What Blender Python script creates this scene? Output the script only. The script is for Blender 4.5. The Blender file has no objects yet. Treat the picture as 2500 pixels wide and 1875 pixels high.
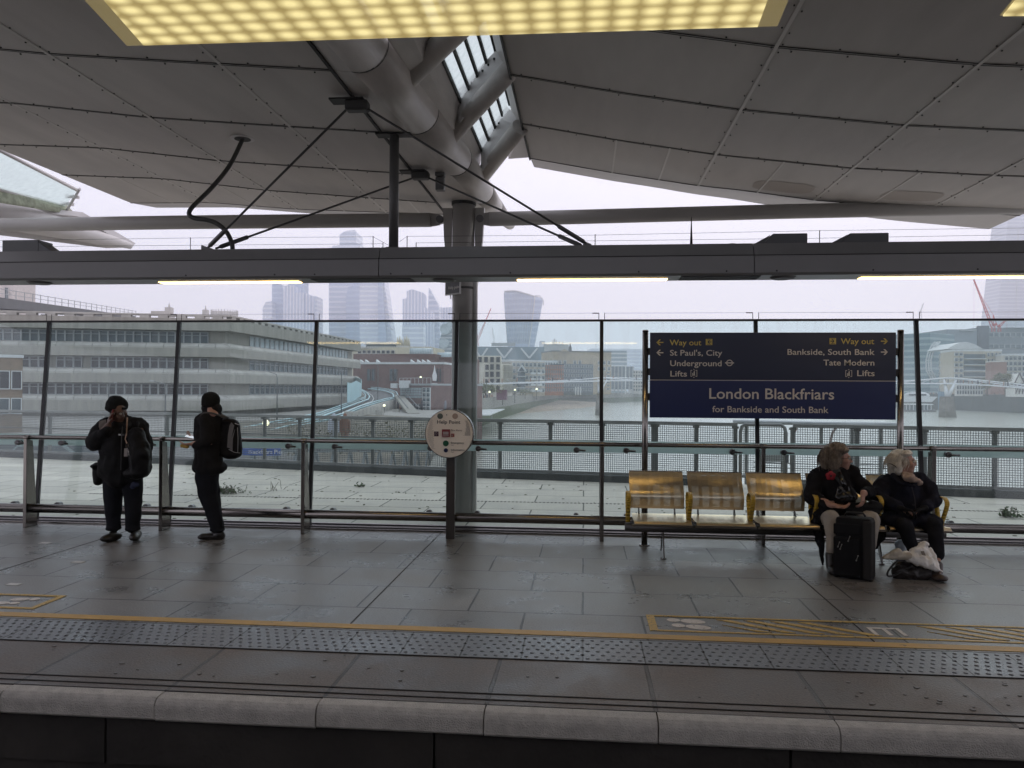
import bpy, bmesh, math, random
from mathutils import Vector, Matrix, Euler, noise
random.seed(7)
R=math.radians
sc=bpy.context.scene; COL=sc.collection
# ---------------------------------------------------------------- camera
F=1900.0
yv=Vector((176,-12.5,-1900)).normalized()
zv=Vector((.006,1,-.00602)); zv=(zv-yv*zv.dot(yv)).normalized()
xv=yv.cross(zv).normalized()
W2C=Matrix((xv,yv,zv)).transposed()          # world axes seen in camera space
C2W=W2C.transposed()
CAM=Vector((0,0,1.75))
cd=bpy.data.cameras.new('camera'); cam=bpy.data.objects.new('camera',cd); COL.objects.link(cam)
cam.matrix_world=Matrix.Translation(CAM)@C2W.to_4x4()
cd.sensor_width=36; cd.lens=F/2500*36; cd.clip_start=.05; cd.clip_end=9000
sc.camera=cam
# ---------------------------------------------------------------- world, sun, exposure
w=bpy.data.worlds.new('World'); sc.world=w; w.use_nodes=True
nt=w.node_tree; bg=nt.nodes['Background']
sky=nt.nodes.new('ShaderNodeTexSky'); sky.sky_type='NISHITA'; sky.sun_disc=False
SUN_EL,SUN_AZ=R(38),R(20)
sky.sun_elevation=SUN_EL; sky.sun_rotation=SUN_AZ; sky.dust_density=6; sky.air_density=1.0
mx=nt.nodes.new('ShaderNodeMix'); mx.data_type='RGBA'; mx.inputs['Factor'].default_value=.93
mx.inputs['B'].default_value=(10.9,10.45,11.9,1)            # pale overcast cloud cover over the clear sky
nt.links.new(sky.outputs[0],mx.inputs['A']); nt.links.new(mx.outputs['Result'],bg.inputs[0])
bg.inputs[1].default_value=.1
sl=bpy.data.lights.new('sun','SUN'); sl.energy=.5; sl.angle=R(30); sl.color=(1,.96,.9)
so=bpy.data.objects.new('sun',sl); COL.objects.link(so)
sd=Vector((math.sin(SUN_AZ)*math.cos(SUN_EL),math.cos(SUN_AZ)*math.cos(SUN_EL),math.sin(SUN_EL)))
so.rotation_euler=sd.to_track_quat('Z','Y').to_euler(); so.location=sd*60
vs=sc.view_settings; vs.view_transform='Standard'; vs.look='None'; vs.gamma=1; vs.exposure=.12; vs.use_curve_mapping=False
cy=sc.cycles; cy.use_denoising=True; cy.max_bounces=6; cy.diffuse_bounces=3; cy.glossy_bounces=3; cy.transmission_bounces=4
cy.transparent_max_bounces=24; cy.volume_bounces=1; cy.caustics_reflective=False; cy.caustics_refractive=False
cy.sample_clamp_indirect=6
try: cy.denoiser='OPENIMAGEDENOISE'
except Exception: pass
# ---------------------------------------------------------------- pixel helpers (photo pixels 2500x1875 -> points in the place)
def ray(px,py):
    return C2W@Vector((px-1250,937.5-py,-F))
def PY(px,py,y):
    r=ray(px,py); return CAM+r*(y/r.y)
def PZ(px,py,z=0.0):
    r=ray(px,py); return CAM+r*((z-CAM.z)/r.z)
def PD(px,py,d):
    return CAM+ray(px,py)*(d/F)
def PXZ(px,py,x):
    r=ray(px,py); return CAM+r*(x/r.x)
# ---------------------------------------------------------------- materials
MATS={}
def mat(name,col,rough=.6,metal=0,var=.0,vscale=3.0,bump=0,bscale=30,col2=None,stretch=(1,1,1),spec=.5,emit=None,estr=0,coords='Object',detail=5):
    if name in MATS: return MATS[name]
    m=bpy.data.materials.new(name); m.use_nodes=True; n=m.node_tree; p=n.nodes['Principled BSDF']
    p.inputs['Base Color'].default_value=(*col,1); p.inputs['Roughness'].default_value=rough; p.inputs['Metallic'].default_value=metal
    p.inputs['Specular IOR Level'].default_value=spec
    tc=n.nodes.new('ShaderNodeTexCoord'); mp=n.nodes.new('ShaderNodeMapping'); mp.inputs['Scale'].default_value=stretch
    n.links.new(tc.outputs[coords],mp.inputs[0])
    if var or col2:
        t=n.nodes.new('ShaderNodeTexNoise'); t.inputs['Scale'].default_value=vscale; t.inputs['Detail'].default_value=detail; t.inputs['Roughness'].default_value=.6
        n.links.new(mp.outputs[0],t.inputs[0])
        cr=n.nodes.new('ShaderNodeValToRGB'); cr.color_ramp.elements[0].position=.32; cr.color_ramp.elements[1].position=.68
        a=tuple(max(0,c*(1-var)) for c in col); b=col2 or tuple(c*(1+var) for c in col)
        cr.color_ramp.elements[0].color=(*a,1); cr.color_ramp.elements[1].color=(*b,1)
        n.links.new(t.outputs[0],cr.inputs[0]); n.links.new(cr.outputs[0],p.inputs['Base Color'])
        mr=n.nodes.new('ShaderNodeMapRange'); mr.inputs['To Min'].default_value=max(.02,rough-.1); mr.inputs['To Max'].default_value=min(1,rough+.1)
        n.links.new(t.outputs[0],mr.inputs[0]); n.links.new(mr.outputs[0],p.inputs['Roughness'])
    if bump:
        t2=n.nodes.new('ShaderNodeTexNoise'); t2.inputs['Scale'].default_value=bscale; t2.inputs['Detail'].default_value=4
        n.links.new(mp.outputs[0],t2.inputs[0]); b=n.nodes.new('ShaderNodeBump'); b.inputs['Strength'].default_value=bump; b.inputs['Distance'].default_value=.02
        n.links.new(t2.outputs[0],b.inputs['Height']); n.links.new(b.outputs[0],p.inputs['Normal'])
    if emit:
        p.inputs['Emission Color'].default_value=(*emit,1); p.inputs['Emission Strength'].default_value=estr
    MATS[name]=m; return m
def glass(name,tint,gloss=.06,rough=.02):
    if name in MATS: return MATS[name]
    m=bpy.data.materials.new(name); m.use_nodes=True; n=m.node_tree; n.nodes.remove(n.nodes['Principled BSDF']); out=n.nodes['Material Output']
    t=n.nodes.new('ShaderNodeBsdfTransparent'); t.inputs[0].default_value=(*tint,1)
    g=n.nodes.new('ShaderNodeBsdfGlossy'); g.inputs['Roughness'].default_value=rough
    fr=n.nodes.new('ShaderNodeFresnel'); fr.inputs[0].default_value=1.35
    x=n.nodes.new('ShaderNodeMixShader'); n.links.new(fr.outputs[0],x.inputs[0]); n.links.new(t.outputs[0],x.inputs[1]); n.links.new(g.outputs[0],x.inputs[2])
    # dust film and dried drips on the pane
    tc=n.nodes.new('ShaderNodeTexCoord'); mp=n.nodes.new('ShaderNodeMapping'); mp.inputs['Scale'].default_value=(5,5,.5); nz=n.nodes.new('ShaderNodeTexNoise'); nz.inputs['Scale'].default_value=2.2; nz.inputs['Detail'].default_value=8; nz.inputs['Roughness'].default_value=.7
    n.links.new(tc.outputs['Object'],mp.inputs[0]); n.links.new(mp.outputs[0],nz.inputs[0]); r=n.nodes.new('ShaderNodeMapRange'); r.inputs[1].default_value=.5; r.inputs[2].default_value=.8; r.inputs[3].default_value=.004; r.inputs[4].default_value=.06; n.links.new(nz.outputs[0],r.inputs[0])
    df=n.nodes.new('ShaderNodeBsdfTranslucent'); df.inputs[0].default_value=(.75,.76,.72,1); y=n.nodes.new('ShaderNodeMixShader'); n.links.new(r.outputs[0],y.inputs[0]); n.links.new(x.outputs[0],y.inputs[1]); n.links.new(df.outputs[0],y.inputs[2]); n.links.new(y.outputs[0],out.inputs[0])
    MATS[name]=m; return m
# ---------------------------------------------------------------- mesh builder
class MB:
    def __init__(s): s.v=[]; s.f=[]; s.m=[]; s.s=[]; s.uv={}
    def add(s,vs,fs,mi=0,sm=False):
        o=len(s.v); s.v+= [Vector(v) for v in vs]
        for f in fs: s.f.append(tuple(i+o for i in f)); s.m.append(mi); s.s.append(sm)
        return s
    def box(s,c,size,rot=None,mi=0):
        hx,hy,hz=[a/2 for a in size]; M=rot or Matrix.Identity(3); c=Vector(c)
        vs=[c+M@Vector((x,y,z)) for x in(-hx,hx) for y in(-hy,hy) for z in(-hz,hz)]
        return s.add(vs,[(0,1,3,2),(4,6,7,5),(0,4,5,1),(2,3,7,6),(0,2,6,4),(1,5,7,3)],mi)
    def bb(s,a,b,mi=0):
        a=Vector(a);b=Vector(b); return s.box((a+b)/2,[abs(b[i]-a[i]) for i in range(3)],mi=mi)
    def quad(s,a,b,c,d,mi=0): return s.add([a,b,c,d],[(0,1,2,3)],mi)
    def poly(s,pts,mi=0): return s.add(pts,[tuple(range(len(pts)))],mi)
    def slab(s,pts,off,mi=0):
        n=len(pts); off=Vector(off); p=[Vector(q) for q in pts]; vs=p+[q+off for q in p]
        fs=[tuple(range(n))[::-1],tuple(range(n,2*n))]+[(i,(i+1)%n,n+(i+1)%n,n+i) for i in range(n)]
        return s.add(vs,fs,mi)
    def tube(s,pts,r,n=12,mi=0,caps=True,sm=True):
        pts=[Vector(p) for p in pts]; k=len(pts); rs=r if isinstance(r,(list,tuple)) else [r]*k
        up=None; rings=[]
        for i,p in enumerate(pts):
            t=((pts[min(i+1,k-1)]-pts[max(i-1,0)])).normalized()
            if up is None: up=Vector((0,0,1)) if abs(t.z)<.9 else Vector((1,0,0))
            a=(up-t*up.dot(t)).normalized(); up=a; b=t.cross(a)
            rings.append([p+(a*math.cos(2*math.pi*j/n)+b*math.sin(2*math.pi*j/n))*rs[i] for j in range(n)])
        o=len(s.v)
        for g in rings: s.v+=g
        for i in range(k-1):
            for j in range(n):
                s.f.append((o+i*n+j,o+i*n+(j+1)%n,o+(i+1)*n+(j+1)%n,o+(i+1)*n+j)); s.m.append(mi); s.s.append(sm)
        if caps:
            s.f.append(tuple(o+j for j in range(n))[::-1]); s.m.append(mi); s.s.append(False)
            s.f.append(tuple(o+(k-1)*n+j for j in range(n))); s.m.append(mi); s.s.append(False)
        return s
    def bar(s,a,b,w,h,mi=0):
        a=Vector(a);b=Vector(b);t=(b-a); L=t.length; t.normalize()
        up=Vector((0,0,1)) if abs(t.z)<.95 else Vector((0,1,0)); x=t.cross(up).normalized(); z=x.cross(t)
        M=Matrix((x,t,z)).transposed(); return s.box((a+b)/2,(w,L,h),M,mi)
    def sph(s,c,r,seg=12,ring=8,mi=0,sc3=(1,1,1)):
        c=Vector(c); vs=[]; fs=[]
        for i in range(ring+1):
            th=math.pi*i/ring
            for j in range(seg):
                ph=2*math.pi*j/seg; vs.append(c+Vector((r*sc3[0]*math.sin(th)*math.cos(ph),r*sc3[1]*math.sin(th)*math.sin(ph),r*sc3[2]*math.cos(th))))
        for i in range(ring):
            for j in range(seg): fs.append((i*seg+j,(i+1)*seg+j,(i+1)*seg+(j+1)%seg,i*seg+(j+1)%seg))
        return s.add(vs,fs,mi,True)
    def build(s,name,mats,parent=None,bevel=0,loc=None):
        me=bpy.data.meshes.new(name); off=Vector((0,0,0))
        if parent is not None: off=parent_world(parent)
        elif loc is not None: off=Vector(loc)
        me.from_pydata([tuple(v-off) for v in s.v],[],s.f); 
        for m in (mats if isinstance(mats,(list,tuple)) else [mats]): me.materials.append(m)
        me.polygons.foreach_set('material_index',s.m); me.polygons.foreach_set('use_smooth',s.s); me.update()
        o=bpy.data.objects.new(name,me); COL.objects.link(o)
        if parent is not None: o.parent=parent
        elif loc is not None: o.location=loc
        if bevel:
            b=o.modifiers.new('bevel','BEVEL'); b.width=bevel; b.segments=2; b.limit_method='ANGLE'; b.angle_limit=R(40); b.use_clamp_overlap=True
        return o
def parent_world(p):
    v=Vector((0,0,0))
    while p is not None: v+=p.location; p=p.parent
    return v
def thing(name,label,cat,loc=(0,0,0),group=None):
    o=bpy.data.objects.new(name,None); COL.objects.link(o); o.location=loc; o.empty_display_size=.2
    return tag(o,label,cat,group)
def tag(o,label,cat,group=None):
    o['label']=label; o['category']=cat
    if group: o['group']=group
    return o
def struct(o): o['kind']='structure'; return o
def dup(o,parent=None,dloc=None):
    c=o.copy(); COL.objects.link(c); c.parent=parent
    if dloc is not None: c.location=o.location+Vector(dloc)
    for ch in list(o.children): dup(ch,c)
    return c
def text(name,s,size,m,origin,xd,zd,parent,align='LEFT',ext=.002,bold=0.0,sx=1.0):
    cu=bpy.data.curves.new(name,'FONT'); cu.body=s; cu.size=size; cu.align_x=align; cu.extrude=ext; cu.offset=bold; cu.resolution_u=3
    o=bpy.data.objects.new(name,cu); COL.objects.link(o); dg=bpy.context.evaluated_depsgraph_get()
    me=bpy.data.meshes.new_from_object(o.evaluated_get(dg)); bpy.data.objects.remove(o)
    xd=Vector(xd).normalized(); zd=Vector(zd).normalized(); n=xd.cross(zd)
    M=Matrix((xd*sx,zd,n)).transposed(); off=Vector(origin)-parent_world(parent)
    for v in me.vertices: v.co=off+M@v.co
    if n.dot(xd.cross(zd))<0: me.flip_normals()
    me.materials.clear(); me.materials.append(m); q=bpy.data.objects.new(name,me); COL.objects.link(q); q.parent=parent; return q
def organic(name,prims,m,parent,voxel=.012,smooth=4,fold=0,fscale=6,seed=0):
    """one continuous surface grown round capsules and ellipsoids"""
    bm=bmesh.new()
    for p in prims:
        if p[0]=='c':
            _,a,ra,b,rb=p; a=Vector(a);b=Vector(b)
            for c,r in((a,ra),(b,rb)):
                bmesh.ops.create_icosphere(bm,subdivisions=2,radius=r,matrix=Matrix.Translation(c))
            d=b-a
            if d.length>1e-4:
                q=d.to_track_quat('Z','Y').to_matrix().to_4x4()
                bmesh.ops.create_cone(bm,cap_ends=True,segments=14,radius1=ra,radius2=rb,depth=d.length,matrix=Matrix.Translation((a+b)/2)@q)
        else:
            _,c,rr=p[:3]; M=Matrix.Translation(Vector(c))
            if len(p)>3: M=M@Euler(p[3]).to_matrix().to_4x4()
            bmesh.ops.create_icosphere(bm,subdivisions=3,radius=1,matrix=M@Matrix.Diagonal((*rr,1)))
    me=bpy.data.meshes.new(name); bm.to_mesh(me); bm.free(); o=bpy.data.objects.new(name,me); COL.objects.link(o)
    r=o.modifiers.new('r','REMESH'); r.mode='VOXEL'; r.voxel_size=voxel
    s=o.modifiers.new('s','SMOOTH'); s.iterations=smooth; s.factor=.5
    dg=bpy.context.evaluated_depsgraph_get(); me2=bpy.data.meshes.new_from_object(o.evaluated_get(dg)); bpy.data.objects.remove(o)
    off=parent_world(parent)
    if fold:
        ns=[v.normal.copy() for v in me2.vertices]
        for v,nn in zip(me2.vertices,ns):
            c=v.co*fscale+Vector((seed*7.3,0,0)); v.co+=nn*fold*(noise.noise(c)+.5*noise.noise(Vector((c.x*2.3,c.y*2.3,c.z*1.1)))-.2*abs(noise.noise(c*3)))
    for v in me2.vertices: v.co-=off
    me2.polygons.foreach_set('use_smooth',[True]*len(me2.polygons)); me2.materials.clear(); me2.materials.append(m)
    q=bpy.data.objects.new(name,me2); COL.objects.link(q); q.parent=parent; return q
STEEL=mat('brushed_steel',(.23,.215,.20),.22,1)
STEELD=mat('dark_steel',(.12,.12,.125),.38,.6,.15,5)
BLACKM=mat('black_metal',(.015,.016,.018),.4,.3)
# ================================================================ PLATFORM
def slab_mat(name,col,bw,rh,mortar,var,rough,bump,offset=.5,mcol=(.02,.02,.02),stain=.35,grit=.2):
    m=bpy.data.materials.new(name); m.use_nodes=True; n=m.node_tree; p=n.nodes['Principled BSDF']; L=n.links.new
    tc=n.nodes.new('ShaderNodeTexCoord'); mp=n.nodes.new('ShaderNodeMapping'); L(tc.outputs['Object'],mp.inputs[0])
    nz=n.nodes.new('ShaderNodeTexNoise'); nz.inputs['Scale'].default_value=2.5; L(mp.outputs[0],nz.inputs[0])
    ad=n.nodes.new('ShaderNodeMixRGB'); ad.blend_type='LINEAR_LIGHT'; ad.inputs[0].default_value=.006; L(mp.outputs[0],ad.inputs[1]); L(nz.outputs['Color'],ad.inputs[2])
    b=n.nodes.new('ShaderNodeTexBrick'); L(ad.outputs[0],b.inputs[0]); b.offset=offset; b.offset_frequency=2; b.squash=1
    b.inputs['Scale'].default_value=1; b.inputs['Brick Width'].default_value=bw; b.inputs['Row Height'].default_value=rh; b.inputs['Mortar Size'].default_value=mortar; b.inputs['Mortar Smooth'].default_value=.25; b.inputs['Bias'].default_value=0
    b.inputs['Color1'].default_value=(*[c*(1-var) for c in col],1); b.inputs['Color2'].default_value=(*[c*(1+var) for c in col],1); b.inputs['Mortar'].default_value=(*mcol,1)
    n1=n.nodes.new('ShaderNodeTexNoise'); n1.inputs['Scale'].default_value=1.6; n1.inputs['Detail'].default_value=8; n1.inputs['Roughness'].default_value=.65; L(mp.outputs[0],n1.inputs[0])
    n2=n.nodes.new('ShaderNodeTexNoise'); n2.inputs['Scale'].default_value=70; n2.inputs['Detail'].default_value=3; L(mp.outputs[0],n2.inputs[0])
    r1=n.nodes.new('ShaderNodeMapRange'); r1.inputs[1].default_value=.3; r1.inputs[2].default_value=.7; r1.inputs[3].default_value=1-stain; r1.inputs[4].default_value=1+stain; L(n1.outputs[0],r1.inputs[0])
    r2=n.nodes.new('ShaderNodeMapRange'); r2.inputs[1].default_value=.3; r2.inputs[2].default_value=.7; r2.inputs[3].default_value=1-grit; r2.inputs[4].default_value=1+grit; L(n2.outputs[0],r2.inputs[0])
    mu=n.nodes.new('ShaderNodeMath'); mu.operation='MULTIPLY'; L(r1.outputs[0],mu.inputs[0]); L(r2.outputs[0],mu.inputs[1])
    mc=n.nodes.new('ShaderNodeMixRGB'); mc.blend_type='MULTIPLY'; mc.inputs[0].default_value=1; L(b.outputs[0],mc.inputs[1]); L(mu.outputs[0],mc.inputs[2]); L(mc.outputs[0],p.inputs['Base Color'])
    rr=n.nodes.new('ShaderNodeMapRange'); rr.inputs[1].default_value=.35; rr.inputs[2].default_value=.65; rr.inputs[3].default_value=rough-.1; rr.inputs[4].default_value=rough+.14; L(n1.outputs[0],rr.inputs[0]); L(rr.outputs[0],p.inputs['Roughness'])
    bp=n.nodes.new('ShaderNodeBump'); bp.inputs['Strength'].default_value=bump; bp.inputs['Distance'].default_value=.004; 
    hs=n.nodes.new('ShaderNodeMath'); hs.operation='MULTIPLY_ADD'; hs.inputs[1].default_value=-2.5; L(b.outputs['Fac'],hs.inputs[0]); L(n2.outputs[0],hs.inputs[2]); L(hs.outputs[0],bp.inputs['Height']); L(bp.outputs[0],p.inputs['Normal'])
    return m
paving=slab_mat('platform_slabs',(.205,.20,.195),.9,.675,.009,.11,.32,.7)
terr=slab_mat('terrace_slabs',(.50,.475,.405),1.5,.75,.012,.11,.6,.3,mcol=(.07,.07,.05),stain=.2,grit=.04)
edge=slab_mat('edge_slabs',(.13,.105,.088),.93,3.0,.014,.06,.42,.6,offset=0,mcol=(.05,.042,.036),stain=.45)
YE=4.28                                     # platform edge line
b=MB(); b.bb((-9,5.50,-.3),(9,9.335,0)); o=b.build('platform_floor',paving); struct(o)
b=MB(); b.bb((-9,4.29,-.3),(9,5.03,-.002)); o=b.build('platform_edge_paving',edge,loc=(.40,0,0)); struct(o)
# grooves in the edge slabs
gm=mat('groove_dark',(.012,.011,.010),.8)
b=MB()
for y in (4.355,4.44): b.bb((-9,y,-.0015),(9,y+.011,.0015))
b.bb((-9,4.283,-.0015),(9,4.291,.002)); b.bb((-9,5.022,-.001),(9,5.034,.003)); b.bb((-9,5.485,-.001),(9,5.497,.003))
for xx in (-1.72,2.02,-5.5): b.bb((xx,5.65,-.001),(xx+.010,9.33,.0025))
struct(b.build('paving_joints',gm))
# coping with rounded nose, cut in lengths
cop=mat('coping_stone',(.66,.63,.58),.75,0,.14,14,.6,120)
b=MB()
prof=[(4.285,-.125),(4.285,.0),(4.25,.0)]+[(4.22-.05*math.sin(a),-.05+.05*math.cos(a)) for a in [R(20),R(45),R(70),R(90)]]+[(4.17,-.112),(4.182,-.125)]
xs=[-8.9-.0]
xs=[.40-.93*10]
while xs[-1]<8.5: xs.append(xs[-1]+.93)
for i in range(len(xs)-1):
    dz=random.uniform(-.003,.003); dy=random.uniform(-.004,.004); a,c=xs[i]+.0035,xs[i+1]-.0035; n=len(prof)
    vs=[(a,y+dy,z+dz) for y,z in prof]+[(c,y+dy,z+dz) for y,z in prof]
    b.add(vs,[tuple(range(n)),tuple(range(n,2*n))[::-1]]+[(j,j+n,(j+1)%n+n,(j+1)%n) for j in range(n)])
struct(b.build('platform_coping',cop))
# tactile strip
tac=slab_mat('tactile_tiles',(.19,.205,.225),.4,.8,.006,.16,.36,.5,offset=0,mcol=(.02,.02,.02),stain=.3)
b=MB(); b.bb((-9,5.034,-.3),(9,5.485,.003))
prof=[(.016,.0),(.0125,.004),(.006,.006)]
x=-4.6
while x<5.4:
    for r in range(6):
        for c in range(6):
            px_=x+.033+c*.0667+(0.033 if r%2 else 0); py_=5.034+.042+r*.0733
            vs=[];
            for rad,z in prof:
                for k in range(8): vs.append((px_+rad*math.cos(k*math.pi/4),py_+rad*math.sin(k*math.pi/4),.003+z))
            fs=[(q*8+k,q*8+(k+1)%8,(q+1)*8+(k+1)%8,(q+1)*8+k) for q in range(2) for k in range(8)]+[tuple(range(16,24))]
            b.add(vs,fs,0,True)
    x+=.4
struct(b.build('tactile_paving',tac))
# painted lines
def worn(name,col,under,amt=.5,scale=18):
    m=mat(name,col,.55,0,.1,6); n=m.node_tree; p=n.nodes['Principled BSDF']; L=n.links.new
    t=n.nodes.new('ShaderNodeTexNoise'); t.inputs['Scale'].default_value=scale; t.inputs['Detail'].default_value=6; t.inputs['Roughness'].default_value=.75
    tc=n.nodes.new('ShaderNodeTexCoord'); L(tc.outputs['Object'],t.inputs[0]); r=n.nodes.new('ShaderNodeMapRange'); r.inputs[1].default_value=amt; r.inputs[2].default_value=amt+.06; L(t.outputs[0],r.inputs[0])
    src=p.inputs['Base Color'].links[0].from_socket; mx=n.nodes.new('ShaderNodeMixRGB'); L(r.outputs[0],mx.inputs[0]); L(src,mx.inputs[1]); mx.inputs[2].default_value=(*under,1); L(mx.outputs[0],p.inputs['Base Color'])
    return m
yel=worn('yellow_line_paint',(.62,.38,.10),(.28,.19,.08),.62); yelw=worn('worn_yellow_paint',(.62,.42,.11),(.19,.16,.12),.55,34); whw=worn('worn_white_paint',(.75,.70,.64),(.2,.18,.17),.60,30)
b=MB(); b.bb((-9,5.535,.001),(9,5.635,.004)); struct(b.build('yellow_platform_line',yel))
def road_marks(name,quads,m,label,cat,group=None):
    b=MB()
    for q in quads: b.slab([(*p,.001) for p in q],(0,0,.0035))
    o=b.build(name,m); return tag(o,label,cat,group)
def fl(px,py): p=PZ(px,py,0); return (p.x,p.y)
# boarding box with feet marks, hatching and letter on the right
x0=fl(1576,1499)[0]
ya,yb=5.72,6.12
q=[[(x0,yb),(5,yb),(5,yb-.03),(x0,yb-.03)],[(x0,ya+.03),(5,ya+.03),(5,ya),(x0,ya)],[(x0,yb-.03),(x0+.06,yb-.03),(x0+.06,ya+.03),(x0,ya+.03)]]
for (s,n0,st) in ((1.16,4,.20),(2.62,8,.205)):
    for i in range(n0):
        a=s-.15+i*st
        q.append([(a,yb-.07),(a+.09,yb-.07),(a+.52,ya+.06),(a+.43,ya+.06)])
    q.append([(s-.13,ya+.20),(s-.05,ya+.16),(s+.20,ya+.06),(s+.10,ya+.06)])
road_marks('boarding_marking',q,yelw,'worn yellow boarding box with diagonal hatching painted beside the yellow line','floor marking')
def foot(cx,cy,a,s=1):
    out=[]
    for (ox,oy,rx,ry) in((0,.0,.075,.042),(.115,.0,.04,.034)):
        pts=[]
        for k in range(14):
            t=2*math.pi*k/14; x_,y_=ox+rx*math.cos(t),oy+ry*math.sin(t); pts.append((cx+s*(x_*math.cos(a)-y_*math.sin(a)),cy+s*(x_*math.sin(a)+y_*math.cos(a))))
        out.append(pts)
    return out
road_marks('footprint_marking',foot(x0+.36,5.84,2.95,1.25)+foot(x0+.34,5.98,3.0,1.25),whw,'white pair of footprints painted inside the hatched yellow box','floor marking')
lx,ly=fl(2160,1543); 
road_marks('letter_marking',[[(lx-.10,ly+.09),(lx+.13,ly+.09),(lx+.13,ly+.06),(lx-.10,ly+.06)]]+[[(lx-.10+i*.10,ly+.06),(lx-.07+i*.10,ly+.06),(lx-.07+i*.10,ly-.09),(lx-.10+i*.10,ly-.09)] for i in range(3)],whw,'white letter E painted upside down between two yellow hatched areas','floor marking')
x1=fl(168,1453)[0]
road_marks('boarding_marking',[[(-5,6.13),(x1,6.13),(x1,6.09),(-5,6.09)],[(-5,5.77),(x1,5.77),(x1,5.73),(-5,5.73)],[(x1-.05,6.09),(x1,6.09),(x1,5.77),(x1-.05,5.77)]],yelw,'worn yellow box outline painted near the standing men','floor marking')
road_marks('footprint_marking',foot(x1-.38,5.86,.1,1.0)+foot(x1-.30,5.98,.15,1.0),whw,'faded white footprints inside the small worn yellow outline','floor marking')
for i,(px,py) in enumerate(((33,1427),(190,1373),(110,1326))):
    c=fl(px,py); road_marks('paper_scrap',[[(c[0]-.06,c[1]-.03),(c[0]+.05,c[1]-.035),(c[0]+.065,c[1]+.03),(c[0]-.05,c[1]+.035)]],mat('white_tape',(.7,.7,.68),.6),['white tape patch on the paving closest to the yellow outline','white tape patch on the paving between the other two patches','white tape patch on the paving closest to the glass screen'][i],'tape','tape patches on the paving')
# chewing gum spots: uncountable speckle on the edge slabs
b=MB()
for i in range(70):
    x=random.uniform(-4,4.5) if i<30 else random.uniform(1.2,3.8); y=random.uniform(4.45,5.0) if i<50 else random.uniform(5.7,8.6); r=random.uniform(.006,.016)
    b.slab([(x+r*math.cos(k)*random.uniform(.8,1.4),y+r*math.sin(k),.0005) for k in [j*math.pi/4 for j in range(8)]],(0,0,.002))
o=b.build('gum_spots',mat('gum',(.22,.21,.20),.6)); o['kind']='stuff'
# wall under the edge and track
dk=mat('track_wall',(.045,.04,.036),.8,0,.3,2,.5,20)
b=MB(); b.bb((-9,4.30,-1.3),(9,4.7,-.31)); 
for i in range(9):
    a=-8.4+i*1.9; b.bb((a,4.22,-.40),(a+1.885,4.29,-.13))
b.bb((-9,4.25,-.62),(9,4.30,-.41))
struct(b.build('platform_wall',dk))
b=MB(); b.bb((-12,-3,-1.4),(12,4.5,-1.2)); struct(b.build('track_bed',mat('ballast',(.05,.045,.04),.9,0,.4,20,.8,40)))
b=MB()
for y in (1.6,3.04): b.bb((-12,y,-1.2),(12,y+.07,-1.05))
tag(b.build('rail_track',mat('rail_steel',(.12,.08,.06),.5,.7,.3,6)),'rusty rails in the dark track below the platform edge','rail')
# terrace behind the glass
FE=[PZ(-260,1104,0),PZ(0,1119,0),PZ(560,1138,0),PZ(1100,1163,0),PZ(1600,1180,0),PZ(2095,1201,0),PZ(2500,1217,0),PZ(2800,1229,0)]
ln=[FE[0],FE[-1]]
b=MB(); b.slab([(-16,9.85,0.0),(12,9.85,0.0),(FE[-1].x+.5,FE[-1].y+.4,0),(FE[4].x,FE[4].y+.4,0),(FE[2].x,FE[2].y+.4,0),(FE[0].x,FE[0].y+.4,0)],(0,0,-.6)); o=b.build('terrace_floor',terr); struct(o)
# sill of the glass screen
b=MB(); b.bb((-12,9.34,-.3),(12,9.845,.002)); b.bb((-12,9.345,.002),(12,9.36,.02),2); b.bb((-12,9.42,.002),(12,9.44,.03),1); b.bb((-12,9.50,.002),(12,9.52,.025),2); b.bb((-12,9.60,.002),(12,9.63,.035),1)
struct(b.build('screen_sill',[mat('sill_stone',(.30,.29,.28),.6,0,.2,4),STEELD,STEEL]))
# drain
b=MB(); yd=PZ(1250,1226,0).y
x=-8
while x<8: b.bb((x,yd,.0),(x+.03,yd+.05,.004)); x+=.06
o=b.build('drain_channel',gm); struct(o)
# moss, leaves and grit scattered on the terrace
b=MB(); rnd=random.Random(11)
for i in range(260):
    x=rnd.uniform(-9,7); y=rnd.uniform(9.9,16.5) if rnd.random()<.5 else 9.85+.75*round(rnd.uniform(0,8))+rnd.gauss(0,.03); r=rnd.uniform(.006,.026)
    if i%7==0: x,y=rnd.gauss(rnd.choice((-6,-3.2,.6,3)),.5),rnd.gauss(12.5,.8)
    b.slab([(x+r*math.cos(k)*rnd.uniform(.6,1.5),y+r*math.sin(k)*rnd.uniform(.5,1.2),.001) for k in [j*math.pi/3 for j in range(6)]],(0,0,.006),mi=rnd.randrange(2))
o=b.build('terrace_litter',[mat('moss_green',(.10,.12,.05),.9),mat('leaf_brown',(.10,.07,.04),.9)]); o['kind']='stuff'
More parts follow.
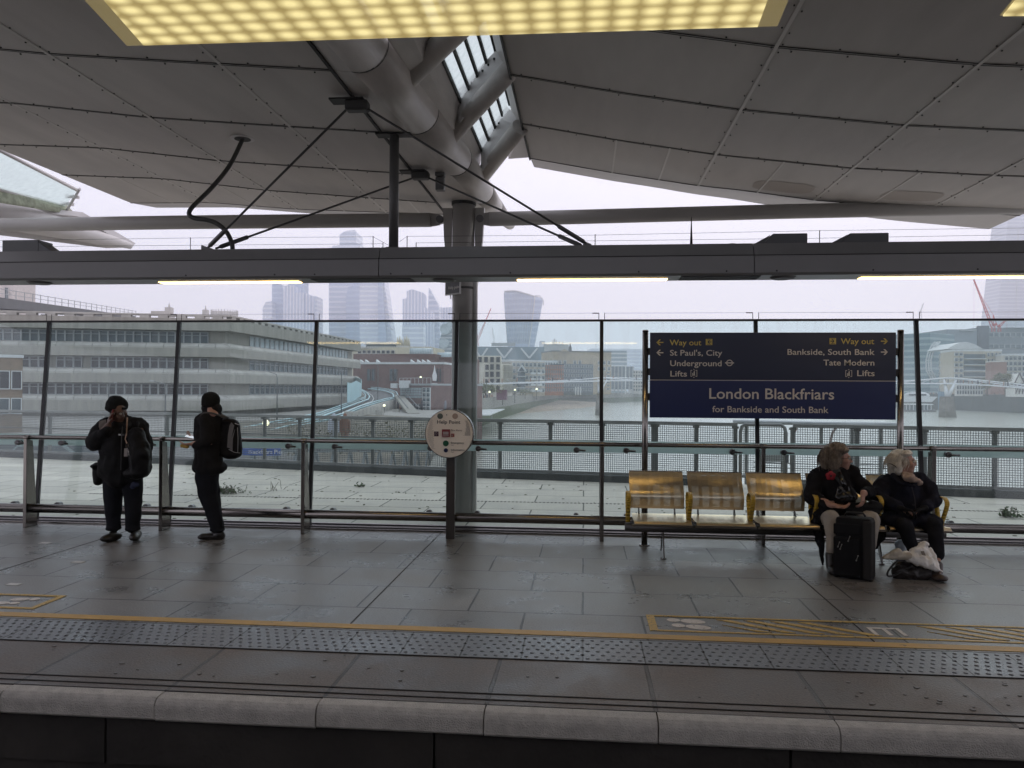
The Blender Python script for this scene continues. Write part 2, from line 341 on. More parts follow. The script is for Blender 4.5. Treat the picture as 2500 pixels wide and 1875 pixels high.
# ================================================================ GUARD RAIL, GLASS SCREEN
YP=9.03
posts_px=[(66,1287),(396,1296),(742,1304),(1100,1308),(1470,1318),(1863,1333),(2278,1345)]
post_x=[PZ(a,c,0).x for a,c in posts_px]
PXS=[PY(a,1100,YP).x for a,_ in posts_px]
mp_=(PXS[-1]-PXS[0])/6
PXS=[PXS[0]-mp_]+PXS+[PXS[-1]+mp_]
rl=thing('guard_rail','stainless steel handrail on blade posts with thick kick tube along the platform back','guard rail',(0,YP,0))
proto=None
for x in PXS:
    b=MB(); 
    b.slab([(x-.022,YP-.035,0),(x-.022,YP+.17,0),(x-.022,YP+.075,1.07),(x-.022,YP-.035,1.10)],(.044,0,0))
    b.tube([(x-.035,YP,1.115),(x+.035,YP,1.115)],.031,14)
    o=b.build('post',STEEL,rl,bevel=.004)
b=MB(); b.tube([(PXS[0],YP,1.115),(PXS[-1]+1,YP,1.115)],.026,18); b.build('handrail',STEEL,rl)
b=MB(); b.tube([(PXS[0],YP+.03,.235),(PXS[-1]+1,YP+.03,.235)],.055,20); b.build('kick_rail',STEEL,rl)
# glass screen
Y0=9.45; LEAN=math.tan(R(4.9)); ZT=2.60
def gy(z): return Y0+z*LEAN
mul_px=[(120,780),(437,778),(773,777),(1116,777),(1469,775),(1845,771),(2237,768)]
MX=[PY(a,c,gy(ZT)).x for a,c in mul_px]; dm=(MX[-1]-MX[0])/6
MX=[MX[0]-dm]+MX+[MX[-1]+dm]
gs=thing('glass_screen','tall green tinted glass windscreen leaning behind the guard rail','glass screen',(0,Y0,0))
GL=glass('green_glass',(.875,.95,.95),.05)
for i in range(len(MX)-1):
    a,c=MX[i]+.012,MX[i+1]-.012; b=MB(); z0,z1=.07,ZT-.015
    b.slab([(a,gy(z0),z0),(c,gy(z0),z0),(c,gy(z1),z1),(a,gy(z1),z1)],(0,.014,0)); b.build('pane',GL,gs)
for x in MX:
    b=MB(); b.slab([(x-.022,gy(.0)-.012,.0),(x+.022,gy(0)-.012,0),(x+.022,gy(ZT)-.012,ZT),(x-.022,gy(ZT)-.012,ZT)],(0,.045,0)); b.build('mullion',BLACKM,gs)
b=MB(); b.bb((MX[0],gy(ZT)-.02,ZT-.012),(MX[-1],gy(ZT)+.035,ZT+.012)); b.build('top_channel',BLACKM,gs)
FB=bpy.data.materials.new('frosted_band'); FB.use_nodes=True; n=FB.node_tree; p=n.nodes['Principled BSDF']; p.inputs['Base Color'].default_value=(.30,.37,.36,1); p.inputs['Roughness'].default_value=.4
tl=n.nodes.new('ShaderNodeBsdfTranslucent'); tl.inputs[0].default_value=(.34,.43,.42,1); ms=n.nodes.new('ShaderNodeMixShader'); ms.inputs[0].default_value=.6; n.links.new(p.outputs[0],ms.inputs[1]); n.links.new(tl.outputs[0],ms.inputs[2]); n.links.new(ms.outputs[0],n.nodes['Material Output'].inputs['Surface'])
zb0,zb1=.977,1.12
for z0_,z1_ in((zb0,zb0+.078),(zb1-.025,zb1)): b=MB(); b.quad((MX[0],gy(z0_)+.03,z0_),(MX[-1],gy(z0_)+.03,z0_),(MX[-1],gy(z1_)+.03,z1_),(MX[0],gy(z1_)+.03,z1_)); b.build('frosted_band',FB,gs)
for x in MX:
    for dx in(-.3,.3):
        for z in (1.01,.22):
            b=MB(); y=gy(z); b.tube([(x+dx,y-.05,z),(x+dx,y-.03,z),(x+dx,y+.05,z)],[.03,.036,.03],14); b.tube([(x+dx,y-.06,z),(x+dx+.11,y-.06,z-.005)],.012,8) if z>.5 else None
            b.build('clamp',STEELD,gs)
b=MB()
for i in range(len(MX)):
    for dx in (-.035,.035):
        x=MX[i]+dx; b.tube([(x,gy(ZT),ZT),(x,gy(ZT),ZT+.095)],.004,6,caps=True)
    if i<len(MX)-1:
        b.tube([(MX[i]+.035,gy(ZT),ZT+.09),(MX[i+1]-.035,gy(ZT),ZT+.09)],.0014,4); b.tube([(MX[i+1]-.115,gy(ZT),ZT+.09),(MX[i+1]-.035,gy(ZT),ZT+.09)],.006,6)
b.build('bird_wire',BLACKM,gs)
# ================================================================ MESH FENCE ROUND THE TERRACE
def mesh_mat():
    m=bpy.data.materials.new('wire_mesh'); m.use_nodes=True; n=m.node_tree; p=n.nodes['Principled BSDF']; L=n.links.new
    p.inputs['Base Color'].default_value=(.13,.14,.14,1); p.inputs['Metallic'].default_value=.3; p.inputs['Roughness'].default_value=.5
    tc=n.nodes.new('ShaderNodeTexCoord'); sp=n.nodes.new('ShaderNodeSeparateXYZ'); L(tc.outputs['UV'],sp.inputs[0])
    outs=[]
    for ax in (0,1):
        f=n.nodes.new('ShaderNodeMath'); f.operation='FRACT'; L(sp.outputs[ax],f.inputs[0]); c=n.nodes.new('ShaderNodeMath'); c.operation='LESS_THAN'; c.inputs[1].default_value=.23; L(f.outputs[0],c.inputs[0]); outs.append(c)
    mxx=n.nodes.new('ShaderNodeMath'); mxx.operation='MAXIMUM'; L(outs[0].outputs[0],mxx.inputs[0]); L(outs[1].outputs[0],mxx.inputs[1]); L(mxx.outputs[0],p.inputs['Alpha'])
    return m
WM=mesh_mat()
def uv_quad(name,a,b_,c,d,m,parent,pitch):
    off=parent_world(parent); me=bpy.data.meshes.new(name); P=[Vector(q)-off for q in (a,b_,c,d)]; me.from_pydata([tuple(q) for q in P],[],[(0,1,2,3)]); u=me.uv_layers.new()
    W=(P[1]-P[0]).length/pitch; H=(P[3]-P[0]).length/pitch
    for i,uv in enumerate(((0,0),(W,0),(W,H),(0,H))): u.data[i].uv=uv
    me.materials.append(m); o=bpy.data.objects.new(name,me); COL.objects.link(o); o.parent=parent; return o
FG=mat('fence_paint',(.20,.205,.20),.45,.2,.12,3)
HF=1.13
fp=[Vector((p.x,p.y,0)) for p in FE]
def fence_run(a,b_,label,parent_group,posts):
    t=thing('mesh_fence',label,'fence',a,parent_group); L=(b_-a).length; d=(b_-a).normalized(); n=Vector((-d.y,d.x,0))
    b=MB(); b.bar(a+Vector((0,0,.06)),b_+Vector((0,0,.06)),.22,.12); b.build('kerb',mat('fence_kerb',(.06,.065,.065),.7,0,.2,3),t)
    b=MB(); b.bar(a+Vector((0,0,HF)),b_+Vector((0,0,HF)),.09,.055); b.build('top_rail',FG,t)
    b=MB(); b.bar(a+Vector((0,0,.155)),b_+Vector((0,0,.155)),.05,.05); b.build('bottom_rail',FG,t)
    b=MB(); b.bar(a+Vector((0,0,.72))+n*.12,b_+Vector((0,0,.72))+n*.12,.03,.03); b.build('mid_rail',FG,t)
    k=max(1,round(L/posts))
    for i in range(k+1):
        q=a+d*(L*i/k)
        if i==k: q=q-d*.04
        b=MB(); b.bar(q+n*.05+Vector((0,0,.0)),q+n*.05+Vector((0,0,HF-.03)),.07,.05); b.bar(q+n*.0+Vector((0,0,HF-.06)),q+n*.12+Vector((0,0,HF-.06)),.12,.04); b.build('post',FG,t)
        if i<k: 
            q2=a+d*(L*(i+1)/k); uv_quad('mesh_panel',q+Vector((0,0,.17)),q2+Vector((0,0,.17)),q2+Vector((0,0,HF-.03)),q+Vector((0,0,HF-.03)),WM,t,.040)
    return t
g='mesh fence runs round the terrace'
fence_run(fp[0],fp[2],'wire mesh fence run behind the two standing men, below the concrete office',g,1.7)
fence_run(fp[2],fp[3],'wire mesh fence run left of the round help point and above the truss walkway',g,.85)
fence_run(fp[3],fp[4],'wire mesh fence run between the help point and the station name sign',g,.9)
ga,gb,gc=PZ(1800,1189,0),PZ(1918,1194,0),PZ(1935,1195,0)
for v in(ga,gb,gc): v.z=0
fence_run(fp[4],ga,'short wire mesh fence run under the left half of the station sign',g,.9)
fence_run(gc,fp[7],'wire mesh fence run behind the seated women, reaching the picture edge',g,1.15)
# round-cornered gate in the fence
gt=thing('mesh_gate','wire mesh gate with rounded frame corners under the station sign','gate',ga)
d=(gb-ga).normalized(); a=ga+d*.05; c=gb
def gp(t,z): return a+(c-a)*t+Vector((0,0,z))
b=MB(); b.tube([gp(0,.12),gp(0,HF-.14),gp(.03,HF-.04),gp(.1,HF),gp(.9,HF),gp(.97,HF-.04),gp(1,HF-.14),gp(1,.12)],.032,8); b.tube([gp(0,.2),gp(1,.2)],.03,8); b.build('frame',FG,gt)
uv_quad('mesh_panel',gp(0.02,.2),gp(.98,.2),gp(.98,HF-.02),gp(.02,HF-.02),WM,gt,.040)
b=MB(); b.box(gp(1.02,.55),(.06,.06,.16)); b.build('latch',STEELD,gt)
# river navigation equipment seen past the fence: horizontal pole with lamps, rungs
n=Vector((-d.y,d.x,0))
t=thing('bridge_inspection_frame','grey tubular frame with cables hanging just beyond the fence gate','frame',ga+n*.6)
A=PY(1790,1030,ga.y+.7); B=PY(2190,1037,gc.y+.9)
b=MB(); b.tube([A,B],.04,10); b.build('top_tube',mat('galvanised',(.45,.47,.48),.45,.4,.1,4),t)
for px in (1822,1850,2005,2080,2150):
    p0=PY(px,1040,ga.y+.75); b=MB(); b.bar(p0,p0-Vector((0,0,1.7)),.05,.06); b.build('upright',FG,t)
b=MB()
for pyy in (1085,1098,1128,1140): 
    p0=PY(1840,pyy,ga.y+.8); p1=PY(2180,pyy+random.uniform(3,12),ga.y+.8); b.tube([p0,(p0+p1)/2-Vector((0,0,.03)),p1],.008,6)
b.build('cable',BLACKM,t)
b=MB(); p0=PY(1890,1118,ga.y+.8); b.box(p0,(.42,.2,.13)); b.box(p0+Vector((.15,0,-.2)),(.05,.05,.35)); b.box(p0+Vector((0,0,-.36)),(.75,.1,.03)); b.build('lamp_box',mat('lampbox',(.35,.36,.35),.5),t)
b=MB(); 
for px in(1945,2040):
    p0=PY(px,1045,ga.y+.72); b.tube([p0,p0+Vector((-.06,0,-.1)),p0+Vector((-.1,0,-.3)),p0+Vector((-.1,0,-.7))],.025,8)
b.build('bracket',mat('rusty_paint',(.40,.33,.31),.6,0,.3,20),t)
# twigs and weeds on the terrace
def twigs(name,px,py,wd,n_,label,leaf,ht=.12):
    c=PZ(px,py,0); b=MB()
    for i in range(n_):
        a=random.uniform(0,6.28); s=c+Vector((random.gauss(0,wd*.28),random.gauss(0,wd*.18),.01)); e=s+Vector((math.cos(a)*random.uniform(.05,.3)*wd,math.sin(a)*.2*wd,random.uniform(.0,ht)))
        b.tube([s,(s+e)/2+Vector((0,0,.02)),e],.0035,4)
        for k in range(leaf):
            q=s.lerp(e,random.random()); r=random.uniform(.012,.028); u=Vector((random.uniform(-1,1),random.uniform(-1,1),random.uniform(-.3,.8))).normalized()*r; v=Vector((random.uniform(-1,1),random.uniform(-1,1),random.uniform(-.3,1))).normalized()*r*.6
            b.quad(q,q+u+v,q+u*2,q+u-v,1)
    o=b.build(name,[mat('twig',(.10,.08,.06),.8),mat('weed_leaf',(.07,.13,.045),.7,0,.4,9)]); tag(o,label,'plant'); return o
twigs('fallen_branch',556,1204,.42,70,'leafy fallen branch lying on the terrace beside the backpack man',4)
twigs('fallen_twig',660,1198,.35,9,'thin bare twig lying right of the leafy fallen branch',0,.2)
twigs('weed_plant',2462,1263,.22,40,'green weed growing on the terrace near the right picture edge',6,.16)
twigs('weed_plant',880,1189,.14,16,'small green weed on the terrace left of the help point',5,.06)
# ================================================================ CANOPY ROOF  (heights relative to the eye, then + 1.75)
H0=1.75
soff=mat('canopy_soffit',(.50,.475,.455),.5,0,.13,1.1,.05,8,stretch=(1.6,.35,1),detail=9); seamM=mat('seam_strip',(.62,.60,.58),.5); tubeM=mat('canopy_tube',(.52,.49,.47),.38,0,.16,2.2,stretch=(2,.6,3),detail=9)
fasM=mat('fascia_panel',(.62,.60,.60),.45,0,.05,1); black=mat('rubber_black',(.012,.012,.012),.6)
def interp(t,x):
    if x<=t[0][0]: return t[0][1]+(x-t[0][0])*(t[1][1]-t[0][1])/(t[1][0]-t[0][0])
    for (a,za),(c,zc) in zip(t,t[1:]):
        if x<=c: return za+(zc-za)*(x-a)/(c-a)
    return t[-1][1]
tL=[(-7.4,3.0),(-5.9,2.92),(-4.4,2.73),(-2.93,2.60),(-2.0,2.52)]
tR=[(-.72,3.03),(.4,2.81),(1.45,2.63),(2.9,2.45),(4.4,2.34),(5.6,2.28)]
def canopy(label,t,x0,x1,ya,yeave,seamx,seamy,shortx,ydrop=0):
    def Z(x,y): return H0+interp(t,x)-ydrop*(y-7.5)
    def ye(x): return yeave(x)
    root=thing('roof_canopy',label,'canopy',((x0+x1)/2,8,H0+2.5),'roof canopies over the platform')
    b=MB(); N=28; Mn=14; vs=[]
    for i in range(N+1):
        x=x0+(x1-x0)*i/N
        for j in range(Mn+1):
            y=ya+(ye(x)-ya)*j/Mn; vs.append((x,y,Z(x,y)))
    top=[(v[0],v[1],v[2]+.30) for v in vs]; k=Mn+1
    fs=[(i*k+j,(i+1)*k+j,(i+1)*k+j+1,i*k+j+1) for i in range(N) for j in range(Mn)]
    b.add(vs,fs,0,True); b.add(top,[f[::-1] for f in fs],0,True); b.build('soffit',soff,root)
    # outer fascia band
    b=MB(); pts=[]
    for i in range(N+1):
        x=x0+(x1-x0)*i/N; pts.append((Vector((x,ye(x)+.003,Z(x,ye(x))+.004)),Vector((x,ye(x)+.75,Z(x,ye(x))+.10-.12*max(0,(x-1))/4.6)),Vector((x,ye(x)+.70,Z(x,ye(x))+.33))))
    for p,q in zip(pts,pts[1:]):
        b.quad(p[0],q[0],q[1],p[1]); b.quad(p[1],q[1],q[2],p[2])
    b.build('fascia',fasM,root)
    # seams: double dark line with pale strip, bolts
    b=MB()
    def strip(pl,w,mi,dz):
        for p,q in zip(pl,pl[1:]):
            d=(q-p); s=Vector((-d.y,d.x,0)).normalized()*w/2; a=Vector((0,0,-dz)); b.slab([p-s+a,p+s+a,q+s+a,q-s+a],(0,0,dz-.001),mi)
    def line_x(y,xa,xb): return [Vector((xa+(xb-xa)*i/24,y,Z(xa+(xb-xa)*i/24,y))) for i in range(25)]
    for y in seamy:
        pl=line_x(y,x0,x1); strip([p+Vector((0,-.012,0)) for p in pl],.010,1,.006); strip([p+Vector((0,.012,0)) for p in pl],.010,1,.006); strip(pl,.012,0,.004)
        x=x0+.15
        while x<x1 and y>1:
            for s in(-.045,.045): p=Vector((x+s,y+s*1.2,0)); p.z=Z(p.x,p.y)-.006; b.box(p,(.011,.011,.008),mi=1)
            x+=.42
    def line_y(x,a,c): return [Vector((x,a+(c-a)*i/12,Z(x,a+(c-a)*i/12))) for i in range(13)]
    for x in seamx:
        strip(line_y(x,ya,ye(x)),.030,0,.006)
        y=1.2
        while y<ye(x)-.1:
            for s in(-.035,.035): b.box(Vector((x+s,y+s,Z(x+s,y)-.006)),(.010,.010,.008),mi=1)
            y+=.33
    pl=[Vector((x0+(x1-x0)*i/24,ye(x0+(x1-x0)*i/24)-.02,Z(x0+(x1-x0)*i/24,ye(x0+(x1-x0)*i/24)))) for i in range(25)]; strip(pl,.014,1,.006)
    for x in shortx: strip(line_y(x,seamy[-1],ye(x)),.022,0,.006)
    b.build('seam',[seamM,black],root)
    return root,Z,ye
cl,ZL,yeL=canopy('left roof canopy of pale bolted soffit panels over the standing men',tL,-7.4,-2.0,-1.5,lambda x:12.1+(x+7.4)*(-.18),(-5.9,-4.4,-2.93),(3.2,4.6,6.0,7.5,9.0,10.4),(-6.6,-5.1,-3.6,-2.4))
cr,ZR,yeR=canopy('right roof canopy of pale bolted soffit panels above the station sign',tR,-.72,5.6,-1.5,lambda x:10.2+max(0,x-2)*.12,(1.45,2.93,4.4),(3.2,4.7,6.1,7.45,8.85),(.35,2.2,3.65,-.0+.95))
# neighbouring bays left and right of the view
canopy('neighbouring roof canopy beyond the left picture edge',[(x-7.2,z) for x,z in tL],-14.6,-9.2,-1.5,lambda x:9.4,(),(),())
canopy('neighbouring roof canopy beyond the right picture edge',[(x+7.6,z) for x,z in tR],6.9,13.2,-1.5,lambda x:9.6,(),(),())
# dull oval repair patches on the right canopy
for k,(px,py,rx) in enumerate(((1912,484,.36),(2225,497,.34))):
    y_=9.85; c=PY(px,py,y_); b=MB(); b.poly([(c.x+rx*math.copysign(abs(math.cos(a_))**.5,math.cos(a_)),y_+.22*math.copysign(abs(math.sin(a_))**.6,math.sin(a_)),ZR(c.x+rx*math.copysign(abs(math.cos(a_))**.5,math.cos(a_)),y_)-.004) for a_ in [j*math.pi/12 for j in range(24)]]); b.build('repair_patch',mat('patch_brown',(.40,.36,.33),.6),cr)
b=MB(); c=[PY(1845,476,9.75),PY(1970,478,9.75),PY(1980,490,9.75),PY(1925,492,10.0),PY(1850,486,10.0)]
# flat lining between left canopy and the valley tube
cx0=-2.0
lin=thing('valley_lining','flat grey lining panels beside the valley tube above the column','roof panel',(-1.7,8,H0+2.5))
def ztube(y): return H0+2.62
def xt(y): return -1.65+ (y-7.5)*.085           # axis of valley tube
b=MB(); ys=[-6,4.6,6.0,7.5,9.0,10.4,11.2]
for a,c in zip(ys,ys[1:]):
    b.slab([(-1.985,a+.004,H0+2.515),(xt(a),a+.004,H0+2.492),(xt(c),c-.004,H0+2.492),(-1.985,c-.004,H0+2.515)],(0,0,.05))
b.build('panel',tubeM,lin)
b=MB(); b.bb((-2.012,-6,H0+2.50),(-1.992,11.2,H0+2.53)); b.build('joint_seal',black,lin)
# valley tube
vt=thing('valley_tube','large round steel tube running outward along the roof valley above the column','roof tube',(xt(8),8,ztube(8)))
b=MB(); yy=[-6,4.6,6,7.5,9.0,10.4,11.2,12.6]; rr=[.24,.235,.23,.22,.20,.175,.15,.085]
def zt_(i): return H0+2.49+rr[i]+(.1 if i==7 else 0)
for i in range(len(yy)-1):
    b.tube([(xt(yy[i]),yy[i]+.005,zt_(i)),(xt(yy[i+1]),yy[i+1]-.005,zt_(i+1))],[rr[i],rr[i+1]],32)
b.build('tube',tubeM,vt)
b=MB()
for i in range(1,len(yy)-1): b.tube([(xt(yy[i]),yy[i]-.006,zt_(i)),(xt(yy[i]),yy[i]+.006,zt_(i))],[rr[i]+.002]*2,28)
b.build('tube_joint',black,vt)
b=MB(); b.slab([(-1.9,11.2,H0+2.51),(xt(11.2),11.2,H0+2.50),(xt(12.5),12.55,H0+2.62),(-1.35,12.4,H0+2.64)],(0,0,.06)); b.build('end_panel',fasM,vt)
# struts from the tube up to the ridge of the right canopy
def strut(px0,py0,y0,px1,py1,y1,label):
    a=Vector((xt(y0)+.12,y0,H0+2.72)); c=PY(px1,py1,y1); t=thing('roof_strut',label,'roof strut',a,'struts between valley tube and ridge')
    b=MB(); b.tube([a,c],.10,20); b.build('tube',tubeM,t)
    # rib plate above the strut carrying the glazing
    if y0>9: w0,w1,gl1,gl0=PY(1178,415,9.6),PY(1268,312,9.15),PY(1217,287,9.3),PY(1170,341,9.6)
    else:
        w0,w1,gl1,gl0=PY(1122,300,8.0),PY(1256,150,7.5),PY(1209,125,7.6),PY(1112,224,7.95)
        if y0<7: w0,w1,gl1,gl0=[v+Vector((-.03,-1.5,0)) for v in (w0,w1,gl1,gl0)]
    b=MB(); b.slab([w0,w1,gl1,gl0],(0,.02,0))
    if y0>9: b.slab([PY(1212,292,9.34),PY(1268,316,9.2),PY(1264,286,9.2),PY(1236,258,9.28)],(0,.02,0)); b.slab([PY(1176,372,9.62),PY(1182,415,9.62),PY(1172,418,9.62)],(0,.02,0))
    
    b.build('rib_plate',fasM,t)
    b=MB()
    for k in range(7):
        p=gl0.lerp(gl1,(k+.5)/7)+Vector((.02,-.012,-.05)); b.tube([p,p+Vector((0,.012,0))],.012,8)
    b.build('bolt',black,t)
    return a,c
S=[strut(0,0,6.75,1190,0,6.0,'nearest roof strut, cut by the top picture edge'),strut(0,0,8.3,1262,152,7.45,'middle roof strut between valley tube and ridge'),strut(0,0,9.9,1270,310,9.0,'outermost roof strut, just above the column')]
# skylight
sk=thing('roof_skylight','sloping glazed skylight strip between the valley tube and the ridge','skylight',(-1.1,6,H0+3))
SG=bpy.data.materials.new('skylight_glass'); SG.use_nodes=True; n=SG.node_tree; p=n.nodes['Principled BSDF']; out=n.nodes['Material Output']
tr=n.nodes.new('ShaderNodeBsdfTransparent'); tl=n.nodes.new('ShaderNodeBsdfTranslucent'); tl.inputs[0].default_value=(.85,.9,.88,1); tr.inputs[0].default_value=(.8,.86,.84,1)
mxs=n.nodes.new('ShaderNodeMixShader'); tc=n.nodes.new('ShaderNodeTexCoord'); nz=n.nodes.new('ShaderNodeTexNoise'); nz.inputs['Scale'].default_value=9; nz.inputs['Detail'].default_value=6; n.links.new(tc.outputs['Object'],nz.inputs[0]); rm=n.nodes.new('ShaderNodeMapRange'); rm.inputs[3].default_value=.15; rm.inputs[4].default_value=.55; n.links.new(nz.outputs[0],rm.inputs[0]); n.links.new(rm.outputs[0],mxs.inputs[0]); n.links.new(tr.outputs[0],mxs.inputs[1]); n.links.new(tl.outputs[0],mxs.inputs[2]); n.links.new(mxs.outputs[0],out.inputs[0])
gb0=Vector((-1.29,0,H0+2.97)); gb1=Vector((-.89,0,H0+3.36)); 
def at_y(v,y): return Vector((v.x,y,v.z))
b=MB(); b.slab([at_y(gb0,-6),at_y(gb0,9.65),at_y(gb1,9.3),at_y(gb1,-6)],(-.008,0,.008)); b.build('glazing',SG,sk)
for k in range(5):
    g_=gb0.lerp(gb1,k/4); b=MB(); b.bar(at_y(g_,-6),at_y(g_,9.65-.6*k/4),.022,.05); b.build('glazing_bar',black,sk)
b=MB(); b.slab([(-1.95,-6,H0+2.80),(-1.38,9.9,H0+2.70),(-1.29,9.7,H0+2.97),(-1.29,-6,H0+2.97)],(-.02,0,0)); b.build('upstand',tubeM,sk)
b=MB(); b.slab([(-.72,-6,H0+3.035),(-.72,10.1,H0+3.035),(-.89,10.0,H0+3.34),(-.89,-6,H0+3.36)],(.02,0,.02)); b.build('ridge_panel',tubeM,sk)
b=MB(); b.slab([(-.72,10.15,H0+3.03),(-.72,9.1,H0+3.04),(-.95,9.3,H0+3.25),(-1.02,10.3,H0+3.06)],(0,.01,.02)); b.build('ridge_end',fasM,sk)
b=MB(); b.bb((-.905,-6,H0+3.33),(-.85,9.1,H0+3.42)); b.build('ridge_frame',black,sk)
b=MB(); b.bb((-.735,-6,H0+3.005),(-.715,10.2,H0+3.03)); b.build('ridge_joint',black,sk)
# neighbouring bay on the left: glazing and tube
lb=thing('roof_skylight','bright glazed skylight panel at the left picture edge beyond the canopy','skylight',(-8,11,H0+2.7))
a1,a2,a3,a4=PY(-60,336,9.4),PY(188,464,12.1),PY(156,508,12.6),PY(-60,446,10.2)
b=MB(); b.slab([a1,a2,a3,a4],(0,.02,.02)); b.build('glazing',SG,lb)
b=MB(); b.tube([a1,a2],.03,6); b.tube([a4,a3],.03,6); b.tube([a2+Vector((.05,0,.02)),a3+Vector((-.02,0,-.15))],.022,8)
for t_ in(.3,.7): q=a2.lerp(a3,t_); b.bar(q+Vector((-.12,0,0)),q+Vector((.1,0,-.03)),.05,.05)
b.build('frame',fasM,lb)
vt2=thing('valley_tube','pale tapering roof tube end below the left edge skylight','roof tube',(-8,12,H0+2.3))
p0,p1,p2=PY(-120,498,10.4),PY(150,555,12.5),PY(318,600,14.0)
b=MB(); b.tube([p0,p1,p2],[.25,.19,.06],20); b.build('tube',fasM,vt2)
b=MB(); b.slab([PY(-120,500,10.6),PY(190,528,12.6),PY(322,604,14.1),PY(260,606,14.0),PY(-120,560,10.6)],(0,.12,.10)); b.build('lining',fasM,vt2)
b=MB(); b.slab([PY(-60,448,10.25),PY(160,506,12.65),PY(178,524,12.7),PY(-60,486,10.2)],(0,.04,.04)); b.build('gutter',mat('mossy_gutter',(.30,.32,.24),.8,0,.4,8),vt2)
# ---------------------------------------------------------------- column, ties
colM=mat('column_paint',(.36,.35,.34),.35,0,.06,1)
cxp=PY(1128,1200,10.35); CX=cxp.x; CY=10.35
c_=thing('station_column','round grey steel column standing behind the glass near the help point','column',(CX,CY,0))
b=MB(); b.tube([(CX,CY,0),(CX,CY,H0+2.48)],.148,28); b.build('shaft',colM,c_)
b=MB(); b.tube([(CX,CY,H0+1.33),(CX,CY,H0+1.36)],.152,28); b.tube([(CX,CY,H0+.88),(CX,CY,H0+.90)],.152,28); b.build('collar',mat('collar',(.08,.08,.08),.5),c_)
b=MB()
for s in(-1,1): b.slab([(CX+s*.15,CY-.04,H0+2.42),(CX+s*.28,CY-.04,H0+2.42),(CX+s*.26,CY-.04,H0+2.0),(CX+s*.17,CY-.04,H0+1.2)],(0,.09,0))
b.build('gusset',colM,c_)
b=MB(); b.tube([(CX+.165,CY-.02,0),(CX+.165,CY-.02,H0+1.9)],.035,10); b.build('downpipe',mat('pipe_pale',(.6,.6,.6),.4),c_)
b=MB(); b.tube([(CX,CY,H0+2.46),(CX,CY,H0+2.55)],.165,28); b.build('head_plate',black,c_)
def tie(pa,pb,label,side):
    t=thing('tie_beam',label,'beam',pa,'tube beams pinned to the column'); b=MB(); b.tube([pa,pa.lerp(pb,.5)+Vector((0,0,.01)),pb],.095,22); b.build('tube',colM,t)
    b=MB(); q=pb; b.slab([q+Vector((0,-.02,.09)),q+Vector((side*.12,-.02,.07)),q+Vector((side*.2,-.02,.0)),q+Vector((side*.12,-.02,-.07)),q+Vector((0,-.02,-.09))],(0,.04,0)); b.build('end_lug',colM,t)
    b=MB(); q=q+Vector((side*.13,-.06,0)); b.tube([q,q+Vector((0,.12,0))],.05,16); b.build('pin',STEELD,t)
tie(PY(-160,552,10.35),PY(1052,537,10.35),'long tube beam running left from the column above the light trough',1)
tie(PY(2700,500,10.35),PY(1196,535,10.35),'long tube beam running right from the column to the picture edge',-1)
# ================================================================ LIGHT TROUGH BEAM
YB=7.5
beamM=mat('trough_paint',(.21,.21,.212),.35,0,.06,2)
zb=PY(1250,682,YB).z
lt=thing('light_trough','long dark light trough beam hanging over the platform with lamps underneath','light trough',(0,YB,zb))
z0=zb; prof=[(YB-.16,z0),(YB-.19,z0+.02),(YB-.19,z0+.175),(YB-.175,z0+.19),(YB-.13,z0+.30),(YB+.17,z0+.30),(YB+.17,z0)]
def beam_seg(xa,xb,name='housing'):
    b=MB(); n=len(prof); vs=[(xa,y,z) for y,z in prof]+[(xb,y,z) for y,z in prof]
    b.add(vs,[tuple(range(n)),tuple(range(n,2*n))[::-1]]+[(j,j+n,(j+1)%n+n,(j+1)%n) for j in range(n)]); b.build(name,beamM,lt)
cuts=[-9,-1.97,1.55,9]
for a,c in zip(cuts,cuts[1:]): beam_seg(a+.004,c-.004)
b=MB(); b.bb((-9,YB-.192,z0+.178),(9,YB-.186,z0+.184)); b.build('seam_line',black,lt)
b=MB()
for x in [-3.9,-3.0,-2.6,-1.85,-1.55,-.7,.5,1.3,1.75,2.6,3.5]: b.tube([(x,YB-.194,z0+.035),(x,YB-.185,z0+.035)],.008,8)
b.build('screw',black,lt)
EM=bpy.data.materials.new('lamp_diffuser'); EM.use_nodes=True; pp=EM.node_tree.nodes['Principled BSDF']; pp.inputs['Base Color'].default_value=(.8,.7,.45,1); pp.inputs['Emission Color'].default_value=(1,.66,.24,1); pp.inputs['Emission Strength'].default_value=9
for (pa,pb) in ((385,727),(1262,1630),(2105,2530)):
    xa,xb=PY(pa,680,YB).x,PY(pb,680,YB).x; b=MB(); b.bb((xa,YB+.01,z0-.005),(xb,YB+.12,z0-.001)); b.build('lamp',EM,lt)
for (pa,pb) in ((770,1010),(1660,1850)): xa,xb=PY(pa,680,YB).x,PY(pb,680,YB).x; b=MB(); b.bb((xa,YB-.14,z0-.006),(xb,YB+.12,z0-.001)); b.build('blank_panel',black,lt)
for px in (100,1085,1910):
    x=PY(px,683,YB).x; b=MB(); b.tube([(x,YB-.02,z0-.018),(x,YB-.02,z0-.001)],[.095,.12],24); b.build('loudspeaker',mat('speaker_grey',(.10,.10,.10),.5),lt)
